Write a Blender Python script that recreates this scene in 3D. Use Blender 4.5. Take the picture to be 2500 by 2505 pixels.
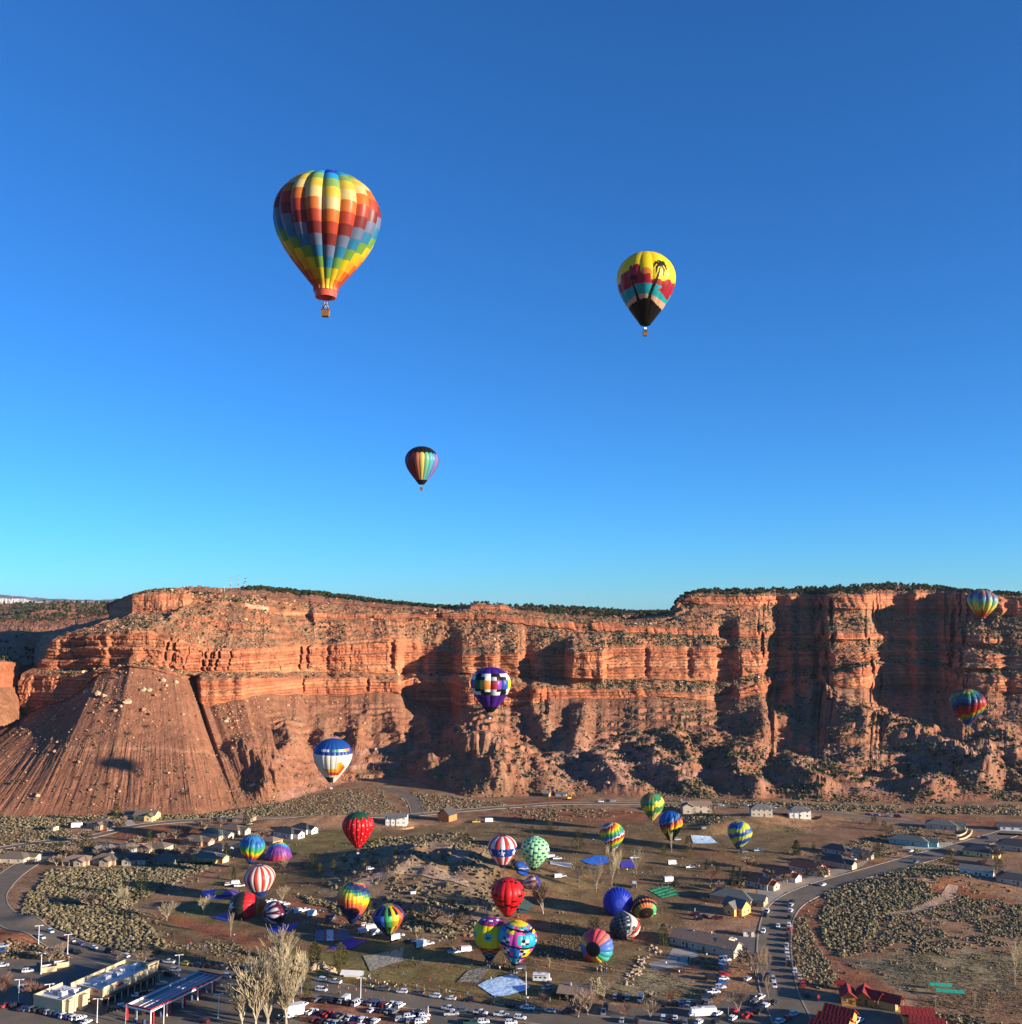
import bpy, bmesh, math, random
import numpy as np
from math import radians as R, sin, cos, tan, pi, atan2, sqrt, hypot
from mathutils import Vector, Matrix

# ------------------------------------------------------------------ camera, sky, sun, exposure
SC = bpy.context.scene
for o in list(bpy.data.objects): bpy.data.objects.remove(o)
COL = SC.collection
CAM_H = 155.0; FPX = 2432.0; PITCH = R(5.4); IW, IH = 2500.0, 2505.0   # photo size in pixels
cam = bpy.data.cameras.new('camera'); camo = bpy.data.objects.new('camera', cam); COL.objects.link(camo)
cam.sensor_fit = 'HORIZONTAL'; cam.sensor_width = 36.0; cam.lens = 36.0*FPX/IW
cam.clip_start = 1.0; cam.clip_end = 60000.0
camo.location = (0, 0, CAM_H); camo.rotation_euler = (pi/2 + PITCH, 0, 0); SC.camera = camo

SUN_AZ = R(113.0); SUN_EL = R(11.5)                 # azimuth clockwise from the view direction (+y)
TO_SUN = Vector((sin(SUN_AZ)*cos(SUN_EL), cos(SUN_AZ)*cos(SUN_EL), sin(SUN_EL)))
W = bpy.data.worlds.new('World'); SC.world = W; W.use_nodes = True
nt = W.node_tree; nt.nodes.clear()
sky = nt.nodes.new('ShaderNodeTexSky'); sky.sky_type = 'NISHITA'; sky.sun_disc = False
sky.sun_elevation = SUN_EL; sky.sun_rotation = SUN_AZ
sky.altitude = 1500.0; sky.air_density = 1.0; sky.dust_density = 0.0; sky.ozone_density = 5.0
hs = nt.nodes.new('ShaderNodeMix'); hs.data_type = 'RGBA'; hs.blend_type = 'MULTIPLY'; hs.inputs[0].default_value = 1.0
hs.inputs[7].default_value = (0.40, 0.83, 1.12, 1)       # the camera's clear-air white balance
bg = nt.nodes.new('ShaderNodeBackground'); bg.inputs['Strength'].default_value = 0.085
wo = nt.nodes.new('ShaderNodeOutputWorld')
nt.links.new(sky.outputs[0], hs.inputs[6]); nt.links.new(hs.outputs[2], bg.inputs[0]); nt.links.new(bg.outputs[0], wo.inputs[0])
sl = bpy.data.lights.new('sun', 'SUN'); sl.energy = 5.0; sl.angle = R(0.55); sl.color = (1.0, 0.86, 0.69)
slo = bpy.data.objects.new('sun', sl); COL.objects.link(slo); slo.rotation_euler = TO_SUN.to_track_quat('Z', 'Y').to_euler()
vs = SC.view_settings; vs.view_transform = 'Standard'; vs.look = 'None'; vs.gamma = 1.0; vs.use_curve_mapping = False
vs.exposure = 1.25
SC.render.engine = 'CYCLES'
SC.cycles.max_bounces = 5; SC.cycles.diffuse_bounces = 2; SC.cycles.transparent_max_bounces = 4

random.seed(7); RNG = np.random.default_rng(7)

# ------------------------------------------------------------------ helpers
def ray(u, v):
    x = (u-IW/2)/FPX; y = (IH/2-v)/FPX
    return np.array([x, cos(PITCH)-y*sin(PITCH), sin(PITCH)+y*cos(PITCH)])
def at_y(u, v, Y):                                   # point seen at pixel (u,v) that lies Y metres in front
    d = ray(u, v); return np.array([0, 0, CAM_H]) + d*(Y/d[1])
def pix(p):
    x, y, z = p[0], p[1], p[2]-CAM_H
    f = y*cos(PITCH)+z*sin(PITCH); up = -y*sin(PITCH)+z*cos(PITCH)
    return IW/2+FPX*x/f, IH/2-FPX*up/f
def flat(u, v):
    d = ray(u, v); t = -CAM_H/d[2]; return d[0]*t, d[1]*t
def h2(ix, iy, s):
    n = (ix.astype(np.int64)*374761393 + iy.astype(np.int64)*668265263 + s*1442695041) & 0x7fffffff
    n = ((n ^ (n >> 13))*1274126177) & 0x7fffffff
    n = ((n ^ (n >> 16))*1103515245 + 12345) & 0x7fffffff
    return (n & 0xffff)/65535.0
def vn(x, y, s=0):                                   # value noise 0..1
    x = np.asarray(x, float); y = np.asarray(y, float)
    ix = np.floor(x); iy = np.floor(y); fx = x-ix; fy = y-iy
    fx = fx*fx*fx*(fx*(fx*6-15)+10); fy = fy*fy*fy*(fy*(fy*6-15)+10)
    a = h2(ix, iy, s); b = h2(ix+1, iy, s); c = h2(ix, iy+1, s); d = h2(ix+1, iy+1, s)
    return (a*(1-fx)+b*fx)*(1-fy)+(c*(1-fx)+d*fx)*fy
def fbm(x, y, s=0, o=4, g=0.5):
    t = 0; a = 1; n = 0
    for i in range(o):
        t = t + a*vn(x*2**i+17*i, y*2**i-9*i, s+i); n += a; a *= g
    return t/n
def ridged(x, y, s=0, o=3):
    t = 0; a = 1; n = 0
    for i in range(o):
        t = t + a*(1-np.abs(2*vn(x*2**i+31*i, y*2**i+7*i, s+i)-1)); n += a; a *= 0.5
    return t/n
def sst(a, b, x):
    t = np.clip((x-a)/(b-a), 0, 1); return t*t*(3-2*t)
def lin(r, g, b):                                    # sRGB 0..255 -> linear
    f = lambda c: (c/255/12.92 if c/255 <= 0.04045 else ((c/255+0.055)/1.055)**2.4)
    return (f(r), f(g), f(b))
def hexc(h): return lin(int(h[0:2], 16), int(h[2:4], 16), int(h[4:6], 16))

def mesh_np(name, V, F, cols=None, smooth=False, mat=None):
    """V (n,3), F (m,3|4) arrays -> mesh, cols (m,3) per face or (n,3) per vertex"""
    V = np.asarray(V, np.float32); F = np.asarray(F, np.int32); k = F.shape[1]
    me = bpy.data.meshes.new(name)
    me.vertices.add(len(V)); me.vertices.foreach_set('co', V.ravel())
    me.loops.add(F.size); me.loops.foreach_set('vertex_index', F.ravel())
    me.polygons.add(len(F)); me.polygons.foreach_set('loop_start', np.arange(0, F.size, k, dtype=np.int32))
    if smooth: me.polygons.foreach_set('use_smooth', np.ones(len(F), bool))
    else: me.polygons.foreach_set('use_smooth', np.zeros(len(F), bool))
    me.update(calc_edges=True)
    if cols is not None:
        cols = np.asarray(cols, np.float32)
        dom = 'POINT' if len(cols) == len(V) and len(cols) != len(F) else 'FACE'
        a = me.attributes.new('col', 'FLOAT_COLOR', dom)
        c4 = np.ones((len(cols), 4), np.float32); c4[:, :3] = cols
        a.data.foreach_set('color', c4.ravel())
    if mat: me.materials.append(mat)
    return me
def link(name, me, parent=None, loc=None, rz=0.0):
    o = bpy.data.objects.new(name, me); COL.objects.link(o)
    if parent is not None: o.parent = parent
    if loc is not None: o.location = loc
    if rz: o.rotation_euler = (0, 0, rz)
    return o
def tag(o, label=None, cat=None, group=None, kind=None):
    if label: o['label'] = label
    if cat: o['category'] = cat
    if group: o['group'] = group
    if kind: o['kind'] = kind
    return o
def thing(name, label, cat, loc=(0, 0, 0), rz=0.0, group=None):
    o = bpy.data.objects.new(name, None); COL.objects.link(o); o.empty_display_size = 0.5
    o.location = loc; o.rotation_euler = (0, 0, rz); return tag(o, label, cat, group)
class MB:                                            # collects polygons with materials -> one mesh
    def __init__(s): s.v = []; s.f = []; s.m = []
    def poly(s, pts, m=0):
        b = len(s.v); s.v += [tuple(p) for p in pts]; s.f.append(tuple(range(b, b+len(pts)))); s.m.append(m)
    def box(s, x0, x1, y0, y1, z0, z1, m=0, top=None):
        b = len(s.v); tx = ty = 0
        if top: tx, ty = top
        s.v += [(x0, y0, z0), (x1, y0, z0), (x1, y1, z0), (x0, y1, z0), (x0+tx, y0+ty, z1), (x1-tx, y0+ty, z1), (x1-tx, y1-ty, z1), (x0+tx, y1-ty, z1)]
        for q in ((0, 3, 2, 1), (4, 5, 6, 7), (0, 1, 5, 4), (1, 2, 6, 5), (2, 3, 7, 6), (3, 0, 4, 7)):
            s.f.append(tuple(b+i for i in q)); s.m.append(m)
    def tube(s, p, q, r0, r1, n=5, m=0, cap=True):
        p = np.array(p, float); q = np.array(q, float); d = q-p; L = np.linalg.norm(d)
        if L < 1e-6: return
        d /= L; a = np.cross(d, (0, 0, 1) if abs(d[2]) < 0.9 else (1, 0, 0)); a /= np.linalg.norm(a); c = np.cross(d, a)
        b = len(s.v)
        for i in range(n):
            t = 2*pi*i/n; w = a*cos(t)+c*sin(t); s.v.append(tuple(p+w*r0)); s.v.append(tuple(q+w*r1))
        for i in range(n):
            j = (i+1) % n; s.f.append((b+2*i, b+2*j, b+2*j+1, b+2*i+1)); s.m.append(m)
        if cap: s.f.append(tuple(b+2*i+1 for i in range(n))); s.m.append(m); s.f.append(tuple(b+2*i for i in reversed(range(n)))); s.m.append(m)
    def loft(s, rings, m=0, cap=True):
        b = len(s.v); n = len(rings[0])
        for r in rings: s.v += [tuple(p) for p in r]
        for k in range(len(rings)-1):
            for i in range(n):
                j = (i+1) % n; s.f.append((b+k*n+i, b+k*n+j, b+(k+1)*n+j, b+(k+1)*n+i)); s.m.append(m)
        if cap:
            s.f.append(tuple(b+i for i in reversed(range(n)))); s.m.append(m)
            e = b+(len(rings)-1)*n; s.f.append(tuple(e+i for i in range(n))); s.m.append(m)
    def mesh(s, name, mats):
        me = bpy.data.meshes.new(name); me.from_pydata(s.v, [], s.f)
        for mm in mats: me.materials.append(mm)
        if len(mats) > 1: me.polygons.foreach_set('material_index', s.m)
        me.update(); return me
    def build(s, name, mats, parent=None, loc=None, rz=0.0):
        return link(name, s.mesh(name, mats if isinstance(mats, (list, tuple)) else [mats]), parent, loc, rz)

# ------------------------------------------------------------------ materials
MATS = {}
def nodes(m):
    m.use_nodes = True; n = m.node_tree.nodes; l = m.node_tree.links
    return n, l, n['Principled BSDF']
def paint(name, c, rough=0.6, spec=0.3, metal=0.0, noise=0.12, scale=1.5, bump=0.0):
    if name in MATS: return MATS[name]
    m = bpy.data.materials.new(name); n, l, b = nodes(m)
    b.inputs['Roughness'].default_value = rough; b.inputs['Specular IOR Level'].default_value = spec; b.inputs['Metallic'].default_value = metal
    tc = n.new('ShaderNodeTexCoord'); nz = n.new('ShaderNodeTexNoise'); nz.inputs['Scale'].default_value = scale; nz.inputs['Detail'].default_value = 5
    mp = n.new('ShaderNodeMapRange'); mp.inputs[1].default_value = 0.3; mp.inputs[2].default_value = 0.7; mp.inputs[3].default_value = 1-noise; mp.inputs[4].default_value = 1+noise
    mx = n.new('ShaderNodeMix'); mx.data_type = 'RGBA'; mx.blend_type = 'MULTIPLY'; mx.inputs[0].default_value = 1.0
    mx.inputs[6].default_value = (*c, 1)
    l.new(tc.outputs['Object'], nz.inputs['Vector']); l.new(nz.outputs[0], mp.inputs[0]); l.new(mp.outputs[0], mx.inputs[7]); l.new(mx.outputs[2], b.inputs['Base Color'])
    if bump:
        bp = n.new('ShaderNodeBump'); bp.inputs['Strength'].default_value = bump; bp.inputs['Distance'].default_value = 0.1
        l.new(nz.outputs[0], bp.inputs['Height']); l.new(bp.outputs[0], b.inputs['Normal'])
    MATS[name] = m; return m
def attr_mat(name, rough=0.9, spec=0.1, scales=((0.35, 0.35), (2.2, 0.25)), bump=0.0, bscale=1.0, transl=0.0, world=True):
    """base colour from the 'col' attribute, broken up by world-space noise"""
    m = bpy.data.materials.new(name); n, l, b = nodes(m)
    b.inputs['Roughness'].default_value = rough; b.inputs['Specular IOR Level'].default_value = spec
    at = n.new('ShaderNodeAttribute'); at.attribute_name = 'col'
    geo = n.new('ShaderNodeNewGeometry'); cur = at.outputs['Color']
    for sc, am in scales:
        nz = n.new('ShaderNodeTexNoise'); nz.inputs['Scale'].default_value = sc; nz.inputs['Detail'].default_value = 4
        l.new(geo.outputs['Position'], nz.inputs['Vector'])
        mp = n.new('ShaderNodeMapRange'); mp.inputs[1].default_value = 0.32; mp.inputs[2].default_value = 0.68; mp.inputs[3].default_value = 1-am; mp.inputs[4].default_value = 1+am
        mx = n.new('ShaderNodeMix'); mx.data_type = 'RGBA'; mx.blend_type = 'MULTIPLY'; mx.inputs[0].default_value = 1.0
        l.new(nz.outputs[0], mp.inputs[0]); l.new(cur, mx.inputs[6]); l.new(mp.outputs[0], mx.inputs[7]); cur = mx.outputs[2]
    l.new(cur, b.inputs['Base Color'])
    if bump:
        nz = n.new('ShaderNodeTexNoise'); nz.inputs['Scale'].default_value = bscale; nz.inputs['Detail'].default_value = 6; nz.inputs['Roughness'].default_value = 0.65
        l.new(geo.outputs['Position'], nz.inputs['Vector'])
        bp = n.new('ShaderNodeBump'); bp.inputs['Strength'].default_value = bump; bp.inputs['Distance'].default_value = 1.0
        l.new(nz.outputs[0], bp.inputs['Height']); l.new(bp.outputs[0], b.inputs['Normal'])
    if transl:
        tr = n.new('ShaderNodeBsdfTranslucent'); l.new(cur, tr.inputs[0])
        ms = n.new('ShaderNodeMixShader'); ms.inputs[0].default_value = transl
        out = n['Material Output']; l.new(b.outputs[0], ms.inputs[1]); l.new(tr.outputs[0], ms.inputs[2]); l.new(ms.outputs[0], out.inputs[0])
    MATS[name] = m; return m
M_ground = attr_mat('ground_soil', scales=((0.09, 0.3), (0.6, 0.3), (3.0, 0.25)), bump=0.35, bscale=0.9)
M_rock = attr_mat('red_rock', scales=((0.12, 0.18), (0.7, 0.22)), bump=0.8, bscale=0.35)
M_shrub = attr_mat('shrub_leaf', scales=((0.8, 0.2),), rough=1.0, spec=0.0, transl=0.15)
M_leaf = attr_mat('tree_foliage', scales=((0.8, 0.2),), rough=1.0, spec=0.0, transl=0.2)
M_fabric = attr_mat('balloon_fabric', rough=0.42, spec=0.28, scales=((0.9, 0.05),), transl=0.2)

# ------------------------------------------------------------------ terrain of the valley floor
MOUNDS = []                                          # (x, y, height, rx, ry, angle)
def mound(u, v, h, rx, ry, a=0.0): x, y = flat(u, v); MOUNDS.append((x, y, h, rx, ry, R(a)))
mound(1110, 2140, 11, 62, 34, -20); mound(1030, 2120, 6, 45, 26); mound(1000, 2175, 4, 40, 20, -15); mound(1180, 2185, 4, 40, 18, -20)
mound(960, 2160, 3.5, 30, 16); mound(1120, 2245, 2.5, 40, 12, -10)
mound(905, 2015, 2.5, 30, 10); mound(1850, 2010, 5, 55, 20, 15); mound(1760, 2030, 3, 30, 10, 25)
mound(820, 2010, 4, 25, 9); mound(2300, 2165, 4, 45, 20, 10); mound(700, 2013, 2, 30, 10)
mound(20, 2300, 3.0, 16, 10); mound(105, 2255, 2.5, 20, 8)
def gz(x, y):
    x = np.asarray(x, float); y = np.asarray(y, float)
    z = 1.2*(fbm(x/70, y/70, 3, 3)-0.5) + 0.25*(fbm(x/9, y/9, 5, 2)-0.5)
    for mx, my, h, rx, ry, a in MOUNDS:
        dx = x-mx; dy = y-my; c, s = cos(a), sin(a)
        q = ((dx*c+dy*s)/rx)**2+((-dx*s+dy*c)/ry)**2
        z = z + h*np.exp(-q)*(0.8+0.4*fbm(x/11, y/11, 8, 3))
    return z + np.clip(y-800, 0, 200)*0.01
def G(u, v):                                         # ground point seen at a pixel
    d = ray(u, v); t = -CAM_H/d[2]
    for _ in range(8):
        x, y = d[0]*t, d[1]*t; t = (float(gz(x, y))-CAM_H)/d[2]
    return Vector((d[0]*t, d[1]*t, float(gz(d[0]*t, d[1]*t))))
def mpp(u, v): p = G(u, v); return (p-Vector((0, 0, CAM_H))).length/FPX      # metres per photo pixel on the ground there
def inpoly(x, y, P):
    r = np.zeros(x.shape, bool); n = len(P); j = n-1
    for i in range(n):
        xi, yi = P[i]; xj, yj = P[j]
        c = ((yi > y) != (yj > y)) & (x < (xj-xi)*(y-yi)/((yj-yi) or 1e-9)+xi); r ^= c; j = i
    return r
def pixpoly(pts): return [flat(u, v) for u, v in pts]
# ------------------------------------------------------------------ ground sheet
SOIL = (0.275, 0.152, 0.078); OLIVE = (0.185, 0.120, 0.055); RED = (0.27, 0.105, 0.05); TAN = (0.26, 0.20, 0.105); LAWN = (0.19, 0.145, 0.05)
SAGE = (0.26, 0.175, 0.10); PALE = (0.32, 0.20, 0.13)
ZONES = [  # colour, softness in metres, outline in photo pixels
 (OLIVE, 5, [(330,2290),(440,2215),(560,2120),(640,2085),(740,2030),(900,2035),(1250,2005),(1520,2000),(1900,2020),(2060,2060),(1800,2130),(1700,2240),(1640,2330),(1400,2470),(900,2430),(640,2400),(420,2345)]),
 (SAGE, 6, [(20,2260),(60,2180),(130,2120),(330,2118),(420,2118),(480,2130),(380,2200),(330,2230),(400,2300),(340,2345),(200,2300),(60,2240)]),
 (SAGE, 5, [(830,2085),(960,2060),(1080,2040),(1240,2090),(1230,2150),(1230,2300),(1100,2300),(960,2260),(850,2230),(760,2200),(800,2130)]),
 (LAWN, 4, [(650,2340),(830,2290),(1000,2300),(1180,2350),(1330,2420),(1250,2465),(900,2425),(700,2405)]),
 (LAWN, 4, [(380,2270),(470,2200),(520,2160),(640,2120),(700,2150),(560,2240)]),
 (LAWN, 4, [(700,2050),(800,2030),(900,2030),(960,2050),(860,2085),(700,2095)]),
 (RED, 2.5, [(430,2240),(560,2272),(690,2308),(660,2328),(540,2292),(400,2262)]),
 (RED, 3, [(700,2200),(850,2232),(960,2262),(900,2275),(760,2245),(660,2215)]),
 (RED, 3, [(1100,2290),(1240,2262),(1220,2230),(1290,2200),(1310,2250),(1250,2300),(1150,2320)]),
 (RED, 3, [(740,2520),(752,2436),(850,2443),(1005,2470),(1060,2478),(1050,2520)]),
 (RED, 3, [(0,2262),(60,2275),(130,2300),(150,2330),(190,2360),(100,2372),(0,2360)]),
 (RED, 2.5, [(330,2012),(420,2016),(520,2030),(480,2045),(430,2062),(300,2060),(270,2040)]),
 (RED, 3, [(1240,1990),(1420,1978),(1560,1985),(1700,2010),(1500,2012),(1260,2010)]),
 (RED, 3, [(1240,1962),(1400,1950),(1420,1965),(1250,1976)]),
 (RED, 4, [(1960,2185),(2010,2180),(2030,2220),(1990,2240),(1990,2290),(2050,2350),(2120,2385),(2180,2430),(2150,2440),(2060,2425),(2040,2370),(1960,2290),(1940,2230)]),
 (RED, 3, [(2060,2378),(2110,2382),(2180,2425),(2150,2440),(2050,2425)]),
 (RED, 5, [(2210,2140),(2330,2165),(2420,2190),(2500,2220),(2560,2230),(2560,2260),(2420,2230),(2320,2200),(2240,2180)]),
 (PALE, 3, [(2165,2232),(2240,2215),(2310,2195),(2340,2205),(2290,2225),(2255,2245),(2200,2250)]),
 (RED, 3, [(2260,1996),(2500,2010),(2500,2040),(2350,2022),(2240,2010)]),
 (TAN, 5, [(2110,2350),(2250,2330),(2420,2330),(2520,2350),(2520,2430),(2300,2415),(2180,2420)]),
 (TAN, 3, [(1460,2430),(1560,2360),(1660,2390),(1740,2420),(1680,2455),(1520,2450)]),
 (PALE, 2, [(860,2160),(930,2150),(945,2175),(880,2190)]),
 (PALE, 3, [(1030,2130),(1100,2115),(1180,2170),(1120,2190)]),
]
def grid(x0, x1, y0, y1, st):
    nx = int((x1-x0)/st)+1; ny = int((y1-y0)/st)+1
    X, Y = np.meshgrid(np.linspace(x0, x1, nx), np.linspace(y0, y1, ny)); i = np.arange(nx*ny).reshape(ny, nx)
    F = np.stack([i[:-1, :-1], i[:-1, 1:], i[1:, 1:], i[1:, :-1]], -1).reshape(-1, 4)
    return X.ravel(), Y.ravel(), F
gx, gy, gf = grid(-480, 560, 345, 985, 1.7)
gcol = np.empty((len(gx), 3)); gcol[:] = SOIL
n1 = fbm(gx/40, gy/40, 21, 4); n2 = fbm(gx/13, gy/13, 25, 4)
gcol *= (0.75+0.5*n1)[:, None]
for c, soft, P in ZONES:
    P = pixpoly(P); jx = gx+soft*2*(fbm(gx/(soft*3), gy/(soft*3), 31, 3)-0.5)*2; jy = gy+soft*2*(fbm(gx/(soft*3), gy/(soft*3), 41, 3)-0.5)*2
    acc = np.zeros(len(gx))
    for ox, oy in ((0, 0), (soft, 0), (-soft, 0), (0, soft), (0, -soft)): acc += inpoly(jx+ox*0.6, jy+oy*0.6, P)
    a = (acc/5)[:, None]; gcol = gcol*(1-a)+np.array(c)*(0.8+0.4*n2)[:, None]*a
k = sst(0.55, 0.75, fbm(gx/25, gy/12, 55, 4))[:, None]*0.45; gcol = gcol*(1-k)+np.array(RED)*0.85*k
gV = np.stack([gx, gy, gz(gx, gy)], -1)
tag(link('ground', mesh_np('ground', gV, gf, gcol, True, M_ground)), kind='structure')
px = MB(); px.poly([(-30000, -4000, -4), (30000, -4000, -4), (30000, 40000, -4), (-30000, 40000, -4)])
tag(px.build('plain', paint('far_plain_soil', (0.2, 0.11, 0.065), 0.95, 0.1, noise=0.3, scale=0.002)), kind='structure')

# ------------------------------------------------------------------ red cliffs: lofted contour lines (u, v in photo pixels, Y metres in front)
def row(keys): a = np.array(keys, float); return a[:, 0], a[:, 1], a[:, 2]
def yf(v, z=0.0):                                    # distance at which height z is seen at row v
    d = ray(1250, v); return (z-CAM_H)/d[2]*d[1]
def keysA():
    L = [(-420,1990),(-250,1998),(0,2003),(300,2000),(480,2000),(560,1985),(700,1965),(830,1930),(900,1918),(1000,1915),(1060,1935),(1110,1955),(1240,1952),(1400,1952),(1600,1955),(1800,1962),(2000,1966),(2240,1972),(2400,1965),(2600,1970),(3000,1972)]
    return [(u, v, yf(v, -1.0)) for u, v in L]
ROWS = [
 ('A', keysA()),
 ('B', [(55,1748,935),(110,1728,932),(166,1709,928),(212,1678,921),(246,1645,915),(319,1628,910),(382,1638,916),(440,1652,925),(463,1664,935),(485,1714,945),(511,1729,940),(640,1697,965),(740,1699,975),(850,1702,985),(920,1692,995),(985,1697,1005),(1018,1715,1010),(1118,1738,1010),(1158,1724,1000),(1200,1735,1000),(1250,1747,1000),(1323,1724,1005),(1373,1708,1010),(1452,1708,1015),(1539,1708,1020),(1588,1701,1025),(1754,1714,1030),(1893,1690,1050),(2026,1682,1060),(2125,1682,1060),(2258,1687,1055),(2351,1688,1040),(2490,1696,1020),(2700,1700,990),(3000,1700,960)]),
 ('C', [(52,1652,943),(110,1648,940),(166,1647,936),(212,1646,929),(246,1640,920),(319,1625,914),(382,1634,921),(440,1648,931),(485,1660,952),(560,1660,956),(740,1658,982),(880,1657,995),(985,1667,1012),(1018,1655,1017),(1118,1655,1017),(1158,1658,1008),(1240,1676,1008),(1323,1684,1012),(1460,1685,1022),(1539,1687,1027),(1600,1690,1030),(1754,1702,1036),(1893,1660,1060),(2026,1650,1072),(2140,1625,1075),(2260,1625,1070),(2351,1648,1052),(2490,1655,1030),(2700,1660,1000),(3000,1660,970)]),
 ('D', [(95,1636,951),(166,1637,947),(246,1634,940),(319,1622,925),(382,1630,935),(440,1642,950),(560,1643,978),(740,1643,1005),(880,1643,1020),(985,1648,1040),(1118,1642,1050),(1200,1650,1045),(1290,1655,1040),(1353,1654,1038),(1486,1661,1045),(1600,1662,1050),(1760,1664,1060),(1893,1640,1075),(2026,1630,1085),(2140,1612,1090),(2260,1610,1085),(2351,1632,1075),(2490,1636,1052),(2700,1640,1020),(3000,1640,985)]),
 ('E', [(140,1556,959),(212,1549,952),(315,1543,937),(368,1543,940),(420,1558,950),(465,1570,962),(514,1587,978),(640,1584,996),(740,1576,1015),(812,1576,1024),(872,1566,1032),(935,1560,1042),(1012,1562,1055),(1045,1578,1060),(1118,1600,1062),(1158,1600,1058),(1240,1598,1055),(1356,1602,1050),(1426,1594,1052),(1472,1592,1056),(1500,1578,1075),(1720,1580,1095),(1900,1592,1105),(2026,1592,1110),(2130,1590,1112),(2260,1592,1110),(2400,1598,1098),(2490,1600,1078),(2700,1605,1030),(3000,1605,995)]),
 ('F', [(325,1498,1055),(390,1496,1055),(450,1494,1060),(471,1472,1090),(560,1476,1100),(640,1492,1085),(700,1506,1075),(822,1514,1085),(940,1514,1095),(1018,1514,1105),(1075,1514,1105),(1140,1514,1105),(1250,1522,1100),(1356,1536,1095),(1452,1542,1098),(1539,1546,1105),(1671,1554,1118),(1880,1560,1130),(2100,1563,1140),(2258,1566,1138),(2400,1572,1125),(2490,1580,1105),(2700,1585,1065),(3000,1585,1030)]),
 ('Gt', [(325,1457,1062),(348,1452,1062),(390,1450,1064),(450,1452,1070),(471,1464,1093),(560,1470,1103),(640,1480,1090),(700,1491,1082),(822,1501,1092),(940,1501,1101),(1018,1500,1110),(1075,1499,1110),(1140,1499,1110),(1250,1504,1105),(1356,1519,1101),(1452,1523,1104),(1539,1529,1111),(1671,1537,1124),(1880,1544,1136),(2100,1547,1146),(2258,1549,1144),(2400,1555,1131),(2490,1564,1111),(2700,1570,1072),(3000,1570,1036)]),
 ('H', [(326,1455,1075),(350,1449,1075),(412,1441,1085),(465,1447,1120),(640,1458,1150),(786,1474,1150),(952,1488,1150),(1111,1496,1150),(1151,1492,1140),(1260,1500,1150),(1400,1512,1160),(1540,1520,1165),(1640,1505,1185),(1664,1479,1198),(1700,1478,1195),(1880,1480,1195),(2000,1486,1200),(2175,1490,1202),(2300,1500,1195),(2400,1500,1185),(2500,1506,1165),(2700,1512,1125),(3000,1515,1085)]),
 ('I', [(327,1454,1085),(352,1448,1085),(415,1440,1100),(470,1442,1180),(640,1450,1250),(786,1464,1250),(952,1482,1250),(1111,1492,1230),(1151,1479,1165),(1224,1482,1165),(1270,1496,1200),(1400,1508,1210),(1540,1516,1210),(1640,1503,1195),(1660,1465,1205),(1700,1459,1202),(1880,1458,1203),(2000,1460,1208),(2175,1452,1210),(2300,1449,1205),(2400,1455,1195),(2500,1464,1173),(2700,1470,1133),(3000,1475,1093)]),
 ('J', [(330,1453,1120),(355,1448,1140),(412,1441,1200),(465,1437,1300),(640,1441,1400),(786,1453,1420),(952,1476,1420),(1111,1489,1400),(1151,1478,1180),(1224,1481,1180),(1270,1495,1260),(1400,1507,1260),(1540,1515,1260),(1640,1502,1225),(1664,1462,1230),(1711,1445,1280),(1880,1443,1300),(2026,1438,1310),(2175,1430,1320),(2258,1433,1310),(2358,1446,1290),(2500,1456,1260),(2700,1462,1220),(3000,1465,1180)]),
 ('K', None),
]
NSEG = [130, 46, 18, 58, 54, 18, 42, 26, 20, 3]
RGT = 2900.0; NCOL = 1180; NWR = 26
SPL = 660.0
CS = np.linspace(-420, RGT, NCOL)
RK = []
for nm, keys in ROWS[:-1]:
    ku, kv, kY = row(keys); ul = max(ku[0], -420)
    u = np.where(CS < SPL, ul+(SPL-ul)*(CS+420)/(SPL+420), CS)
    v = np.interp(u, ku, kv); Y = np.interp(u, ku, kY)
    if nm != 'A': Y = Y+75*sst(560, 820, u)
    # a little irregularity so that ledge lines are not straight
    if nm not in 'AJ': v = v+3.0*(fbm(u/22, u*0+len(RK), 61, 3)-0.5)*2; Y = Y+5*(fbm(u/60, u*0+len(RK)*3, 71, 3)-0.5)*2
    RK.append([u, v, Y])
# headlands (toward the camera, negative) and recesses: (u0, u1, soft, dY, rows)
HEAD = [(488,600,6,-10,'BC'),(452,487,5,20,'BC'),(1120,1215,7,-26,'BCDE'),(985,1117,9,24,'BCDE'),(1394,1484,6,-30,'DE'),(1272,1392,8,20,'DE'),(1296,1330,5,-10,'BC'),
 (338,351,3,9,'DE'),(368,378,3,12,'DE'),(383,392,3,10,'DE'),(404,418,4,12,'DE'),(466,478,3,10,'DE'),(730,738,3,10,'DE'),(748,757,3,8,'DE'),(800,808,3,5,'DE'),(895,902,3,7,'BC'),(738,744,3,7,'BC'),(955,966,4,9,'DE'),
 (1575,1584,4,7,'DE'),(1680,1692,4,9,'DE'),(1745,1800,12,18,'BCDEFG'),(1878,2012,26,66,'BCDEFGHIJ'),(2022,2125,22,-26,'BCDEFGHIJ'),(2140,2335,28,64,'BCDEFGHIJ'),(2350,2440,26,-30,'BCDEFGHIJ'),(2440,2900,40,-20,'BCDEFGHIJ'),
 (700,760,8,16,'FGH'),(1068,1082,3,8,'FG'),(1760,1790,5,12,'FG'),(150,165,4,8,'DE'),(186,200,4,7,'DE'),(262,268,3,5,'DE')]
uB = RK[1][0]; RK[0][0] = np.interp(uB, [52,110,166,246,319,382,440,485,511,640,760,900,3000], [-420,-230,-80,80,250,385,500,575,605,700,778,902,3000]); RK[0][1] = np.interp(RK[0][0], *row(keysA())[:2]); RK[0][2] = np.interp(RK[0][0], row(keysA())[0], row(keysA())[2])
RK0 = None
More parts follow.
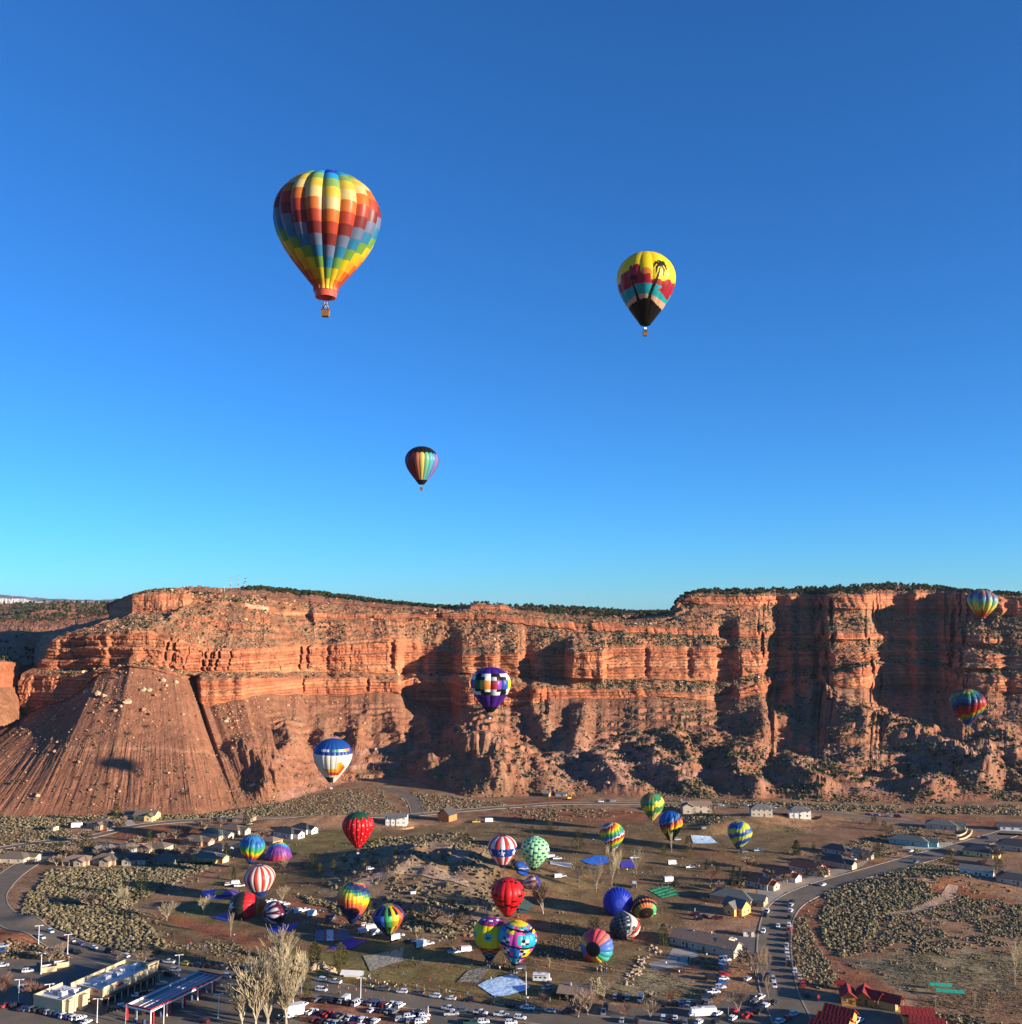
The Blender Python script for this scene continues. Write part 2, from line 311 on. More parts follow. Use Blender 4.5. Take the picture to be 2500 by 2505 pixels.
for wide in (True, False):                            # wide bays first; RK0 keeps the state before the narrower headlands
  for (nm, _), r in zip(ROWS[:-1], RK):
    for u0, u1, s, dy, rows in HEAD:
        if u1-u0 < 30 or (u1-u0 > 110) != wide: continue
        if nm[0] in rows:
            k = (ord(nm[0])*37+int(u0)*13) % 17/17-0.5; k *= min(22, (u1-u0)*0.25)*(0.35 if u1-u0 > 100 else 1); sw = s*0.6*(fbm(r[0]/9, r[0]*0+ord(nm[0]), 73, 2)-0.5)*2
            r[2] = r[2]+dy*sst(u0-s+k, u0+s+k, r[0]+sw)*(1-sst(u1-s+k*0.6, u1+s+k*0.6, r[0]+sw))*(0.8+0.4*fbm(r[0]/30, r[0]*0+int(u0), 74, 2))
  if wide: RK0 = [[q.copy() for q in r] for r in RK]
def unproj(u, v, Y):
    x = (u-IW/2)/FPX; y = (IH/2-v)/FPX; dy = cos(PITCH)-y*sin(PITCH); dz = sin(PITCH)+y*cos(PITCH)
    return np.stack([x/dy*Y, Y, CAM_H+dz/dy*Y], -1)
P3 = [unproj(*r) for r in RK]; P0 = [unproj(*r) for r in RK0]; P0.append(None)
last = P3[-1].copy(); last[:, 0] *= 1.25; last[:, 1] += 420; last[:, 2] -= 45; P3.append(last); P0[-1] = last
HS = [np.concatenate([np.zeros((NWR, 3)), a-b]) for a, b in zip(P3, P0)]
wrapped = []
for p in P3:                                          # left end of the mesa turns away from the camera
    t = np.linspace(1, 0, NWR, endpoint=False)[:, None]; e = p[0]; d = np.array([e[0]*0.48-25, 480.0, -10.0])
    wrapped.append(np.concatenate([e+d*t, p]))
P3 = wrapped; NC = NCOL+NWR
su = np.concatenate([CS[0]-np.linspace(NWR*14, 14, NWR), CS])       # running coordinate along the cliff (px)
parts_p = []; band = []; tt = []
for b in range(len(P3)-1):
    n = NSEG[b]; t = np.linspace(0, 1, n, endpoint=(b == len(P3)-2))
    if b == 0: tz = t
    elif b in (2, 4, 6): tz = t
    else: tz = t
    q = P3[b][None]+(P3[b+1]-P3[b])[None]*t[:, None, None]
    if b % 2 == 0:                                    # headlands die out quickly on the slopes above and below their cliff
        tc = t[:, None, None]; q = q+HS[b][None]*((1-tc)**2.6-(1-tc))+HS[b+1][None]*(tc**2.6-tc)
    tz = np.repeat(tz[:, None], NC, 1)
    if b == 0: pw = 1.05+0.27*sst(540, 760, su)[None]; tz = 0.9*tz**pw+0.1*tz
    q[:, :, 2] += (P3[b+1]-P3[b])[None, :, 2]*(tz-t[:, None])
    parts_p.append(q); band.append(np.full((len(t), NC), b)); tt.append(np.repeat(t[:, None], NC, 1))
CP = np.concatenate(parts_p); CB = np.concatenate(band); CT = np.concatenate(tt); NR = len(CP)
SU = np.repeat(su[None], NR, 0)
X, Y, Z = CP[..., 0], CP[..., 1], CP[..., 2]
rel = (Z+0.0)
hgt = np.zeros((NR, NC)); dY = np.zeros((NR, NC)); dZ = np.zeros((NR, NC))
XS = X+0.25*Y                                         # metres along the cliff face
def blocks(x, w, s, zz=0):                            # flat-faced buttresses of random width
    xw = x+w*0.8*(vn(x/(w*1.7), zz/9.0, s+5)-0.5)*2; i = np.floor(xw/w); f = xw/w-i
    a = h2(i, np.floor(np.zeros_like(i)), s); b = h2(i+1, np.zeros_like(i), s); k = sst(0.80, 0.98, f)
    joint = np.exp(-((f-0.9)/0.06)**2)
    return a*(1-k)+b*k - joint*0.3
cliff = np.isin(CB, (1, 3, 5, 7)); STEP = np.zeros((NR, NC)); LAY = np.full((NR, NC), .5)
for b, amp, sd in ((1, 1.0, 100), (3, 1.25, 200), (5, 0.8, 300), (7, 1.0, 400)):
    m = CB == b
    x = XS[m]; z = Z[m]; t = CT[m]
    lv = np.floor(z/6.5+0.8*fbm(x/30, z*0, sd+9, 2))
    var = sst(0.35, 0.65, fbm(x/70, z*0, sd+11, 2))       # some stretches smooth, others broken into columns
    d = amp*(5.0*(blocks(x, 27, sd)-0.4)*(0.25+0.75*var)+2.4*(blocks(x+lv*3.1, 9.3, sd+20)-0.4)*(0.2+0.8*var)+0.8*(blocks(x+lv*7.7, 3.6, sd+40)-0.4)*var+2.6*(fbm(x/9, z/4, sd+60, 4)-0.5))
    strat = (ridged(z/5.0+0.6*fbm(x/25, z/9, sd+3, 2), x/140, sd+70, 2)-0.5)
    d = d-1.6*strat*amp
    ly = z/3.1+0.35*fbm(x/120, z*0, sd+71, 2); li = np.floor(ly); lf = ly-li; LAY[m] = h2(li, li*0, sd+72)
    d = d+amp*(2.3*(h2(li, li*0, sd+73)-0.5)-1.1*np.exp(-((lf-0.06)/0.07)**2))          # crisp beds, recessed partings
    for u0, u1, s_, dy, rows in HEAD:
        if u1-u0 < 30 and rows[0] == {1: 'B', 3: 'D', 5: 'F', 7: 'H'}[b]: us_ = SU[m]+2.5*(fbm(z/6, x*0+u0, 75, 2)-0.5)*2; d = d-dy*0.8*sst(u0-s_, u0+s_, us_)*(1-sst(u1-s_, u1+s_, us_))*sst(0, 0.25, t)
    K = {1: 2, 3: 3, 5: 1, 7: 2}[b]                   # beds set back one above the other
    qb = t*K+0.30*(fbm(x/55, z*0, sd+90, 2)-0.5)*2; fb = qb-np.floor(qb); STEP[m] = sst(0.80, 0.90, fb)*(1-sst(0.97, 1.0, fb))
    d = d-(5.5 if b == 3 else 3.0)*amp*(np.floor(qb)+sst(0.82, 0.98, fb)-qb)
    edge = np.minimum(np.minimum(t, 1-t)*9, 1)
    dY[m] -= d*np.clip(edge, 0.15, 1); dY[m] -= (3.0*(1-t)*amp)
LEDGE = np.zeros((NR, NC))
for b in (2, 4, 6, 8, 9):                            # rubble benches and slopes
    m = CB == b; x = XS[m]; t = CT[m]; yy = Y[m]
    w = np.sin(pi*np.clip(t, 0, 1))**0.5
    dZ[m] += w*(3.0*(fbm(x/18, yy/12, 500+b, 3)-0.5)*2+1.6*(fbm(x/4.5, yy/4, 520+b, 3)-0.5)*2+1.6*(ridged(x/26+0.5*fbm(x/30, t*2, 525+b, 2), t*0.5, 530+b, 2)-0.5))
    if b in (4, 6):                                   # broken minor ledges on the slope
        led = sst(0.36, 0.56, fbm(x/60, t*2.2, 540+b, 3))
        q = t*(4.6 if b == 4 else 3.4)+0.7*fbm(x/40, t*3, 560+b, 3); f = q-np.floor(q)
        stp = (sst(0.62, 0.86, f)-f)                   # steep riser, flat tread
        dZ[m] += w*led*3.0*stp; ris = led*sst(0.58, 0.66, f)*(1-sst(0.88, 0.95, f)); LEDGE[m] = ris
        dY[m] -= ris*(2.2*blocks(x, 7.0, 580+b)+1.2*blocks(x, 3.0, 585+b)-1)
m = CB == 0                                           # talus apron and badlands
x = XS[m]; t = CT[m]; fan = SU[m]; wx = X[m]; wy = Y[m]
gul = ridged(fan/34+1.6*(1-t)*fbm(fan/60, t*3, 611, 3), t*1.3, 600, 3)
gul2 = ridged(fan/13+0.5*fbm(fan/30, t*4, 612, 2), t*1.6, 605, 3)
rgt = sst(520, 680, fan); up = sst(0.42, 0.62, t); env = np.minimum(t*10, 1)*np.minimum((1-t)*7, 1)
dZ[m] += env*((3.6*(gul-0.5)+1.2*(gul2-0.5))*(0.10+0.10*rgt+0.75*fbm(wx/60, wy/60, 613, 2)**2.5+0.12*rgt*up)*(1-0.6*rgt*(1-up)))+env*rgt*up*1.6*(fbm(wx/16, wy/16, 615, 3)-0.5)*2
dZ[m] += env*(0.4+0.6*rgt)*(0.9*(fbm(wx/5, wy/5, 620, 3)-0.5)*2)
rill = ridged(fan/7.5+1.0*fbm(fan/25, t*5, 616, 3), t*2.2, 617, 2); dZ[m] += env*(1-rgt)*(1-sst(0.35, 0.6, t))*1.1*(rill-0.5)
bad = rgt*np.minimum(t*7, 1)*(1-sst(0.5, 0.75, t))
hill = ridged(wx/95+0.3, wy/60, 640, 2)
dZ[m] += bad*(17*(hill-0.5)+7*(ridged(wx/34, wy/24, 645, 3)-0.5)+3*(fbm(wx/12, wy/10, 650, 3)-0.5)*2)
zq = (Z[m]+dZ[m])/5.5+0.5*fbm(wx/50, wy/60, 660, 2); f = zq-np.floor(zq)
dZ[m] += rgt*env*3.0*(sst(0.70, 0.92, f)-f)*sst(0.42, 0.6, fbm(wx/70, wy/40, 670, 3))       # thin ledges that crop out
# spurs and foothills: crest polyline in photo pixels, height start/end, half width px
PU, PV = pix((X, Y, Z))
SPURS = [([(1970,1700),(2060,1742),(2170,1790),(2280,1835),(2400,1900)],16,24,52),([(1970,1702),(1890,1775),(1840,1850)],14,16,52),([(1915,1872),(1960,1905),(2005,1945)],10,13,40),
 ([(2275,1945),(2290,1968)],14,10,48),([(1214,1790),(1190,1850),(1225,1925)],26,30,95),([(1120,1835),(1060,1880)],16,12,70),([(1300,1722),(1322,1800)],8,12,26),([(1345,1715),(1335,1820)],8,12,24),([(1425,1740),(1410,1840)],8,12,30),
 ([(1470,1885),(1500,1925),(1560,1948)],12,14,40),([(1590,1860),(1640,1905),(1710,1940)],14,14,38),([(1640,1815),(1690,1880)],10,12,34),([(1780,1865),(1810,1910),(1850,1940)],12,14,38),
 ([(702,1780),(716,1850)],10,14,30),([(598,1838),(650,1880),(662,1945)],12,16,46),([(1330,1890),(1350,1940)],10,14,40),([(2380,1790),(2420,1860)],9,14,34),([(2440,1800),(2500,1880),(2560,1930)],10,16,44),([(2330,1740),(2345,1810)],8,9,26),
 ([(880,1760),(875,1850)],6,8,22),([(960,1750),(985,1830)],6,9,24),([(800,1765),(790,1850)],5,8,24),([(1040,1770),(1055,1820)],7,9,26)]
for pts, h0, h1, w in SPURS:
    best = np.full((NR, NC), 9e9); al = np.zeros((NR, NC)); n = len(pts)-1
    for i in range(n):
        (a, b_), (c, d) = pts[i], pts[i+1]; ex, ey = c-a, (d-b_)*1.4
        qx = PU-a; qy = (PV-b_)*1.4; tq = np.clip((qx*ex+qy*ey)/(ex*ex+ey*ey), 0, 1)
        dd = np.hypot(qx-ex*tq, qy-ey*tq); k = dd < best; best = np.where(k, dd, best); al = np.where(k, (i+tq)/n, al)
    p = np.clip(1-best/(w*1.35), 0, 1); p = (0.55*p+0.45*p*p*(3-2*p))*(CB == 0)*np.minimum(CT*10, 1)
    hh = (h0+(h1-h0)*al)*p*(0.75+0.5*fbm(SU/25, CT*9, 690, 3)); dZ += hh*0.62; dY -= hh*0.55
YB = Y.copy(); CP[..., 1] += dY; CP[..., 2] += dZ
CP[..., 0] += 1.2*(fbm(XS/5, Z/4, 720, 2)-0.5)*cliff
# colours
ORANGE = np.array((0.355, 0.122, 0.057)); DEEP = np.array((0.27, 0.085, 0.046)); BROWN = np.array((0.28, 0.122, 0.062)); BUFF = np.array((0.45, 0.235, 0.115)); GREYT = np.array((0.25, 0.15, 0.082)); PURP = np.array((0.23, 0.12, 0.09))
Zf = CP[..., 2]
st1 = fbm(Zf/2.6+0.3*fbm(XS/40, Zf/10, 800, 2), XS/260, 810, 3)[..., None]; st2 = fbm(XS/35, Zf/20, 820, 3)[..., None]
rock = ORANGE*(0.78+0.5*st2); k = sst(0.5, 0.66, st1); rock = rock*(1-0.55*k)+DEEP*0.55*k; k = sst(0.60, 0.72, 1-st1)*0.4; rock = rock*(1-k)+BUFF*k
k = sst(0.72, 0.9, LAY)[..., None]*0.45; rock = rock*(1-k)+BUFF*k; k = (1-sst(0.1, 0.3, LAY))[..., None]*0.4; rock = rock*(1-k)+DEEP*k
vst = sst(0.55, 0.8, fbm(XS/3.0, Zf/30, 830, 3))[..., None]*0.3; rock = rock*(1-vst)+DEEP*0.8*vst
slope = BROWN*(0.62+0.5*st2); k = sst(0.40, 0.64, fbm(XS/20, Y/16, 840, 4))[..., None]; slope = slope*(1-k*0.6)+GREYT*k*0.6
k = sst(0.52, 0.72, fbm(XS/30, Zf/14, 850, 3))[..., None]*0.6; slope = slope*(1-k)+np.array((0.36, 0.135, 0.06))*k
slope = slope*(1-LEDGE[..., None]*0.4)+rock*LEDGE[..., None]*0.4
rock = rock*(1-STEP[..., None]*0.6)+slope*STEP[..., None]*0.6
tal = np.array((0.235, 0.102, 0.056))*(0.82+0.4*st2)*np.ones_like(slope)
k = sst(0.5, 0.75, fbm(SU/25, CT*5, 860, 3))[..., None]*0.5*sst(620, 800, SU)[..., None]; tal = tal*(1-k)+GREYT*k
k = (sst(0.55, 0.7, fbm(Zf/5, SU/300, 870, 2))*(1-sst(0.35, 0.6, CT))*sst(520, 700, SU))[..., None]*0.7; tal = tal*(1-k)+PURP*1.15*k
k = (np.exp(-((CT-0.40-0.04*vn(SU/90, SU*0, 880))/0.012)**2)*sst(-400, 0, SU)*0.5)[..., None]; tal = tal*(1-k)+np.array((0.42, 0.2, 0.11))*k
cc = np.where(cliff[..., None], rock, slope); cc = np.where((CB == 0)[..., None], tal, cc)
back = (CB >= 8)[..., None]; cc = np.where(back, slope*0.9, cc)
pale = np.exp(-((CT-0.5)/0.5)**2)*(CB == 5)*(SU > 462)*(SU < 655); cc = cc*(1-0.6*pale[..., None])+np.array((0.6, 0.42, 0.25))*0.6*pale[..., None]
idx = np.arange(NR*NC).reshape(NR, NC)
CF = np.stack([idx[:-1, :-1], idx[:-1, 1:], idx[1:, 1:], idx[1:, :-1]], -1).reshape(-1, 4)
tag(link('cliffs', mesh_np('cliffs', CP.reshape(-1, 3), CF, cc.reshape(-1, 3), False, M_rock)), kind='structure')

# land behind: left plateau, wooded ridge in the gap, pale mesa on the horizon
def loft(name, rows, n, c0, c1, amp, cols=320, mat=M_rock, sd=900, cliffs=()):
    us = np.linspace(rows[0][0][0], rows[0][-1][0], cols); ps = []
    for r in rows:
        ku, kv, kY = row(r); ps.append(unproj(us, np.interp(us, ku, kv), np.interp(us, ku, kY)))
    q = []; bb = []
    for i in range(len(ps)-1):
        t = np.linspace(0, 1, n, endpoint=(i == len(ps)-2))[:, None, None]; q.append(ps[i][None]+(ps[i+1]-ps[i])[None]*t); bb.append(np.full((n, cols), i))
    q = np.concatenate(q); bb = np.concatenate(bb); xs = q[..., 0]; nrw = len(q)
    q[..., 2] += amp*(fbm(xs/60, q[..., 1]/60, sd, 4)-0.5)*2*(~np.isin(bb, cliffs)); xq = xs+0.4*q[..., 1]; lq = q[..., 2]/3.4+0.3*fbm(xs/90, xs*0, sd+8, 2); lr = np.floor(lq); q[..., 1] -= (amp*1.3*(blocks(xq, 13, sd+3)-0.4)+amp*1.3*(blocks(xq, 4.6, sd+6)-0.4)-amp*.7*np.exp(-(((xq/4.6) % 1-.5)/.12)**2)+amp*.8*(h2(lr, lr*0, sd+9)-.5)+amp*.5*(fbm(xq/6, q[..., 2]/4, sd+12, 3)-.5))*np.isin(bb, cliffs); q[..., 2] += (~np.isin(bb, cliffs))*3.5*(ridged(xs/9, q[..., 1]/12, sd+15, 3)-.5)
    col = np.where(np.isin(bb, cliffs)[..., None], np.array(c1)*(0.8+0.4*fbm(xs/30, q[..., 2]/8, sd+4, 3))[..., None], np.array(c0)*(0.7+0.6*fbm(xs/40, q[..., 1]/50, sd+5, 4))[..., None])
    ii = np.arange(nrw*cols).reshape(nrw, cols)
    F = np.stack([ii[:-1, :-1], ii[:-1, 1:], ii[1:, 1:], ii[1:, :-1]], -1).reshape(-1, 4)
    tag(link(name, mesh_np(name, q.reshape(-1, 3), F, col.reshape(-1, 3), False, mat)), kind='structure'); return q, bb
LQ, LB = loft('plateau', [
 [(-300,1790,780),(0,1775,850),(25,1770,870),(45,1765,900),(65,1762,950),(85,1758,1010),(110,1750,1090),(420,1740,1500)], [(-300,1694,840),(0,1684,910),(25,1684,925),(45,1684,955),(65,1684,1005),(85,1682,1070),(110,1680,1140),(420,1680,1560)], [(-300,1624,858),(0,1625,930),(25,1626,945),(45,1626,975),(65,1626,1025),(85,1626,1090),(110,1626,1160),(420,1626,1570)],
 [(-300,1604,1080),(0,1594,1200),(60,1582,1350),(95,1576,1600),(420,1570,1950)], [(-300,1545,1960),(0,1528,2040),(186,1516,2100),(420,1480,2150)], [(-300,1520,2000),(0,1522,2060),(186,1512,2110),(420,1478,2170)],
 [(-300,1500,2300),(0,1500,2350),(100,1490,2350),(186,1492,2400),(420,1482,2500)], [(-300,1474,2800),(60,1477,2800),(130,1472,2800),(300,1476,2850),(420,1480,2850)], [(-300,1490,4200),(420,1490,4200)]],
 34, BROWN*1.0, ORANGE*0.95, 5.0, cols=520, cliffs=(1, 4))
RQ, RB = loft('ridge', [
 [(1050,1540,1500),(1800,1540,1500)], [(1050,1510,1600),(1240,1508,1600),(1480,1516,1600),(1580,1514,1650),(1800,1514,1650)], [(1050,1498,1620),(1240,1503,1620),(1480,1512,1615),(1530,1506,1660),(1620,1505,1660),(1800,1506,1660)],
 [(1050,1490,2000),(1180,1488,2000),(1240,1487,2000),(1290,1483,2000),(1350,1485,2000),(1406,1488,2000),(1539,1500,2000),(1632,1501,2000),(1800,1502,2000)], [(1050,1500,3200),(1800,1500,3200)]],
 16, BROWN*0.8, BUFF*0.8, 5.0, sd=950, cliffs=(1,))
FQ, FB = loft('mesa', [
 [(-400,1500,11000),(420,1500,11000)], [(-400,1474,11200),(0,1476,11200),(90,1475,11200),(420,1476,11300)], [(-400,1462,11300),(0,1463,11300),(60,1465,11300),(90,1472,11300),(420,1472,11350)],
 [(-400,1455,12000),(0,1456,12000),(55,1459,12000),(110,1464,12000),(180,1467,12000),(240,1468,12000),(290,1465,12000),(330,1466,12000),(420,1468,12000)], [(-400,1480,16000),(420,1480,16000)]],
 10, (0.16, 0.15, 0.15), (0.62, 0.52, 0.45), 12.0, sd=980, cliffs=(1,))
# ------------------------------------------------------------------ shrubs, boulders and junipers
def blob(seed, seg=6, flat_=0.75):                    # small lumpy dome
    r = np.random.default_rng(seed); V = []
    for k, (z, rr) in enumerate(((0.0, 0.42), (0.42, 0.55))):
        for i in range(seg):
            a = 2*pi*(i+0.5*k)/seg; q = rr*r.uniform(0.7, 1.25); V.append((q*cos(a), q*sin(a), z*flat_*r.uniform(0.75, 1.25)))
    V.append((r.uniform(-.12, .12), r.uniform(-.12, .12), 0.85*flat_*r.uniform(0.85, 1.2)))
    F = []
    for i in range(seg):
        j = (i+1) % seg; F += [(i, j, seg+i), (j, seg+j, seg+i), (seg+i, seg+j, 2*seg)]
    return np.array(V), np.array(F)
def tuft(seed, n=16, h=1.0):                          # spiky clump of leaf-sized triangles
    r = np.random.default_rng(seed); V = []; F = []
    for i in range(n):
        a = r.uniform(0, 2*pi); e = r.uniform(0.15, 1.35); L = r.uniform(0.35, 0.62); w = r.uniform(0.10, 0.2)
        d = np.array([cos(a)*cos(e), sin(a)*cos(e), sin(e)*h]); p = np.array([0, 0, 0.05])+d*0.08; s_ = np.cross(d, [0, 0, 1.01]); s_ /= np.linalg.norm(s_)+1e-6
        b = len(V); m_ = p+d*L*0.6
        V += [p, m_+s_*w, m_-s_*w, p+d*L]; F += [(b, b+1, b+2), (b+1, b+3, b+2)]
    return np.array(V), np.array(F)
def leafball(seed, n=90, rz=1.0, rx=1.0, tri=0.26, top=0.0, zc=0.0):   # leaf clumps spread through a crown's volume
    r = np.random.default_rng(seed); V = []; F = []
    lob = [(r.normal(size=3)*0.42, r.uniform(0.45, 0.7)) for _ in range(7)]
    for i in range(n):
        c, q = lob[r.integers(len(lob))]; d = r.normal(size=3); d /= np.linalg.norm(d); p = c+d*q*r.uniform(0.55, 1.0)
        k = 1-top*(p[2]*0.5+0.5); p = np.array([p[0]*rx*k, p[1]*rx*k, p[2]*rz+zc])
        a = r.normal(size=3); a /= np.linalg.norm(a); b_ = np.cross(a, d); b_ /= np.linalg.norm(b_)+1e-6; s_ = tri*r.uniform(0.7, 1.4)
        b = len(V); V += [p-a*s_, p+a*s_*0.6+b_*s_, p+a*s_*0.6-b_*s_]; F.append((b, b+1, b+2))
    return np.array(V), np.array(F)
def tile(protos, P, S, yaw, C, which=None, sz=None):
    P = np.asarray(P); n = len(P); VV = []; FF = []; CC = []; base = 0
    which = RNG.integers(len(protos), size=n) if which is None else which
    for k, (V, F) in enumerate(protos):
        q = np.where(which == k)[0]
        if not len(q): continue
        c, s_ = np.cos(yaw[q])[:, None], np.sin(yaw[q])[:, None]; sc = S[q][:, None]
        x = (V[None, :, 0]*c-V[None, :, 1]*s_)*sc; y = (V[None, :, 0]*s_+V[None, :, 1]*c)*sc; z = V[None, :, 2]*sc*(1 if sz is None else sz[q][:, None])
        VV.append((np.stack([x, y, z], -1)+P[q][:, None]).reshape(-1, 3))
        FF.append((F[None]+(np.arange(len(q))*len(V))[:, None, None]+base).reshape(-1, 3)); base += len(q)*len(V)
        CC.append(np.repeat(C[q], len(F), 0)*RNG.uniform(0.82, 1.18, (len(q)*len(F), 1)))
    return np.concatenate(VV), np.concatenate(FF), np.concatenate(CC)
def stuff(name, data, mat, label, cat):
    o = link(name, mesh_np(name, data[0], data[1], data[2], False, mat)); o['kind'] = 'stuff'; o['label'] = label; o['category'] = cat; return o
BLOBS = [blob(i) for i in range(5)]; TUFTS = [tuft(i+20) for i in range(4)]
def mixc(n, cols, jit=0.15):
    c = np.array(cols)[RNG.integers(len(cols), size=n)]; return c*RNG.uniform(1-jit, 1+jit, (n, 1))
flatP = CP.reshape(-1, 3); fB = CB.ravel(); fT = CT.ravel(); fS = SU.ravel()
def pick(mask, n, w=None):
    q = np.where(mask.ravel())[0]; pw = None
    if w is not None: pw = w.ravel()[q].astype(float); pw /= pw.sum()
    i = RNG.choice(q, size=n, p=pw); p = flatP[i].copy(); p[:, :2] += RNG.uniform(-0.7, 0.7, (n, 2)); return p, i
vis = (SU > -330) & (SU < 2620)
dens = sst(0.38, 0.62, fbm(XS/28, Y/22, 1001, 4))+0.12
wB = np.array([0.9, 0.0, 1.6, 0.05, 1.25, 0.05, 1.5, 0, 1.6, 1.4])[CB]
right = 0.6+0.9*sst(900, 1700, SU)
wgt = dens*wB*right*np.where(CB == 0, (0.45+0.55*sst(560, 800, SU))*(0.35+0.65*sst(0.6, 0.25, CT)+0.25*sst(1300, 1700, SU)), 1)
p, i = pick(vis & (CB < 10), 36000, wgt)
sc = RNG.uniform(0.9, 2.2, len(p))*(0.85+0.3*sst(900, 1700, fS[i]))*np.where(RNG.uniform(size=len(p)) < 0.1, 1.5, 1); 
stuff('desert_scrub', tile(BLOBS, p-np.array([0, 0, 0.25]), sc, RNG.uniform(0, 6.28, len(p)), mixc(len(p), [(0.12, 0.105, 0.055), (0.17, 0.14, 0.08), (0.085, 0.085, 0.042), (0.2, 0.155, 0.095)])), M_shrub, 'low grey green desert scrub dotted over the red cliff slopes', 'scrub')
wr = np.array([0.5, 0.0, 1.6, 0.02, 2.0, 0.02, 1.5, 0, 0.6, 0.1])[CB]*(dens*0.7+0.3)*np.where(CB == 0, 0.4+sst(0.65, 1.0, CT)+1.6*(SU < 560)*sst(0.3, 0.9, CT), 1)
p, i = pick(vis, 12000, wr)
sc = RNG.uniform(0.7, 1.9, len(p))*np.where(RNG.uniform(size=len(p)) < 0.08, 2.2, 1)
ROCKS = []
for k in range(4):
    V, F = blob(k+50, 5, 0.9); ROCKS.append((V*np.array([1.0, 0.8, 0.8]), F))
stuff('boulders', tile(ROCKS, p-np.array([0, 0, 0.2]), sc, RNG.uniform(0, 6.28, len(p)), mixc(len(p), [(0.38, 0.17, 0.085), (0.46, 0.24, 0.13), (0.30, 0.125, 0.065), (0.5, 0.32, 0.19)])), M_rock, 'loose red boulders and rubble lying on the cliff slopes', 'boulders')
# junipers: those nearest the skyline and the largest on the slopes are trees of their own
JCOL = [(0.055, 0.066, 0.032), (0.045, 0.056, 0.028), (0.07, 0.075, 0.036)]
def tree_mesh(nm, data, mat): return mesh_np(nm, data[0], data[1], data[2], False, mat)
def colored(VF, cols, seed):
    r = np.random.default_rng(seed); V, F = VF; return V, F, np.array(cols)[r.integers(len(cols), size=len(F))]*r.uniform(0.7, 1.3, (len(F), 1))
M_bark = paint('bark_brown', (0.16, 0.105, 0.065), 0.95, 0.1, noise=0.3, scale=3)
M_pale = paint('bark_pale', (0.42, 0.35, 0.25), 0.9, 0.1, noise=0.2, scale=2)
JUN = []
for k in range(4):
    V, F = leafball(k+300, 80, 0.95, 1.0, 0.36, 0.25, 1.15)
    tb = MB(); tb.tube((0, 0, -0.4), (0.08, 0.05, 0.9), 0.13, 0.08, 5); tb.tube((0.05, 0, 0.4), (0.4, 0.1, 1.1), 0.07, 0.04, 4)
    JUN.append((tree_mesh('juniper_crown', colored((V, F), JCOL, k), M_leaf), tb.mesh('juniper_trunk', [M_bark]), V, F))
def juniper(p, s, label, group, k=None):
    c, t, _, _ = JUN[random.randrange(4) if k is None else k]
    r = thing('juniper_tree', label, 'tree', tuple(p), random.uniform(0, 6.28), group); r.scale = (s, s, s*random.uniform(0.85, 1.2))
    link('crown', c, r); link('trunk', t, r); return r
allj = []
m9 = (CB == 9) | ((CB == 8) & (CT > 0.3))
p, i = pick(m9 & (SU > 1640) & (SU < 2560) & ((CT < 0.75) | (CB == 8)), 900); allj.append((p, RNG.uniform(1.3, 2.3, 900)))
p, i = pick(m9 & (SU > 440) & (SU <= 1120), 1500, (sst(430, 700, SU)*(1-0.3*CT)+0.05)); allj.append((p, RNG.uniform(1.4, 2.5, 1500)))
p, i = pick(m9 & (SU > 1120) & (SU <= 1640), 140); allj.append((p, RNG.uniform(1.2, 2.0, 140)))
p, i = pick(vis & np.isin(CB, (2, 4, 6)), 520, dens*right); allj.append((p, RNG.uniform(0.9, 1.5, 520)))
p, i = pick(vis & (CB == 0) & (SU > 1500), 420, dens*(0.3+np.clip(hgt+dZ, 0, 12))); allj.append((p, RNG.uniform(1.0, 1.7, 420)))
q = RQ[(RB >= 2) & (RQ[..., 1] < 2300)]; q = q[RNG.integers(len(q), size=900)]+RNG.uniform(-4, 4, (900, 3))*np.array([1, 1, 0]); allj.append((q, RNG.uniform(2.0, 3.6, 900)))
q = LQ[(LB >= 5) & (LQ[..., 1] < 3000)]; q = q[RNG.integers(len(q), size=700)]+RNG.uniform(-5, 5, (700, 3))*np.array([1, 1, 0]); allj.append((q, RNG.uniform(2.5, 4.5, 700)))
q = LQ[(LB >= 2) & (LB < 5)]; q = q[RNG.integers(len(q), size=500)]; allj.append((q, RNG.uniform(1.0, 2.2, 500)))
P_ = np.concatenate([a for a, _ in allj]); S_ = np.concatenate([b for _, b in allj])
near = S_*1.9/P_[:, 1]; order = np.argsort(-near); frame = (pix(P_.T)[0] > 5) & (pix(P_.T)[0] < 2495)
order = [k for k in order if frame[k]]; big = order[:290]; rest = np.setdiff1d(np.arange(len(P_)), big)
for k in big:
    u_, v_ = pix(P_[k])
    if v_ > 1530: juniper(P_[k], S_[k], 'dark green juniper bush growing on a foothill slope below the red cliffs', 'junipers on the cliff slopes')
    elif u_ > 1640: juniper(P_[k], S_[k], 'dark green juniper growing on the rim of the right hand mesa', 'junipers on the right mesa rim')
    elif u_ > 1120: juniper(P_[k], S_[k], 'dark green juniper growing on the low wooded ridge in the gap between the mesas', 'junipers on the ridge in the gap')
    elif u_ > 345: juniper(P_[k], S_[k], 'dark green juniper growing on the sloping top of the left mesa', 'junipers on the left mesa top')
    else: juniper(P_[k], S_[k], 'dark green juniper growing on the plateau behind the left mesa', 'junipers on the far left plateau')
JP = [leafball(k+320, 34, 0.9, 1.0, 0.55, 0.2, 0.95) for k in range(3)]
stuff('juniper_woodland', tile(JP, P_[rest], S_[rest], RNG.uniform(0, 6.28, len(rest)), mixc(len(rest), JCOL)), M_leaf, 'dark green juniper woodland covering the mesa tops', 'woodland')

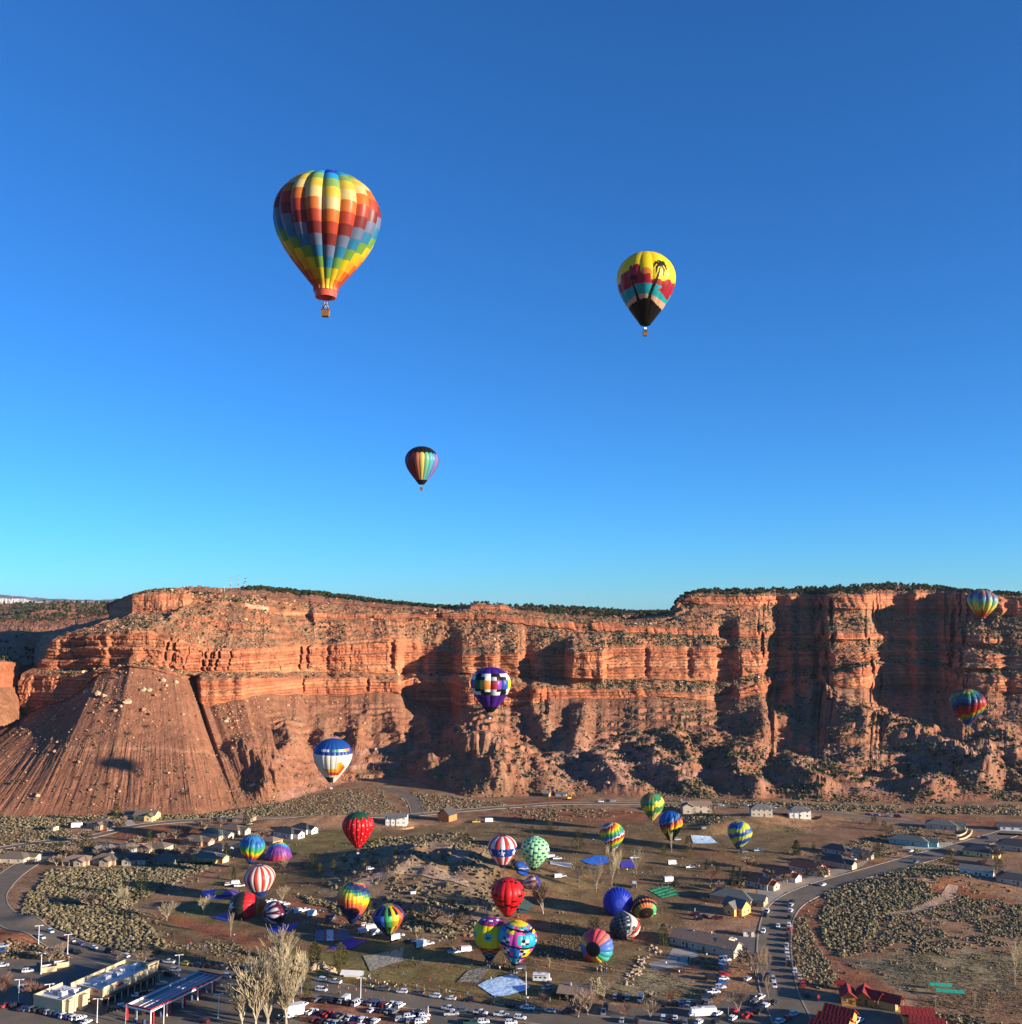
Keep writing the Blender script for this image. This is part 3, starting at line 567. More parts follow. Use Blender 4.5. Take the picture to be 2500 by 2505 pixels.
# sagebrush and dry grass on the valley floor
def scatter_poly(pts, n, jit=3):
    P = pixpoly(pts); a = np.array(P); x = RNG.uniform(a[:, 0].min(), a[:, 0].max(), n*6); y = RNG.uniform(a[:, 1].min(), a[:, 1].max(), n*6)
    m = inpoly(x+jit*(fbm(x/8, y/8, 77, 2)-0.5)*2, y+jit*(fbm(x/8, y/8, 78, 2)-0.5)*2, P); x, y = x[m][:n], y[m][:n]; return x, y
SAGEC = [(0.22, 0.17, 0.095), (0.16, 0.125, 0.07), (0.29, 0.225, 0.13), (0.10, 0.085, 0.05), (0.19, 0.165, 0.085)]
DRYC = [(0.36, 0.28, 0.15), (0.30, 0.225, 0.12), (0.24, 0.19, 0.10)]
SV = []; DV = []; ROADKEEP = []
def sage(pts, n, s0, s1, cl=0.0, dst=None):
    n = int(n*1.5); x, y = scatter_poly(pts, n); s0, s1 = s0*.74, s1*.74
    if cl: k = fbm(x/10, y/8, 93, 3)+RNG.uniform(-.12, .12, len(x)) > cl; x, y = x[k], y[k]
    (SV if dst is None else dst).append((x, y, RNG.uniform(s0, s1, len(x))))
LEFTP = [(28,2262),(66,2185),(130,2128),(330,2128),(410,2122),(440,2130),(400,2160),(375,2190),(325,2215),(340,2245),(385,2275),(415,2310),(370,2345),(330,2340),(200,2300),(80,2256)]
sage(LEFTP, 1700, 1.6, 2.9); sage(LEFTP, 1900, 0.7, 1.7, 0.3)
sage([(400,2112),(520,2118),(470,2140),(400,2175),(350,2200),(330,2160)], 500, 1.4, 2.6)
sage([(0,2030),(140,2020),(240,2070),(150,2100),(0,2140)], 700, 1.0, 2.2)
sage([(0,1985),(300,1985),(560,1985),(700,1965),(640,2000),(330,2005),(0,2035)], 1500, 1.2, 2.8)
sage([(1170,2495),(1170,2495),(1240,2480)], 1, 1, 1)
RIGHTP = [(2015,2175),(2080,2150),(2150,2140),(2290,2165),(2270,2190),(2200,2215),(2160,2235),(2130,2290),(2120,2330),(2070,2345),(2020,2330),(2000,2290),(1990,2240),(2010,2210)]
sage(RIGHTP, 1100, 1.5, 2.6); sage(RIGHTP, 1500, 0.7, 1.5, 0.3)
sage([(2180,2200),(2330,2190),(2500,2215),(2520,2290),(2420,2320),(2250,2330),(2140,2330),(2160,2260)], 2300, 1.0, 2.2, 0.42)
sage([(1945,2240),(1975,2250),(2020,2330),(2060,2400),(2010,2425),(1960,2400),(1930,2330)], 500, 0.9, 1.8)
sage([(2160,2140),(2240,2110),(2320,2120),(2400,2160),(2300,2158),(2200,2145)], 500, 1.3, 2.4)
sage([(2150,2045),(2230,2020),(2290,2040),(2360,2090),(2300,2105),(2210,2075)], 350, 1.2, 2.4, 0.4)
sage([(2040,2080),(2110,2045),(2200,2060),(2220,2085),(2120,2100)], 260, 1.2, 2.4, 0.4)
sage([(860,2090),(1000,2060),(1120,2035),(1240,2080),(1240,2160),(1220,2280),(1100,2300),(960,2255),(860,2225),(800,2170),(830,2120)], 1500, 1.2, 3.0, 0.46)
sage([(880,2070),(960,2050),(1100,2040),(1090,2090),(1000,2110),(900,2110)], 300, 1.8, 3.4)
sage([(1090,2290),(1000,2275),(870,2250),(760,2210),(730,2185),(860,2220),(1010,2255),(1120,2270)], 600, 1.2, 2.6)
sage([(1250,1972),(1420,1972),(1560,1990),(1500,2005),(1280,2010),(1230,2000)], 350, 1.2, 2.6, 0.45)
sage([(1600,1958),(1900,1962),(2250,1975),(2500,1970),(2500,1995),(2240,1990),(1900,1980),(1620,1975)], 1300, 1.4, 3.2, 0.4)
sage([(640,1965),(920,1925),(985,1990),(760,1995),(640,1998)], 1500, 0.9, 2.0, 0.38)
sage([(960,1935),(1240,1965),(1240,1975),(1060,1985),(1000,1975)], 350, 1.2, 2.6)
sage([(1660,2010),(1720,1990),(1790,2010),(1740,2035)], 120, 1.2, 2.4)
sage([(2220,2480),(2330,2480),(2520,2500),(2520,2560),(2220,2560)], 350, 1.0, 2.2, 0.42)
sage([(0,2310),(110,2310),(190,2345),(210,2370),(90,2360),(0,2350)], 200, 1.0, 2.2)
sage([(410,2310),(560,2300),(640,2340),(620,2370),(480,2365)], 260, 0.8, 1.6, 0.45)
sage([(1470,2440),(1570,2370),(1660,2395),(1730,2430),(1660,2450),(1520,2455)], 900, 0.5, 1.2, 0.4, DV)
sage([(1300,2310),(1420,2280),(1440,2330),(1420,2350),(1320,2345)], 500, 0.7, 1.5, 0, DV)
sage([(1345,2250),(1420,2260),(1425,2280),(1340,2275)], 160, 0.8, 1.5, 0, DV)
sage([(2110,2350),(2250,2325),(2430,2325),(2520,2345),(2520,2440),(2330,2470),(2180,2410)], 2600, 0.5, 1.3, 0.36, DV)
sage([(2240,2440),(2520,2440),(2520,2560),(2240,2560)], 700, 0.6, 1.4, 0.4, DV)
sage([(1700,2330),(1780,2350),(1760,2380),(1690,2350)], 160, 0.7, 1.4, 0, DV)
sage([(1760,2010),(1800,2000),(1850,2030),(2100,2050),(1900,2045)], 0, 1, 1)
sage([(-40,2030),(300,2120),(450,2240),(900,2330),(1500,2420),(1900,2450),(2540,2520),(2540,2000),(2000,2000),(1300,2000),(700,2010),(300,2020)], 1500, 0.6, 1.7, 0.5)
sage([(30,2240),(150,2110),(500,2108),(480,2160),(360,2200),(430,2300),(420,2350),(60,2280)], 900, 0.8, 1.9, 0.4)
sage([(1960,2160),(2540,2150),(2540,2350),(2060,2400),(1960,2300)], 1100, 0.8, 1.9, 0.45)
def flush(lst, protos, cols, nm, lab, cat):
    x = np.concatenate([a[0] for a in lst]); y = np.concatenate([a[1] for a in lst]); s_ = np.concatenate([a[2] for a in lst])
    k = clear_of_roads(x, y); x, y, s_ = x[k], y[k], s_[k]
    P = np.stack([x, y, gz(x, y)-0.08], -1); stuff(nm, tile(protos, P, s_, RNG.uniform(0, 6.28, len(x)), mixc(len(x), cols)), M_shrub, lab, cat)
# ------------------------------------------------------------------ roads, car parks, walks, tarps: sheets draped over the ground
M_asph = attr_mat('asphalt', rough=0.9, spec=0.15, scales=((0.12, 0.12), (1.0, 0.10), (6.0, 0.10)))
M_conc = attr_mat('concrete', rough=0.9, spec=0.15, scales=((0.3, 0.12), (2.0, 0.10)))
M_cloth = attr_mat('tarp_cloth', rough=0.55, spec=0.25, scales=((0.5, 0.08), (3.0, 0.06)))
SHEETS = []
def gridify(P, st):                                   # triangulate a polygon finely enough to drape
    bm = bmesh.new(); vs_ = [bm.verts.new((x, y, 0)) for x, y in P]; f = bm.faces.new(vs_)
    bmesh.ops.triangulate(bm, faces=[f])
    for _ in range(7):
        es = [e for e in bm.edges if e.calc_length() > st]
        if not es: break
        bmesh.ops.subdivide_edges(bm, edges=es, cuts=1); bmesh.ops.triangulate(bm, faces=bm.faces[:])
    V = np.array([v.co[:] for v in bm.verts]); bm.verts.index_update(); F = np.array([[v.index for v in f.verts] for f in bm.faces]); bm.free()
    return V, F
def hi_gz(x, y):                                      # highest of the neighbourhood, so that a sheet clears the ground mesh
    a = gz(x, y)
    for dx, dy in ((1, 0), (-1, 0), (0, 1), (0, -1)): a = np.maximum(a, gz(x+dx, y+dy))
    return a
def sheet(name, P, z, col, mat, st=4.0, colf=None):
    V, F = gridify(P, st); V[:, 2] = hi_gz(V[:, 0], V[:, 1])+z
    if np.cross(V[F[0, 1]]-V[F[0, 0]], V[F[0, 2]]-V[F[0, 0]])[2] < 0: F = F[:, ::-1]
    c = np.tile(np.array(col), (len(V), 1)) if colf is None else colf(V)
    return link(name, mesh_np(name, V, F, c, True, mat))
def smooth_line(pts, st=3.0):
    P = np.array([flat(u, v) for u, v in pts]); d = np.r_[0, np.cumsum(np.hypot(*np.diff(P, axis=0).T))]
    n = max(int(d[-1]/st), 2); t = np.linspace(0, d[-1], n)
    # Catmull-Rom through the points
    out = []
    for q in t:
        i = min(max(np.searchsorted(d, q)-1, 0), len(P)-2); f = (q-d[i])/(d[i+1]-d[i]+1e-9)
        p0, p1, p2, p3 = P[max(i-1, 0)], P[i], P[i+1], P[min(i+2, len(P)-1)]
        out.append(0.5*((2*p1)+(p2-p0)*f+(2*p0-5*p1+4*p2-p3)*f*f+(3*p1-p0-3*p2+p3)*f**3))
    return np.array(out)
def offs(L, w):
    t = np.gradient(L, axis=0); t /= np.linalg.norm(t, axis=1)[:, None]+1e-9; return L+np.stack([-t[:, 1], t[:, 0]], -1)*w
ROADP = []
def strip(name, L, w0, w1, z, col, mat, nx=5):
    rows = [offs(L, w0+(w1-w0)*k/(nx-1)) for k in range(nx)]; V = np.stack(rows, 1).reshape(-1, 2); n = len(L)
    zz = hi_gz(V[:, 0], V[:, 1]); V = np.column_stack([V, zz+z]); i = np.arange(n*nx).reshape(n, nx)
    F = np.stack([i[:-1, :-1], i[1:, :-1], i[1:, 1:], i[:-1, 1:]], -1).reshape(-1, 4)
    if np.cross(V[F[0, 1]]-V[F[0, 0]], V[F[0, 2]]-V[F[0, 0]])[2] < 0: F = F[:, ::-1]
    return V, F
def road(name, pts, w, kerb=True, col=(0.165, 0.130, 0.092), z=0.05, line=None):
    L = smooth_line(pts); V, F = strip(name, L, -w/2, w/2, z, col, M_asph, 7)
    r = link(name, mesh_np(name, V, F, np.tile(col, (len(V), 1))*(0.85+0.3*fbm(V[:, 0]/3, V[:, 1]/9, 33, 3))[:, None], True, M_asph)); tag(r, kind='structure')
    ROADP.append([tuple(p) for p in offs(L, w/2+1.2)]+[tuple(p) for p in offs(L, -w/2-1.2)[::-1]])
    if kerb:
        for s_ in (-1, 1):
            A, B = offs(L, s_*w/2), offs(L, s_*(w/2+0.55)); zz = np.maximum(hi_gz(A[:, 0], A[:, 1]), hi_gz(B[:, 0], B[:, 1])); n = len(L)
            V = np.concatenate([np.column_stack([A, zz]), np.column_stack([A, zz+0.16]), np.column_stack([B, zz+0.17]), np.column_stack([B, zz-0.1])]); F = []
            for k in range(3):
                q = np.arange(n-1); F.append(np.stack([k*n+q, k*n+q+1, (k+1)*n+q+1, (k+1)*n+q], -1))
            F = np.concatenate(F); F = F if s_ < 0 else F[:, ::-1]
            tag(link('kerb', mesh_np('kerb', V, F, np.tile((0.36, 0.30, 0.235), (len(V), 1)), False, M_conc)), kind='structure')
    return L
def lot(name, pts, col, mat=None, z=0.035, st=4.0, keep=True):
    P = pixpoly(pts); o = sheet(name, P, z, col, mat or M_asph, st); tag(o, kind='structure')
    if keep: ROADP.append(P)
    return o
def clear_of_roads(x, y):
    k = np.ones(len(x), bool)
    for P in ROADP: k &= ~inpoly(x, y, P)
    return k
ASPH = (0.165, 0.130, 0.092)
L_main = road('road', [(128,2088),(100,2098),(60,2118),(15,2150),(-18,2190),(-15,2222),(18,2250),(86,2280),(145,2304),(200,2324),(300,2350),(400,2367),(520,2382),(640,2400),(760,2418),(900,2437),(1000,2449),(1100,2461),(1300,2484),(1500,2508),(1800,2545)], 13.5)
L_right = road('road', [(2500,2030),(2420,2052),(2330,2078),(2230,2105),(2130,2135),(2060,2155),(1990,2178),(1935,2205),(1905,2240),(1895,2290),(1895,2350),(1905,2420),(1930,2480),(1960,2540)], 14.5, z=0.06)
L_top = road('road', [(-60,2085),(100,2060),(190,2052),(250,2040),(310,2024),(400,2012),(500,2006),(620,2004),(760,2003),(900,1998),(1010,1993),(1120,1983),(1240,1975),(1330,1968),(1420,1966),(1520,1966),(1700,1968),(1900,1980),(2050,1994),(2200,2008),(2330,2022),(2420,2032),(2520,2040)], 8.0)
L_spur = road('road', [(1022,1992),(1015,1968),(1000,1950),(970,1936),(925,1930)], 9.0, z=0.065)
L_se = road('road', [(2300,2090),(2390,2108),(2480,2135),(2560,2160)], 7.0, kerb=False, z=0.065)
L_sub = road('road', [(150,2100),(220,2094),(330,2085),(420,2085),(500,2078),(560,2064),(620,2045)], 7.0, kerb=False)
lot('car_park', [(-60,2350),(60,2350),(150,2346),(235,2344),(330,2366),(640,2412),(700,2430),(740,2450),(735,2560),(-60,2560)], ASPH)
lot('car_park', [(740,2437),(860,2446),(1010,2464),(1100,2480),(1300,2500),(1300,2560),(730,2560)], (0.27, 0.12, 0.065), M_ground)
lot('car_park', [(1060,2482),(1180,2494),(1300,2508),(1300,2560),(1030,2560)], (0.13, 0.11, 0.09), z=0.07)
lot('car_park', [(1480,2455),(1560,2462),(1690,2462),(1760,2455),(1790,2430),(1850,2425),(1890,2440),(1920,2520),(1900,2560),(1440,2560),(1440,2500)], (0.155, 0.12, 0.085))
lot('car_park', [(1752,2330),(1790,2300),(1800,2285),(1848,2290),(1845,2335),(1820,2342),(1758,2332)], (0.13, 0.115, 0.10))
lot('car_park', [(1960,2440),(2050,2430),(2150,2460),(2260,2480),(2290,2560),(1930,2560),(1940,2480)], ASPH)
lot('pavement', [(1850,2170),(1890,2160),(1935,2170),(1900,2200),(1880,2230),(1872,2300),(1862,2300),(1864,2230)], (0.36, 0.30, 0.23), M_conc, z=0.03)
lot('footpath', [(1900,2158),(1960,2148),(2080,2115),(2130,2100),(2110,2118),(2000,2158),(1930,2182),(1890,2180)], (0.36, 0.28, 0.19), M_conc, z=0.03)
lot('driveway', [(2205,2075),(2240,2062),(2330,2060),(2330,2075),(2270,2082)], (0.42, 0.36, 0.28), M_conc, z=0.03)
lot('driveway', [(298,2008),(322,2005),(332,2016),(310,2020)], (0.42, 0.36, 0.28), M_conc, z=0.03)
lot('driveway', [(2048,2118),(2072,2112),(2088,2120),(2062,2130)], (0.42, 0.36, 0.28), M_conc, z=0.03)
lot('court', [(1645,2322),(1700,2322),(1712,2338),(1680,2350),(1685,2362),(1600,2372),(1585,2358),(1630,2345)], (0.34, 0.30, 0.245), M_conc, z=0.04)
lot('pavement', [(240,2352),(150,2354),(130,2358),(120,2480),(150,2502),(240,2490),(330,2440),(380,2400)], (0.13, 0.115, 0.1), z=0.045)
lot('trail', [(870,2178),(930,2172),(1000,2168),(1085,2178),(1140,2192),(1150,2200),(1080,2190),(990,2178),(900,2186)], (0.40, 0.27, 0.17), M_ground, z=0.02, st=2.5, keep=False)
lot('trail', [(2010,2200),(1985,2245),(1990,2300),(2020,2345),(2080,2385),(2095,2380),(2040,2340),(2008,2295),(2002,2245),(2022,2205)], (0.30, 0.125, 0.06), M_ground, z=0.02, st=2.5)
lot('trail', [(2030,2148),(2160,2150),(2290,2170),(2290,2176),(2160,2156),(2030,2154)], (0.36, 0.2, 0.12), M_ground, z=0.02, st=2.5)
lot('trail', [(2160,2235),(2230,2225),(2300,2196),(2320,2176),(2345,2180),(2330,2205),(2250,2232),(2180,2240)], (0.42, 0.27, 0.17), M_ground, z=0.02, st=2.5)
for k in range(6):                                    # worn wheel tracks across the field
    a = [((480+9*k,2200-3*k),(560+9*k,2150-2*k),(640+8*k,2120)), ((1230,2310+7*k),(1330,2330+7*k),(1430,2350+6*k))][k % 2]
    L = smooth_line(a); V, F = strip('track', L, -0.5, 0.5, 0.03, None, M_ground, 3)
    tag(link('track', mesh_np('track', V, F, np.tile((0.34, 0.18, 0.09), (len(V), 1)), True, M_ground)), kind='structure')
for k in range(9):                                    # dashes at the crossing on the right road
    pass
flush(SV, BLOBS, SAGEC, 'sagebrush', 'grey green sagebrush covering the open lots', 'sagebrush')
flush(DV, TUFTS, DRYC, 'dry_grass', 'tufts of pale dry grass and weeds', 'grass')
# ------------------------------------------------------------------ people
def body_mesh(pose):
    """one continuous low figure grown over a joint skeleton"""
    J = {'pel': (0, 0, .95, .145), 'wai': (0, 0, 1.12, .13), 'che': (0, 0.01, 1.35, .165), 'nec': (0, 0, 1.50, .065), 'hea': (0, 0.02, 1.62, .10), 'top': (0, 0.015, 1.72, .085),
         'lh': (-.10, 0, .90, .10), 'lk': (-.11, .03, .50, .075), 'la': (-.11, -.02, .09, .05), 'lt': (-.11, .13, .04, .045), 'rh': (.10, 0, .90, .10), 'rk': (.11, .03, .50, .075), 'ra': (.11, -.02, .09, .05), 'rt': (.11, .13, .04, .045),
         'ls': (-.20, 0, 1.42, .07), 'le': (-.26, -.02, 1.14, .052), 'lw': (-.25, .06, .90, .04), 'lf': (-.25, .09, .80, .035), 'rs': (.20, 0, 1.42, .07), 're': (.26, -.02, 1.14, .052), 'rw': (.25, .06, .90, .04), 'rf': (.25, .09, .80, .035)}
    def mv(k, dx, dy, dz): a = J[k]; J[k] = (a[0]+dx, a[1]+dy, a[2]+dz, a[3])
    if pose == 1:
        mv('lk', 0, .14, .02); mv('la', 0, .26, .0); mv('lt', 0, .26, .02); mv('ra', 0, -.24, .04); mv('rt', 0, -.22, .02); mv('rk', 0, -.04, 0); mv('lw', 0, -.16, .02); mv('lf', 0, -.2, .03); mv('rw', 0, .16, .03); mv('rf', 0, .22, .05)
    if pose == 2:
        mv('re', .10, .12, .22); mv('rw', .04, .24, .66); mv('rf', .02, .28, .86); mv('hea', 0, -.02, 0)
    K = list(J); E = [('pel', 'wai'), ('wai', 'che'), ('che', 'nec'), ('nec', 'hea'), ('hea', 'top'), ('pel', 'lh'), ('lh', 'lk'), ('lk', 'la'), ('la', 'lt'), ('pel', 'rh'), ('rh', 'rk'), ('rk', 'ra'), ('ra', 'rt'), ('che', 'ls'), ('ls', 'le'), ('le', 'lw'), ('lw', 'lf'), ('che', 'rs'), ('rs', 're'), ('re', 'rw'), ('rw', 'rf')]
    me = bpy.data.meshes.new('skeleton'); me.from_pydata([J[k][:3] for k in K], [(K.index(a), K.index(b)) for a, b in E], [])
    o = bpy.data.objects.new('skeleton', me); COL.objects.link(o); o.modifiers.new('s', 'SKIN'); 
    for i, k in enumerate(K): me.skin_vertices[0].data[i].radius = (J[k][3], J[k][3])
    me.skin_vertices[0].data[0].use_root = True
    bpy.context.view_layer.update(); out = bpy.data.meshes.new_from_object(o.evaluated_get(bpy.context.evaluated_depsgraph_get())); bpy.data.objects.remove(o); out.name = 'person_body'
    for m in ('skin', 'coat', 'trouser', 'shoe'): out.materials.append(None)
    mi = []
    for p in out.polygons:
        z = p.center.z; x = abs(p.center.x)
        mi.append(0 if z > 1.49 and x < .13 else 3 if z < .11 else 2 if (z < .93 and x < .2) else 0 if (z < .86 or z > 1.9) else 1)
    out.polygons.foreach_set('material_index', mi); return out
BODY = [body_mesh(k) for k in range(3)]
hb = MB(); hb.loft([[(0.108*r*cos(a), 0.005+0.118*r*sin(a)-0.012, z) for a in np.linspace(0, 2*pi, 9)[:-1]] for r, z in ((1.02, 1.64), (1.08, 1.69), (.85, 1.76), (.3, 1.785))]); HAIR = hb.mesh('hair', [None])
M_skin = paint('skin', (0.45, 0.25, 0.17), 0.6)
COATS = [('black', (0.015, 0.015, 0.018)), ('red', (0.38, 0.03, 0.03)), ('navy', (0.02, 0.035, 0.10)), ('white', (0.7, 0.68, 0.64)), ('grey', (0.16, 0.16, 0.165)), ('tan', (0.36, 0.26, 0.15)), ('blue', (0.05, 0.14, 0.36)), ('maroon', (0.14, 0.02, 0.03)), ('green', (0.05, 0.12, 0.06)), ('orange', (0.6, 0.2, 0.04))]
TROUS = [('dark', (0.02, 0.02, 0.025)), ('jeans', (0.05, 0.08, 0.16)), ('khaki', (0.22, 0.17, 0.1))]
HAIRC = [(0.03, 0.02, 0.012), (0.12, 0.07, 0.03), (0.3, 0.2, 0.09), (0.02, 0.02, 0.02)]
def person(p, label, group=None, coat=None, rz=None, sc=1.0):
    me = BODY[random.choice((0, 0, 1, 2))]; o = link('person', me, None, tuple(p), random.uniform(0, 6.28) if rz is None else rz); o.scale = (sc, sc, sc)
    cn, cc_ = COATS[coat] if coat is not None else random.choice(COATS+[COATS[0]]*5+[COATS[2]]*3+[COATS[4]]*3+[COATS[3]]*2); tn, tc_ = random.choice(TROUS); hc = random.randrange(4)
    for k, m in enumerate((M_skin, paint('coat_'+cn, cc_, 0.8), paint('trousers_'+tn, tc_, 0.9), paint('shoe_black', (0.02, 0.02, 0.02)))):
        o.material_slots[k].link = 'OBJECT'; o.material_slots[k].material = m
    h = link('hair', HAIR, o); h.material_slots[0].link = 'OBJECT'; h.material_slots[0].material = paint('hair_%s' % ('black', 'brown', 'fair', 'dark')[hc], HAIRC[hc], 0.8)
    return tag(o, label.replace('#', cn), 'person', group)

# ------------------------------------------------------------------ balloons
PROF = np.array([(0, .085), (.1, .17), (.2, .255), (.3, .335), (.4, .405), (.5, .458), (.6, .49), (.67, .5), (.75, .49), (.83, .455), (.90, .405), (.96, .335), (1.01, .25), (1.045, .15), (1.06, .0)])
def prof_tab(mouth=0.085, n=400):
    t = np.linspace(0, 1, n); z = np.interp(t, np.linspace(0, 1, len(PROF)), PROF[:, 0]); r = np.interp(z, PROF[:, 0], PROF[:, 1])
    zz = PROF[:, 0]; rr = PROF[:, 1]
    # smooth by a short moving average in the table
    for _ in range(60): r[1:-1] = 0.25*r[:-2]+0.5*r[1:-1]+0.25*r[2:]; z[1:-1] = 0.25*z[:-2]+0.5*z[1:-1]+0.25*z[2:]
    d = np.r_[0, np.cumsum(np.hypot(np.diff(z), np.diff(r)))]; d /= d[-1]; return d, z/1.06, r
PD, PZ, PR = prof_tab()
M_wick = paint('wicker', (0.20, 0.10, 0.042), 0.8, 0.2, noise=0.35, scale=14, bump=0.6); M_hide = paint('suede_rim', (0.12, 0.06, 0.03), 0.7); M_steel = paint('steel', (0.45, 0.45, 0.46), 0.3, 0.5, 0.8); M_cable = paint('cable', (0.08, 0.08, 0.08), 0.5); M_white = paint('white_cloth', (0.75, 0.72, 0.66), 0.7)
def basket_meshes():
    b = MB(); r = lambda w, d, z: [(-w, -d, z), (w, -d, z), (w, d, z), (-w, d, z)]
    b.loft([r(.58, .48, 0), r(.62, .52, .1), r(.66, .55, .55), r(.72, .6, 1.1), r(.66, .54, 1.1), r(.6, .5, .15)], cap=True)
    rm = MB()
    for p, q in (((-.7, -.58), (.7, -.58)), ((.7, -.58), (.7, .58)), ((.7, .58), (-.7, .58)), ((-.7, .58), (-.7, -.58))): rm.tube((*p, 1.12), (*q, 1.12), .075, .075, 6)
    bu = MB()
    for p, q in (((-.5, -.4), (.5, -.4)), ((.5, -.4), (.5, .4)), ((.5, .4), (-.5, .4)), ((-.5, .4), (-.5, -.4))): bu.tube((*p, 2.05), (*q, 2.05), .035, .035, 5)
    for x in (-.2, .2): bu.tube((x, 0, 1.95), (x, 0, 2.5), .17, .19, 8); bu.tube((x, -.4, 2.05), (x, .4, 2.05), .03, .03, 4)
    up = MB(); up.tube((0, 0, 1.1), (0, 0, 2.05), .035, .03, 5)
    return b.mesh('basket', [M_wick]), rm.mesh('basket_rim', [M_hide]), bu.mesh('burner', [M_steel]), up.mesh('upright', [M_hide])
BASK = basket_meshes()
def add_basket(root, off, mouth_pts, bag=False):
    bl = link('basket', BASK[0], root, off); link('basket_rim', BASK[1], bl); link('burner', BASK[2], root, off)
    for x in (-.62, .62):
        for y in (-.5, .5): link('upright', BASK[3], root, (off[0]+x, off[1]+y, off[2]))
    c = MB()
    for k, (x, y) in enumerate(((-.5, -.4), (.5, -.4), (.5, .4), (-.5, .4))):
        for q in mouth_pts[k]: c.tube((off[0]+x, off[1]+y, off[2]+2.05), q, .018, .018, 3, cap=False)
    c.build('cable', M_cable, root)
    if bag:
        w = MB(); w.box(-.5, .5, -.70, -.56, .25, .95); w.build('bag', M_white, root, off)
def balloon(label, loc, D, H, axis, n, cf, na=3, nr=26, bulge=0.5, clamp=False, cen=0.0, skirt=None, basket=True, phi0=0.0, bag=False, sag=1.0, gap=0.0, panels=0, group='hot air balloons', people=0, name='hot_air_balloon', crown=None, mouth=.085):
    """loc: mouth centre (flying, standing) or envelope centre over the ground (lying, clamp=True)"""
    root = thing(name, label, 'hot air balloon', tuple(loc), 0.0, group)
    a = np.array(axis, float); a /= np.linalg.norm(a); toc = np.array([-loc[0], -loc[1], 0.0]); toc /= np.linalg.norm(toc)
    if abs(np.dot(toc, a)) > 0.75: toc = np.array([0, 0, 1.0])
    e1 = toc-a*np.dot(toc, a); e1 /= np.linalg.norm(e1); e2 = np.cross(a, e1)
    if e2[0] < 0: e2 = -e2
    wg = 2*pi/n; D = D/(1+bulge*0.2*wg); tr = np.linspace(0, 1, nr+1)
    if panels: tr = np.sort(np.unique(np.concatenate([np.linspace(0, 1, panels+1), np.linspace(0, 1, panels*2+1)])))
    zt = np.interp(tr, PD, PZ)*H; rt = np.maximum(np.interp(tr, PD, PR), mouth*(tr < .3))*D; av = np.linspace(-1, 1, na*2+1 if bulge else na+1)
    gl = float(gz(loc[0], loc[1]))-loc[2]
    def pts(phi, aa, z, r):
        q = r*(1+bulge*0.22*wg*(1-aa**2)*(1-0.5*(1-np.minimum(r/(0.3*D), 1))))
        p = np.outer(q*np.cos(phi), e1)+np.outer(q*np.sin(phi), e2)+np.outer(z-cen*H, a)
        if clamp:
            p[:, 2] = np.where(p[:, 2] > 0, p[:, 2]*sag, p[:, 2]); lim = gl+0.12+0.10*np.abs(np.sin(p[:, 0]*1.7)*np.cos(p[:, 1]*1.3)); p[:, 2] = np.maximum(p[:, 2], lim)
        return p
    def fcol(phi, t, i, aa):
        r = np.interp(t, PD, PR)/0.5; h = np.interp(t, PD, PZ)
        return np.array(cf(phi, t, i, aa, r*np.sin(phi), h, np.cos(phi) > 0))*0.80
    for i in range(n):
        ph = phi0+(i+av/2)*wg if False else phi0+i*wg+av*wg/2
        kk = i if i <= n//2 else i-n
        T, A = np.meshgrid(tr, av, indexing='ij'); PH = phi0+i*wg+A*wg/2
        V = pts(PH.ravel(), A.ravel(), np.repeat(zt, len(av)), np.repeat(rt, len(av))); nc = len(av)
        ix = np.arange(len(tr)*nc).reshape(len(tr), nc); F = np.stack([ix[:-1, :-1], ix[:-1, 1:], ix[1:, 1:], ix[1:, :-1]], -1)
        tm = (tr[:-1]+tr[1:])/2; am = (av[:-1]+av[1:])/2; TM, AM = np.meshgrid(tm, am, indexing='ij')
        pm = phi0+i*wg+AM*wg/2; pm = (pm+pi) % (2*pi)-pi
        c = fcol(pm.ravel(), TM.ravel(), kk, AM.ravel()).reshape(len(tm), len(am), 3)
        if panels:
            for b in range(panels):
                m = (tm > b/panels) & (tm < (b+1)/panels); q = F[m].reshape(-1, 4); us, inv = np.unique(q, return_inverse=True)
                link('fabric_panel', mesh_np('fabric_panel', V[us], inv.reshape(-1, 4), c[m].reshape(-1, 3), True, M_fabric), root)
        else: link('gore', mesh_np('gore', V, F.reshape(-1, 4), c.reshape(-1, 3), True, M_fabric), root)
    if crown is not None:                             # vent panel over the crown opening
        th = np.linspace(0, 2*pi, 25)[:-1]; rr = crown[0]*D; zc = np.interp(rr, PR[::-1][:120]*D, PZ[::-1][:120])*H+0.02*D
        V = pts(np.r_[th, 0.0], np.r_[np.ones(24), 0.0], np.r_[np.full(24, zc), zc+0.012*D], np.r_[np.full(24, rr), 0.0]); F = np.array([(k, (k+1) % 24, 24) for k in range(24)])
        cc_ = np.array([crown[1][k % len(crown[1])] for k in range(24)]); link('crown_vent', mesh_np('crown_vent', V, F, cc_, True, M_fabric), root)
    if skirt is not None:
        th = np.linspace(0, 2*pi, 25)[:-1]; r0 = rt[0]; rings = []
        for k, (f, z) in enumerate(((1.0, 0), (0.93, -0.022*H), (0.86, -0.05*H))): rings.append(np.outer(f*r0*np.cos(th), e1)+np.outer(f*r0*np.sin(th), e2)+a*z)
        V = np.concatenate(rings); F = np.array([(k*24+j, k*24+(j+1) % 24, (k+1)*24+(j+1) % 24, (k+1)*24+j) for k in range(2) for j in range(24)])
        link('skirt', mesh_np('skirt', V, F, np.tile(skirt, (len(F), 1)), True, M_fabric), root)
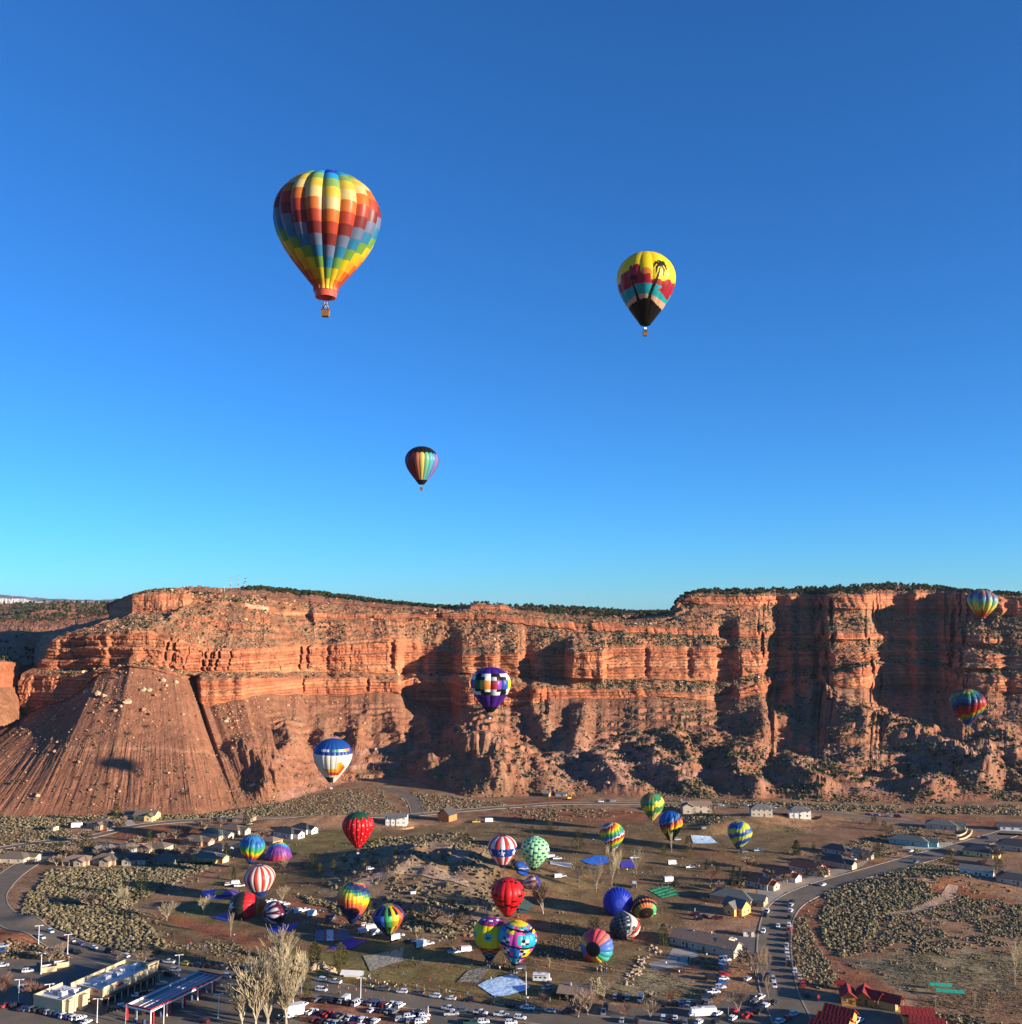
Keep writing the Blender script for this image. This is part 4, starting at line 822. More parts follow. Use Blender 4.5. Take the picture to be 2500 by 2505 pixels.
    if basket:
        low = (0.05*H if skirt is not None else 0)
        off = Vector(-a*(low+gap))+Vector((0, 0, -3.3)) if not clamp else None
        mp_ = []
        for k in range(4):
            q = -3*pi/4+k*pi/2; mp_.append([tuple(e*rt[0]*0.9 for e in np.array([cos(q+d), sin(q+d), 0]))[:2]+(-low*0.9,) for d in (-0.35, 0.35)])
        add_basket(root, tuple(off), mp_, bag)
        for k in range(people):
            person(Vector(loc)+off+Vector((-.33+.62*k/max(people-1, 1), .12*(-1)**k, .28)), 'person in a # jacket standing in the basket of the %s' % label.split(' hot')[0].split(' balloon')[0], None)
    return root
C_ = lambda h: np.array(hexc(h))
def per(idx, cols): cols = np.array([hexc(c) for c in cols]); return cols[np.clip(np.asarray(idx).astype(int), 0, len(cols)-1)]
def perm(idx, cols): cols = np.array([hexc(c) for c in cols]); return cols[np.asarray(idx).astype(int) % len(cols)]
def paintpoly(c, px, py, P, col, ok=True): m = inpoly(px, py, P) & ok; c[m] = hexc(col)
def seg(px, py, L, w0, w1):
    m = np.zeros(px.shape, bool); n = len(L)-1
    for k in range(n):
        (ax, ay), (bx, by) = L[k], L[k+1]; ex, ey = bx-ax, by-ay; t = np.clip(((px-ax)*ex+(py-ay)*ey)/(ex*ex+ey*ey), 0, 1)
        w = w0+(w1-w0)*(k+t)/n; m |= np.hypot(px-ax-ex*t, py-ay-ey*t) < w
    return m
def star(x, y, cx, cy, r):
    a = np.arctan2(x-cx, y-cy); q = np.hypot(x-cx, y-cy); k = np.abs((a % (2*pi/5))-pi/5)/(pi/5); return q < r*(0.42+0.58*k**1.6)
BIGSEQ = {-9: '5a2a1c', -8: '7a3020', -7: '7a3020', -6: '8c3322', -5: '9a3a22', -4: 'b04528', -3: 'b04528', -2: 'cf6a24', -1: 'd8a22c', 0: 'd6ba26', 1: '6f9a45', 2: '2f7aa0', 3: '6a7590', 4: '7a2f2c', 5: 'b0432c', 6: 'd0702c', 7: 'd8bf7c', 8: 'cfb242', 9: '7fa258', 10: '2796cf', 11: '2a3fb4', 12: '5a4a9a', 13: '6a3f8a', 14: '8a4a7a'}
def cf_big(phi, t, i, a, x, h, fr):
    row = np.minimum((t*15).astype(int), 14); k = row-abs(i); return np.array([hexc(BIGSEQ[max(-9, int(q))]) for q in k])
def cf_palm(phi, t, i, a, x, h, fr):
    px = 745+585*x; py = 1580-1425*h; c = np.tile(C_('f4d21c'), (len(px), 1)); c[h > .955] = hexc('d0606a'); c[(h > .93) & (np.abs(x) > .35)] = hexc('d88a5a')
    c[(((px-745)/115)**2+((py-730)/95)**2 < 1) & fr] = hexc('e08338')
    paintpoly(c, px, py, [(150,820),(235,830),(250,700),(410,650),(432,560),(470,565),(490,600),(510,560),(580,550),(625,600),(630,700),(700,765),(830,740),(850,850),(1000,830),(1090,855),(1190,790),(1260,830),(1340,760),(1340,1110),(150,1100)], 'a01e2c')
    c[~fr & (h < .55)] = hexc('a01e2c'); c[(h < .42)] = hexc('1fa3a8')
    paintpoly(c, px, py, [(150,1010),(300,1010),(550,932),(720,912),(940,925),(1080,955),(965,1015),(1050,1050),(1110,1110),(1060,1180),(300,1180)], '1fa3a8', fr)
    paintpoly(c, px, py, [(960,1020),(1080,962),(1340,900),(1340,1180),(1110,1110),(1050,1050)], 'a01e2c', fr)
    m = py > np.interp(px, [380,560,720,900,1070], [1195,1112,1092,1122,1185]); c[m] = hexc('d9a98a')
    m = py > np.interp(px, [400,430,600,720,850,990,1050], [1262,1250,1200,1166,1180,1272,1290]); c[m] = hexc('15110f')
    k = seg(px, py, [(815,1190),(845,1060),(935,880),(985,740),(1020,590)], 36, 9)
    for L in ([(1020,555),(940,530),(875,620)],[(1020,560),(955,600),(935,735)],[(1025,560),(1095,640),(1072,785)],[(1025,550),(1110,545),(1140,630)],[(1020,550),(1000,480),(960,480)],[(1022,548),(1050,480),(1095,482)],[(1020,550),(930,515),(890,560)],[(1020,550),(1090,520),(1130,560)]): k |= seg(px, py, L, 30, 9)
    k |= seg(px, py, [(612,1200),(560,1060),(500,930),(485,830)], 26, 7)
    for L in ([(485,820),(430,790),(392,850)],[(485,820),(440,850),(430,930)],[(485,820),(520,770),(575,800)],[(485,820),(540,840),(560,900)],[(485,820),(480,770),(450,760)],[(485,815),(530,790),(580,840)]): k |= seg(px, py, L, 20, 7)
    c[k & fr] = hexc('1d1512'); return c
def cf_black(phi, t, i, a, x, h, fr):
    c = np.tile(C_('211c1c'), (len(h), 1)); cols = {0: 'e2c65c', 1: '6fb58a', 2: '52a5ab', 3: '5a78c0', 4: '9a6a98', 5: '7a3a5a', -1: 'c9725a', -2: '94262a', -3: '7c2a48', -4: '4a3060', -5: '5a3a70', 6: 'a04a4a', 7: 'c97a50', -6: '406a90', -7: '3a8a80'}
    m = (h > .10) & (h < .80-.035*a**2*1.3); c[m] = hexc(cols.get(i, 'a0803a')); return c
def cf_purple(phi, t, i, a, x, h, fr):
    c = np.tile(C_('46207e'), (len(h), 1)); k = np.floor(np.degrees(phi)/18).astype(int) % 10; half = ((np.degrees(phi)/18) % 1)
    band = np.array(['b83a4a', '8a3f9a', '2a4ea8', '3a8a50', 'e2da30', '5a2a8a', '2f3f90', '2f6a48', 'c2a83a', 'e0883a']); bc = np.array([hexc(q) for q in band])
    W_, K_ = np.array(hexc('e8e4dc')), np.array(hexc('17161a'))
    m = (h > .53) & (h <= .725); c[m] = bc[k[m]]
    up1 = (h > .725) & (h <= .79); up2 = (h > .79) & (h <= .86); lo1 = (h > .465) & (h <= .53); lo2 = (h > .40) & (h <= .465)
    u2 = np.array([0, 0, 1, 1, 1, 1, 0, 0, 1, 1]); u1 = np.array([1, 0, 0, 1, 1, 1, 1, 0, 0, 1]); l1 = np.array([1, 0, 0, 1, 1, 1, 1, 0, 0, 1]); l2 = np.array([1, 1, 0, 0, 1, 1, 1, 1, 0, 0])
    for m, q in ((up1, u1), (up2, u2), (lo1, l1), (lo2, l2)): c[m] = np.where(q[k[m]][:, None] == 1, W_, K_)
    c[h < .13] = K_; return c
def cf_gold(phi, t, i, a, x, h, fr):
    px = 915+580*x; py = 1640-1320*h; c = np.tile(C_('e9e2cf'), (len(h), 1)); c[h > .675] = hexc('234f9c'); c[(h > .675) & (h < .72)] = hexc('2b448c')
    m = (h > .735) & (h < .805) & fr
    for x0, x1, col in ((560, 660, 'e8e6e2'), (680, 800, 'e6e2da'), (870, 935, '4a8a80'), (950, 1080, '63b56a'), (1085, 1200, 'ece8dc'), (1200, 1290, 'ead640'), (1290, 1370, 'e89a60'), (1370, 1400, 'd05a50')): c[m & (px > x0) & (px <= x1)] = hexc(col)
    paintpoly(c, px, py, [(630,1190),(1030,1190),(1080,960),(1195,960),(1130,1280),(740,1280)], 'e8b02c', fr); paintpoly(c, px, py, [(740,1262),(1095,1262),(1180,1035),(1275,1035),(1165,1335),(800,1335)], 'e87a1c', fr); paintpoly(c, px, py, [(825,1320),(1110,1320),(1235,1110),(1305,1105),(1110,1395),(830,1395)], 'd23a1e', fr)
    m = (h < .14) & (px < 960); c[m] = hexc('3a4440'); m = (h < .5) & (x < -.0) & (np.degrees(phi) < -72) & (np.degrees(phi) > -88); c[m] = hexc('161618'); return c
CH1 = ['a8322a', 'c8682e', 'd8c24a', '8fb05a', '6aa8a0', '5a6a90', 'a0606a', 'c87a68', 'c0a860', 'a8b060']; CH2 = ['a8322a', 'c8682e', 'd8a848', 'e2d860', 'e2dc74', '9ac0a0', '7a92a8', '6a7a90', '5a6a60', '6a7a58']
def cf_chev(phi, t, i, a, x, h, fr):
    k = t*10-1.1*(1-np.abs(a)); return np.where((i % 2 == 0), per(k, CH1), per(k+0.6*(1-np.abs(a)), CH2)) if False else (per(k, CH1) if i % 2 == 0 else per(k+0.8, CH2))
SPI = ['20396a', '26507e', '5b7a3c', 'b0982c', 'a82c22', 'a32420', '8a1f30', '22264e', '2d4f72', '347a80', '3f7a48', 'a8a040', '9a7a34', '8f2f34', '8a2a3a', '5a3050']
def cf_spiral(phi, t, i, a, x, h, fr): row = (t*15).astype(int); return perm(row-i*0.9+1 if True else row, SPI) if h.max() > 2 else np.where((h < .10)[:, None], C_('23426e'), perm(np.floor(row-0.85*i), SPI))
def cf_straw(phi, t, i, a, x, h, fr):
    c = np.tile(C_('d4141c'), (len(h), 1)); c[(np.abs(a) < .12) & (np.floor(t*54) % 9 == (i*4) % 9) & (h > .08)] = hexc('e8d0c0'); g = h > .83+.09*np.abs(((np.degrees(phi)/18+.5) % 2)-1)-.03*(1-np.abs(a)); c[g] = hexc('2f5a3c'); c[g & (np.abs(a) > .8)] = hexc('24402e'); return c
def cf_zig(phi, t, i, a, x, h, fr):
    z = np.floor(t*22)+((i*7) % 3); s_ = h-.20*np.sin(phi)-.03*(i % 2)-.04*((i*5) % 3); c = np.tile(C_('3b8a5c'), (len(h), 1)); c[(s_ > .40) & (s_ < .60)] = hexc('ecd93a'); c[(s_ < .28) & (s_ > .16)] = hexc('3f8a4a'); c[(s_ < .17)] = hexc('d9c46a'); c[(s_ > .95)] = hexc('8f6a3c'); c[(s_ > .80) & (s_ < .90) & (x < .3)] = hexc('9a7a3a'); c[(s_ > .72) & (s_ < .78)] = hexc('4fa06a'); return c
def cf_night(phi, t, i, a, x, h, fr):
    s_ = h-.20*np.sin(phi)-.05*a; return per(np.searchsorted([.10, .30, .37, .47, .54, .62, .69, .75, .82], s_), ['12251a', '20693a', '14161a', 'f0c41e', 'ef8a1f', 'd8391e', '1c2350', '4a8fc0', '1c3f7a', '1f5fb4'])
def cf_multi(phi, t, i, a, x, h, fr):
    s_ = (h*1.25-.24*np.sin(phi)-.055*np.abs(a)-.03*(i % 2)) % .62/.62; return per(s_*9, ['2f6f9a', '2f8f7a', '3f9a50', '9cbf3a', 'e8d52a', 'e89a26', 'd2451f', 'a5281e', 'e9e2dc'])
def cf_by(phi, t, i, a, x, h, fr):
    n_ = vn(np.floor(t*30)/4.0+i*1.7, np.full(len(t), i*0.9), 5)-.5; s_ = (h*1.5-.28*np.sin(phi)+.16*n_) % .52; c = np.where((s_ > .25)[:, None], C_('1f4f96'), C_('ccd03a')); k = (s_ > .22) & (s_ < .28); c[k] = hexc('4a86b8'); c[(s_ > .42)] = hexc('3a5fa8'); c[h < .12] = hexc('1b3f80'); return c
def cf_usa(phi, t, i, a, x, h, fr):
    c = np.tile(C_('d23a34') if i % 2 else C_('eae2de'), (len(h), 1)); b = (h > .40) & (h < .655); c[b] = hexc('1e3f92')
    d = np.degrees(phi); u_ = ((d+30) % 58)-29; 
    c[b & star(u_*1.0, (h-.527)*121, 0, 0, 15)] = hexc('f0ece8'); c[h < .12] = hexc('232a52'); c[h > .985] = hexc('34407a'); return c
def cf_green(phi, t, i, a, x, h, fr):
    row = (t*24).astype(int); d = (row+2*i) % 4 == 0; c = np.where((row % 2 == 0)[:, None], C_('bfe89a'), C_('a2e6b8')); c[d & (h > .09)] = hexc('1f5a56'); c[(t > .965)] = hexc('d8eee0'); c[h < .085] = hexc('1b2420'); return c
def cf_red(phi, t, i, a, x, h, fr):
    c = np.tile(C_('dd2024'), (len(h), 1)); k = abs(i); row = (t*22).astype(int)
    s_ = {0: (7,), 1: (9, 6), 2: (11, 6), 3: (13, 7), 4: (15, 8), 5: (17, 8), 6: (17,)}.get(k, (15, 8)); 
    for q in s_: c[(row == q) & (np.abs(a) < .92)] = hexc('331012')
    c[(row == (18 if i % 2 else 17)) & (k > 0)] = hexc('3a1214'); c[h < .055] = hexc('1c1012'); return c
def cf_bird(phi, t, i, a, x, h, fr):
    c = np.tile(C_('e2d41c'), (len(h), 1)); row = (t*22).astype(int); ck = (row+i) % 2 == 0
    m = h > .86; c[m & ck] = hexc('a02f6a'); c[m & ~ck] = hexc('5a2f8a'); m2 = m & (row % 3 == 0) & ck; c[m2] = hexc('e6e2e6'); c[(h > .86) & (h < .885)] = hexc('c2302c')
    m = h < .36; c[m & ck] = hexc('d8782c'); c[m & ~ck] = hexc('8a2434'); m = h < .24; c[m & ck] = hexc('3a9ab0'); c[m & ~ck] = hexc('1f2f6a'); c[h < .10] = hexc('171c3a')
    d = np.degrees(phi); u_ = ((d+8+30) % 60)-30; w = (np.abs(u_) < 13) & (h > .56) & (h < .705); c[w] = hexc('2fb8bc')
    b = (np.hypot((u_+1)/1.1, (h-.625)*150) < 3.6) | ((np.abs(u_-(h-.62)*120-2) < 1.8) & (h > .60) & (h < .67) & (u_ < 4)) | ((np.abs((h-.628)*150) < 1.6) & (np.abs(u_) < 9)); c[w & b] = hexc('1d2a4a'); return c
def cf_pixel(phi, t, i, a, x, h, fr):
    col = np.floor(np.degrees(phi)/12).astype(int); row = (h*15).astype(int); P_ = np.array([hexc(q) for q in ('20a8c8', '2f6fc0', 'd84aa8', 'f2dc1a', '1fb0b8', 'e85aa8')]); blk = (np.floor((col+row//3)/3).astype(int)*2+row//4) % 6; c = P_[blk]
    k = (col % 5) ; w = ((row % 4 == 1) & (k == 1)) | ((row % 4 == 2) & (k == 2)); bl = ((row % 4 == 1) & (k == 2)) | ((row % 4 == 2) & (k == 1)); c[w] = hexc('eeeaf0'); c[bl] = hexc('1b1622')
    s_ = h+.02*np.sin(phi*2); c[((s_ > .505) & (s_ < .555)) | ((s_ > .245) & (s_ < .285)) | ((s_ > .865) & (s_ < .905))] = hexc('17142a'); m = h > .905; c[m] = np.where(((col[m] // 2) % 3 == 0)[:, None], C_('2fa890'), np.where(((col[m] // 2) % 3 == 1)[:, None], C_('4fb0e0'), C_('e85a9a'))); c[(h > .955)] = hexc('f2dc1a'); c[h < .07] = hexc('1a1420'); return c
def cf_wave(phi, t, i, a, x, h, fr):
    s_ = h+.10*np.abs(a)-.05+.05*np.sin(phi*3); c = per(np.searchsorted([.20, .25, .31, .37, .43, .49, .58, .68, .78, .9], s_), ['2468a8', '8a2430', 'd8421c', 'f0902a', 'f2d02a', 'a8cf3a', '58b048', '3fa08a', '2f7fb8', '2f62a8', '3f8ac0']); c[h < .06] = hexc('181828'); c[np.abs(a) > .93] = c[np.abs(a) > .93]*.7+.2; return c
def cf_stripe(phi, t, i, a, x, h, fr):
    c = np.tile(C_('cf4438') if i % 2 else C_('efe2cf'), (len(h), 1)); c[h < .27] = hexc('24418f'); c[h > .985] = hexc('2f3f70'); return c
def cf_rain2(phi, t, i, a, x, h, fr):
    row = np.floor(t*16); k = row+0.75*np.degrees(phi)/15*0.62+(np.abs(a) > 2); c = perm(np.floor(k+1), ['c8c03a', '5f9a48', '2f7a6a', '23345a', '2a2e58', '2f3460', 'e0604a', 'ea6a48', 'f08a40', 'efc52a', 'e6d43a', '4f9a52', '2f5a80', '2b305e', '3a3f66', 'd25a50']); c[h < .16] = hexc('1f2f60'); return c
PATCH = ['e8673c', 'e8d23a', '4fb06a', '2f62c0', '3a4a9a', '7a3a6a', '9a3038', 'c8502c', 'c8a838', '3f8a5a', '2a5ab0', '5a3a80']
def cf_patch(phi, t, i, a, x, h, fr):
    hue = perm(np.full(len(h), (2-i) % 12), PATCH); row = np.floor(h*5.2); c = hue.copy(); K_ = C_('161a1c'); half = a > 0
    c[(row == 4) & half] = K_; c[(row < 2) & half] = K_; c[(row == 2)] *= .55; c[h < .10] = K_; edge = (np.abs(a) > .96); c[edge] *= .5; return c
def zc_(p): return p[1]*cos(PITCH)+(p[2]-CAM_H)*sin(PITCH)
def put(label, crown_px, mouth_px, width, cf, n, Y=None, ground=None, **kw):
    """stand or fly a balloon: crown and mouth pixels, envelope width in photo pixels"""
    if ground is not None: g = G(*ground); Y = g[1]+0.0
    m = at_y(mouth_px[0], mouth_px[1], Y); c = at_y(crown_px[0], crown_px[1], Y); ax = c-m; H = np.linalg.norm(ax); D = width/FPX*zc_(m)*Y/hypot(m[0], Y)
    if ground is not None: kw.setdefault('gap', 0)
    return balloon(label, m, D, H, ax, n, cf, **kw)
FLY = 'hot air balloons in flight'; STD = 'hot air balloons standing on the field'; LIE = 'hot air balloons lying on the field'
put('huge rainbow checked hot air balloon with salmon skirt, highest in the sky', (803, 428), (797, 714), 268, cf_big, 18, Y=166, panels=15, na=4, bulge=1.15, mouth=.118, skirt=C_('cf5a48'), phi0=R(4), group=FLY, people=3)
put('yellow hot air balloon with black palm tree and red desert scene, high in the sky', (1582, 619), (1578, 795), 147, cf_palm, 14, Y=285, nr=110, na=9, group=FLY, people=2, bulge=.35)
put('small black hot air balloon with rainbow stripes, low in the blue sky', (1032, 1092), (1031, 1185), 83, cf_black, 20, Y=520, nr=40, na=3, group=FLY, people=2)
put('muted rainbow chevron hot air balloon in front of the right mesa rim', (2404, 1443), (2402, 1512), 76, cf_chev, 12, Y=560, nr=50, na=4, bulge=.9, mouth=.13, group=FLY)
put('rainbow spiral hot air balloon in front of the shadowed right cliff', (2368, 1685), (2367, 1772), 91, cf_spiral, 16, Y=500, nr=45, na=3, bulge=.8, mouth=.12, group=FLY)
r_ = put('purple hot air balloon with white key pattern in front of the red cliff', (1201, 1631), (1199, 1742), 99, cf_purple, 10, Y=455, nr=50, na=6, bulge=.8, phi0=R(18), group=FLY, bag=True)
put('white hot air balloon with blue top and gold steps, low before the cliff', (816, 1806), (811, 1913), 97, cf_gold, 22, Y=470, nr=70, na=4, group=FLY, bag=True)
put('red strawberry hot air balloon with green leaf top floating over the field', (876, 1986), (876, 2074), 79, cf_straw, 20, Y=560, nr=60, na=5, bulge=.8, group=FLY, bag=True)
put('green and yellow zigzag hot air balloon floating beside the upper road', (1596, 1940), (1595, 2006), 59, cf_zig, 20, Y=700, nr=40, na=2, group=FLY)
put('blue, red and black rainbow hot air balloon rising behind bare tree', (1641, 1984), (1640, 2056), 60, cf_night, 10, ground=(1642, 2066), nr=50, na=5, bulge=1.0, group=STD)
put('multicoloured hot air balloon with white zigzag trim behind bare trees', (1498, 2012), (1497, 2082), 61, cf_multi, 20, ground=(1496, 2094), nr=50, na=4, group=STD)
put('blue and yellow mottled hot air balloon standing near the houses', (1812, 2009), (1806, 2076), 62, cf_by, 22, ground=(1806, 2087), nr=40, na=2, group=STD)
put('red and white striped hot air balloon with white stars on blue band', (1229, 2043), (1229, 2122), 71, cf_usa, 16, ground=(1229, 2140), nr=60, na=8, group=STD)
put('light green hot air balloon chequered with dark green squares', (1312, 2047), (1304, 2128), 71, cf_green, 20, ground=(1304, 2140), nr=48, na=2, group=STD, crown=(.10, [C_('d8eee0')]))
put('red hot air balloon with black dashes beside the tall bare tree', (1243, 2148), (1241, 2241), 83, cf_red, 14, ground=(1241, 2252), nr=60, na=3, group=STD, crown=(.13, [C_('c8181c'), C_('8a1214')]))
put('yellow hot air balloon with bird squares and chequered magenta top', (1201, 2242), (1197, 2348), 84, cf_bird, 12, ground=(1197, 2360), nr=88, na=8, bulge=.35, group=STD, crown=(.10, [C_('b09a3a'), C_('3f7a4a'), C_('a03f3a')]))
put('pixel patterned hot air balloon in pink, cyan, yellow and black', (1269, 2254), (1259, 2360), 97, cf_pixel, 12, ground=(1258, 2373), nr=60, na=5, bulge=.4, group=STD, crown=(.11, [C_('f2dc1a'), C_('e2c818')]))
put('blue topped rainbow hot air balloon standing beside the left houses', (620, 2043), (613, 2112), 63, cf_wave, 12, ground=(612, 2126), nr=50, na=5, bulge=.9, group=STD)
put('red and white striped hot air balloon with plain blue base', (634, 2116), (636, 2196), 78, cf_stripe, 24, ground=(636, 2208), nr=30, na=2, group=STD, crown=(.09, [C_('2f3f70'), C_('d8d8e0')]))
put('rainbow striped hot air balloon standing beside white trucks and trailers', (866, 2157), (862, 2258), 82, cf_rain2, 24, ground=(862, 2268), nr=34, na=2, group=STD)
put('dark patchwork hot air balloon with yellow crown standing near trailers', (949, 2213), (951, 2288), 79, cf_patch, 12, ground=(951, 2300), nr=40, na=6, bulge=.5, group=STD, crown=(.17, [C_('c8b83a'), C_('a8a02f'), C_('3a3a1a')]))
# balloons lying on the field, being filled or emptied
def lie(label, base_px, wpx, axis, cf, n, zc=.40, sag=1.0, HD=1.0, rollphi=0.0, **kw):
    g = G(*base_px); D = wpx/FPX*zc_(g)*g[1]/hypot(g[0], g[1]); loc = (g[0], g[1]+D*0.30, float(gz(g[0], g[1]+D*0.3))+D*zc)
    return balloon(label, loc, D, D*HD, axis, n, cf, clamp=True, cen=.70, basket=False, sag=sag, phi0=rollphi, group=LIE, **kw)
def cf_lone(phi, t, i, a, x, h, fr):
    w = h-.06*np.sin(phi*2+1); c = np.tile(C_('dd2a30'), (len(h), 1)); c[w > .72] = hexc('34362e'); c[w < .36] = hexc('e0862a'); c[w < .28] = hexc('b8692a'); c[star(x*1.0, np.cos(phi)*np.interp(t, PD, PR)*2, 0, .12, .36) & (h > .8)] = hexc('f2f0f2'); return c
def cf_maroon(phi, t, i, a, x, h, fr):
    c = np.tile(C_('5a1a34'), (len(h), 1)); m = (i % 2 == 0) & (h > .62) & (h < .985) & ((h > .70) | (np.abs(a) < (h-.62)/.08)); c[m] = hexc('c9c8cc'); m = h < .28; c[m & (i % 2 == 0)] = hexc('e9e0d0'); c[h > .992] = hexc('7a2a3a'); m = (h > .42) & (h < .5) & (i % 4 == 0); c[m] = hexc('d8d0d0'); return c
def cf_blue(phi, t, i, a, x, h, fr):
    c = np.tile(C_('1f36b4'), (len(h), 1)); c[(h > .985)] = hexc('3a4fc0'); c[np.abs(a) > .9] *= .8; return c
def cf_dark(phi, t, i, a, x, h, fr):
    c = np.tile(C_('2a2523'), (len(h), 1)); d = (np.degrees(phi)) % 360; m = (h > .80) & (h < .93); c[m] = hexc('e07838'); m2 = m & (d > 40) & (d < 130); c[m2] = hexc('5ab86a'); m3 = m & (d > 230) & (d < 320); c[m3] = hexc('8a8a3a'); m = (h < .70) & (h > .62); c[m] = hexc('d8703c'); c[h > .9985] = hexc('b02f3a'); return c
def cf_flag(phi, t, i, a, x, h, fr):
    d = (np.degrees(phi)) % 360; c = np.tile(C_('27303f'), (len(h), 1)); m = (d > 20) & (d < 165); k = np.floor((d-20)/29).astype(int); c[m] = np.where((k[m] % 2 == 0)[:, None], C_('efe8d4'), C_('d8443c')); g = ~m & ((np.abs(a) > .93) | (np.floor(t*40) % 4 == 0)); c[g] = hexc('55606e'); s_ = ~m & (np.abs(d-5) < 7) & (np.abs((h*40) % 6-3) < 1.1) & (h > .5); c[s_] = hexc('e8e8ec'); return c
def cf_pastel(phi, t, i, a, x, h, fr):
    c = np.tile(C_(['e0485a', 'e8606a', 'e87a68', '6a7ac8', '4f86d0', '3fa8b0', '4fb89a', 'efd23a', 'f0a050', 'e25a58', 'd8505e', '5a6fc0', '3f86b8', 'e8cf4a', 'e26a62', 'c84a6a'][i % 16]), (len(h), 1)); c[h > .958] = hexc('17161a'); return c
def cf_rwb(phi, t, i, a, x, h, fr):
    c = np.tile(C_('cf4440') if i % 2 else C_('efe2d0'), (len(h), 1)); c[h > .70] = hexc('46488f'); return c
def cf_flat(phi, t, i, a, x, h, fr):
    c = np.tile(C_('efc648') if i % 3 else C_('8a2f50'), (len(h), 1)); c[h < .5] = hexc('6a70b8'); c[(h < .5) & (i % 3 == 0)] = hexc('7a3a70'); return c
def cf_pyr(phi, t, i, a, x, h, fr):
    k = np.floor(t*14)+np.abs(((i+8) % 16)-8)*0.9; return perm(k, ['6f3f9a', '4f6fc8', '4fa8d8', '5fbf8a', 'b8d85a', 'f0e04a', 'f0b03a', 'e8703a', 'd8404a', 'a8385a', '7a3a8a', '8a4a9a'])
lie('half inflated red and black hot air balloon with white star, lying', (582, 2249), 80, (-.80, -.56, .14), cf_lone, 16, nr=60, na=5, bulge=.3, zc=.35, sag=.78, HD=1.2)
lie('maroon and white striped hot air balloon lying on blue tarp', (660, 2262), 66, (-.80, -.60, .05), cf_maroon, 20, nr=50, na=4, bulge=.3, zc=.34, sag=.85)
lie('plain royal blue hot air balloon lying with its crown toward viewer', (1515, 2246), 76, (.06, -.97, .10), cf_blue, 24, nr=30, na=2, bulge=.9, zc=.42, sag=.92)
lie('black, orange and green hot air balloon lying behind star flag balloon', (1580, 2250), 65, (.12, -.80, -.42), cf_dark, 22, nr=50, na=3, bulge=.8, zc=.33, sag=.88)
lie('navy hot air balloon with red and white rays lying on grass', (1532, 2304), 78, (.05, -.72, -.55), cf_flag, 18, nr=60, na=6, bulge=.5, zc=.32, sag=.82, rollphi=R(10))
lie('rainbow wedge hot air balloon lying with black crown circle toward viewer', (1460, 2360), 86, (-.38, -.90, .02), cf_pastel, 16, nr=40, na=3, bulge=.9, zc=.40, sag=.95)
lie('deflating red and white striped balloon with blue end lying on field', (1310, 2178), 46, (.80, .15, .10), cf_rwb, 14, nr=30, na=2, bulge=.6, zc=.28, sag=.75)
lie('slumped rainbow pixel hot air balloon beside the left houses', (676, 2104), 70, (.05, -.30, .95), cf_pyr, 16, nr=28, na=2, bulge=.4, zc=.02, HD=1.9)
lie('flattened yellow and purple balloon spread on blue ground sheet', (540, 2192), 66, (-.85, .25, .05), cf_flat, 12, nr=24, na=2, bulge=.6, zc=.06, sag=.22)
# ------------------------------------------------------------------ houses
WALLC = {'cream': (0.56, 0.46, 0.30), 'yellow': (0.72, 0.56, 0.22), 'white': (0.70, 0.67, 0.60), 'tan': (0.42, 0.29, 0.18), 'beige': (0.50, 0.41, 0.30), 'brick': (0.32, 0.17, 0.11), 'teal': (0.22, 0.42, 0.42), 'orange': (0.55, 0.19, 0.06), 'grey': (0.36, 0.34, 0.31), 'pine': (0.55, 0.28, 0.07), 'amber': (0.62, 0.36, 0.12)}
ROOFC = {'brown': (0.17, 0.125, 0.09), 'grey': (0.15, 0.14, 0.13), 'red': (0.42, 0.115, 0.06), 'dark': (0.07, 0.066, 0.066), 'green': (0.12, 0.13, 0.115), 'tanroof': (0.27, 0.18, 0.12), 'metalred': (0.24, 0.028, 0.026)}
def wallm(c): return paint('stucco_'+c, WALLC[c], 0.9, 0.1, noise=0.10, scale=0.8)
def roofm(c): return paint('roofing_'+c, ROOFC[c], 0.85, 0.15, noise=0.22, scale=1.2)
M_trim = paint('white_trim', (0.72, 0.70, 0.66), 0.6); M_glass = paint('window_glass', (0.02, 0.025, 0.03), 0.08, 0.6, noise=0.02); M_door = paint('door_wood', (0.16, 0.08, 0.04), 0.6); M_gar = paint('garage_white', (0.6, 0.57, 0.5), 0.6); M_dark = paint('dark_void', (0.03, 0.028, 0.025), 0.9)
_b = MB(); _b.box(-.62, .62, -.05, .05, -.72, -.6); _b.box(-.62, .62, -.05, .05, .6, .72); _b.box(-.62, -.5, -.05, .05, -.6, .6); _b.box(.5, .62, -.05, .05, -.6, .6); _b.box(-.025, .025, -.04, .04, -.6, .6); W_FR = _b.mesh('window', [M_trim])
_b = MB(); _b.box(-.5, .5, -.02, .03, -.6, .6); W_PN = _b.mesh('pane', [M_glass])
_b = MB(); _b.box(-.5, .5, -.05, .05, 0, 2.1); D_ME = _b.mesh('door', [M_door])
_b = MB()
for k in range(4): _b.box(-1.3, 1.3, -.05, .04 if k % 2 else .055, k*.56, k*.56+.54)
G_ME = _b.mesh('garage_door', [M_gar])
def window(parent, x, y, z, rz, s=1.0):
    f = link('window', W_FR, parent, (x, y, z), rz); f.scale = (s, 1, s*0.9); link('pane', W_PN, f); return f
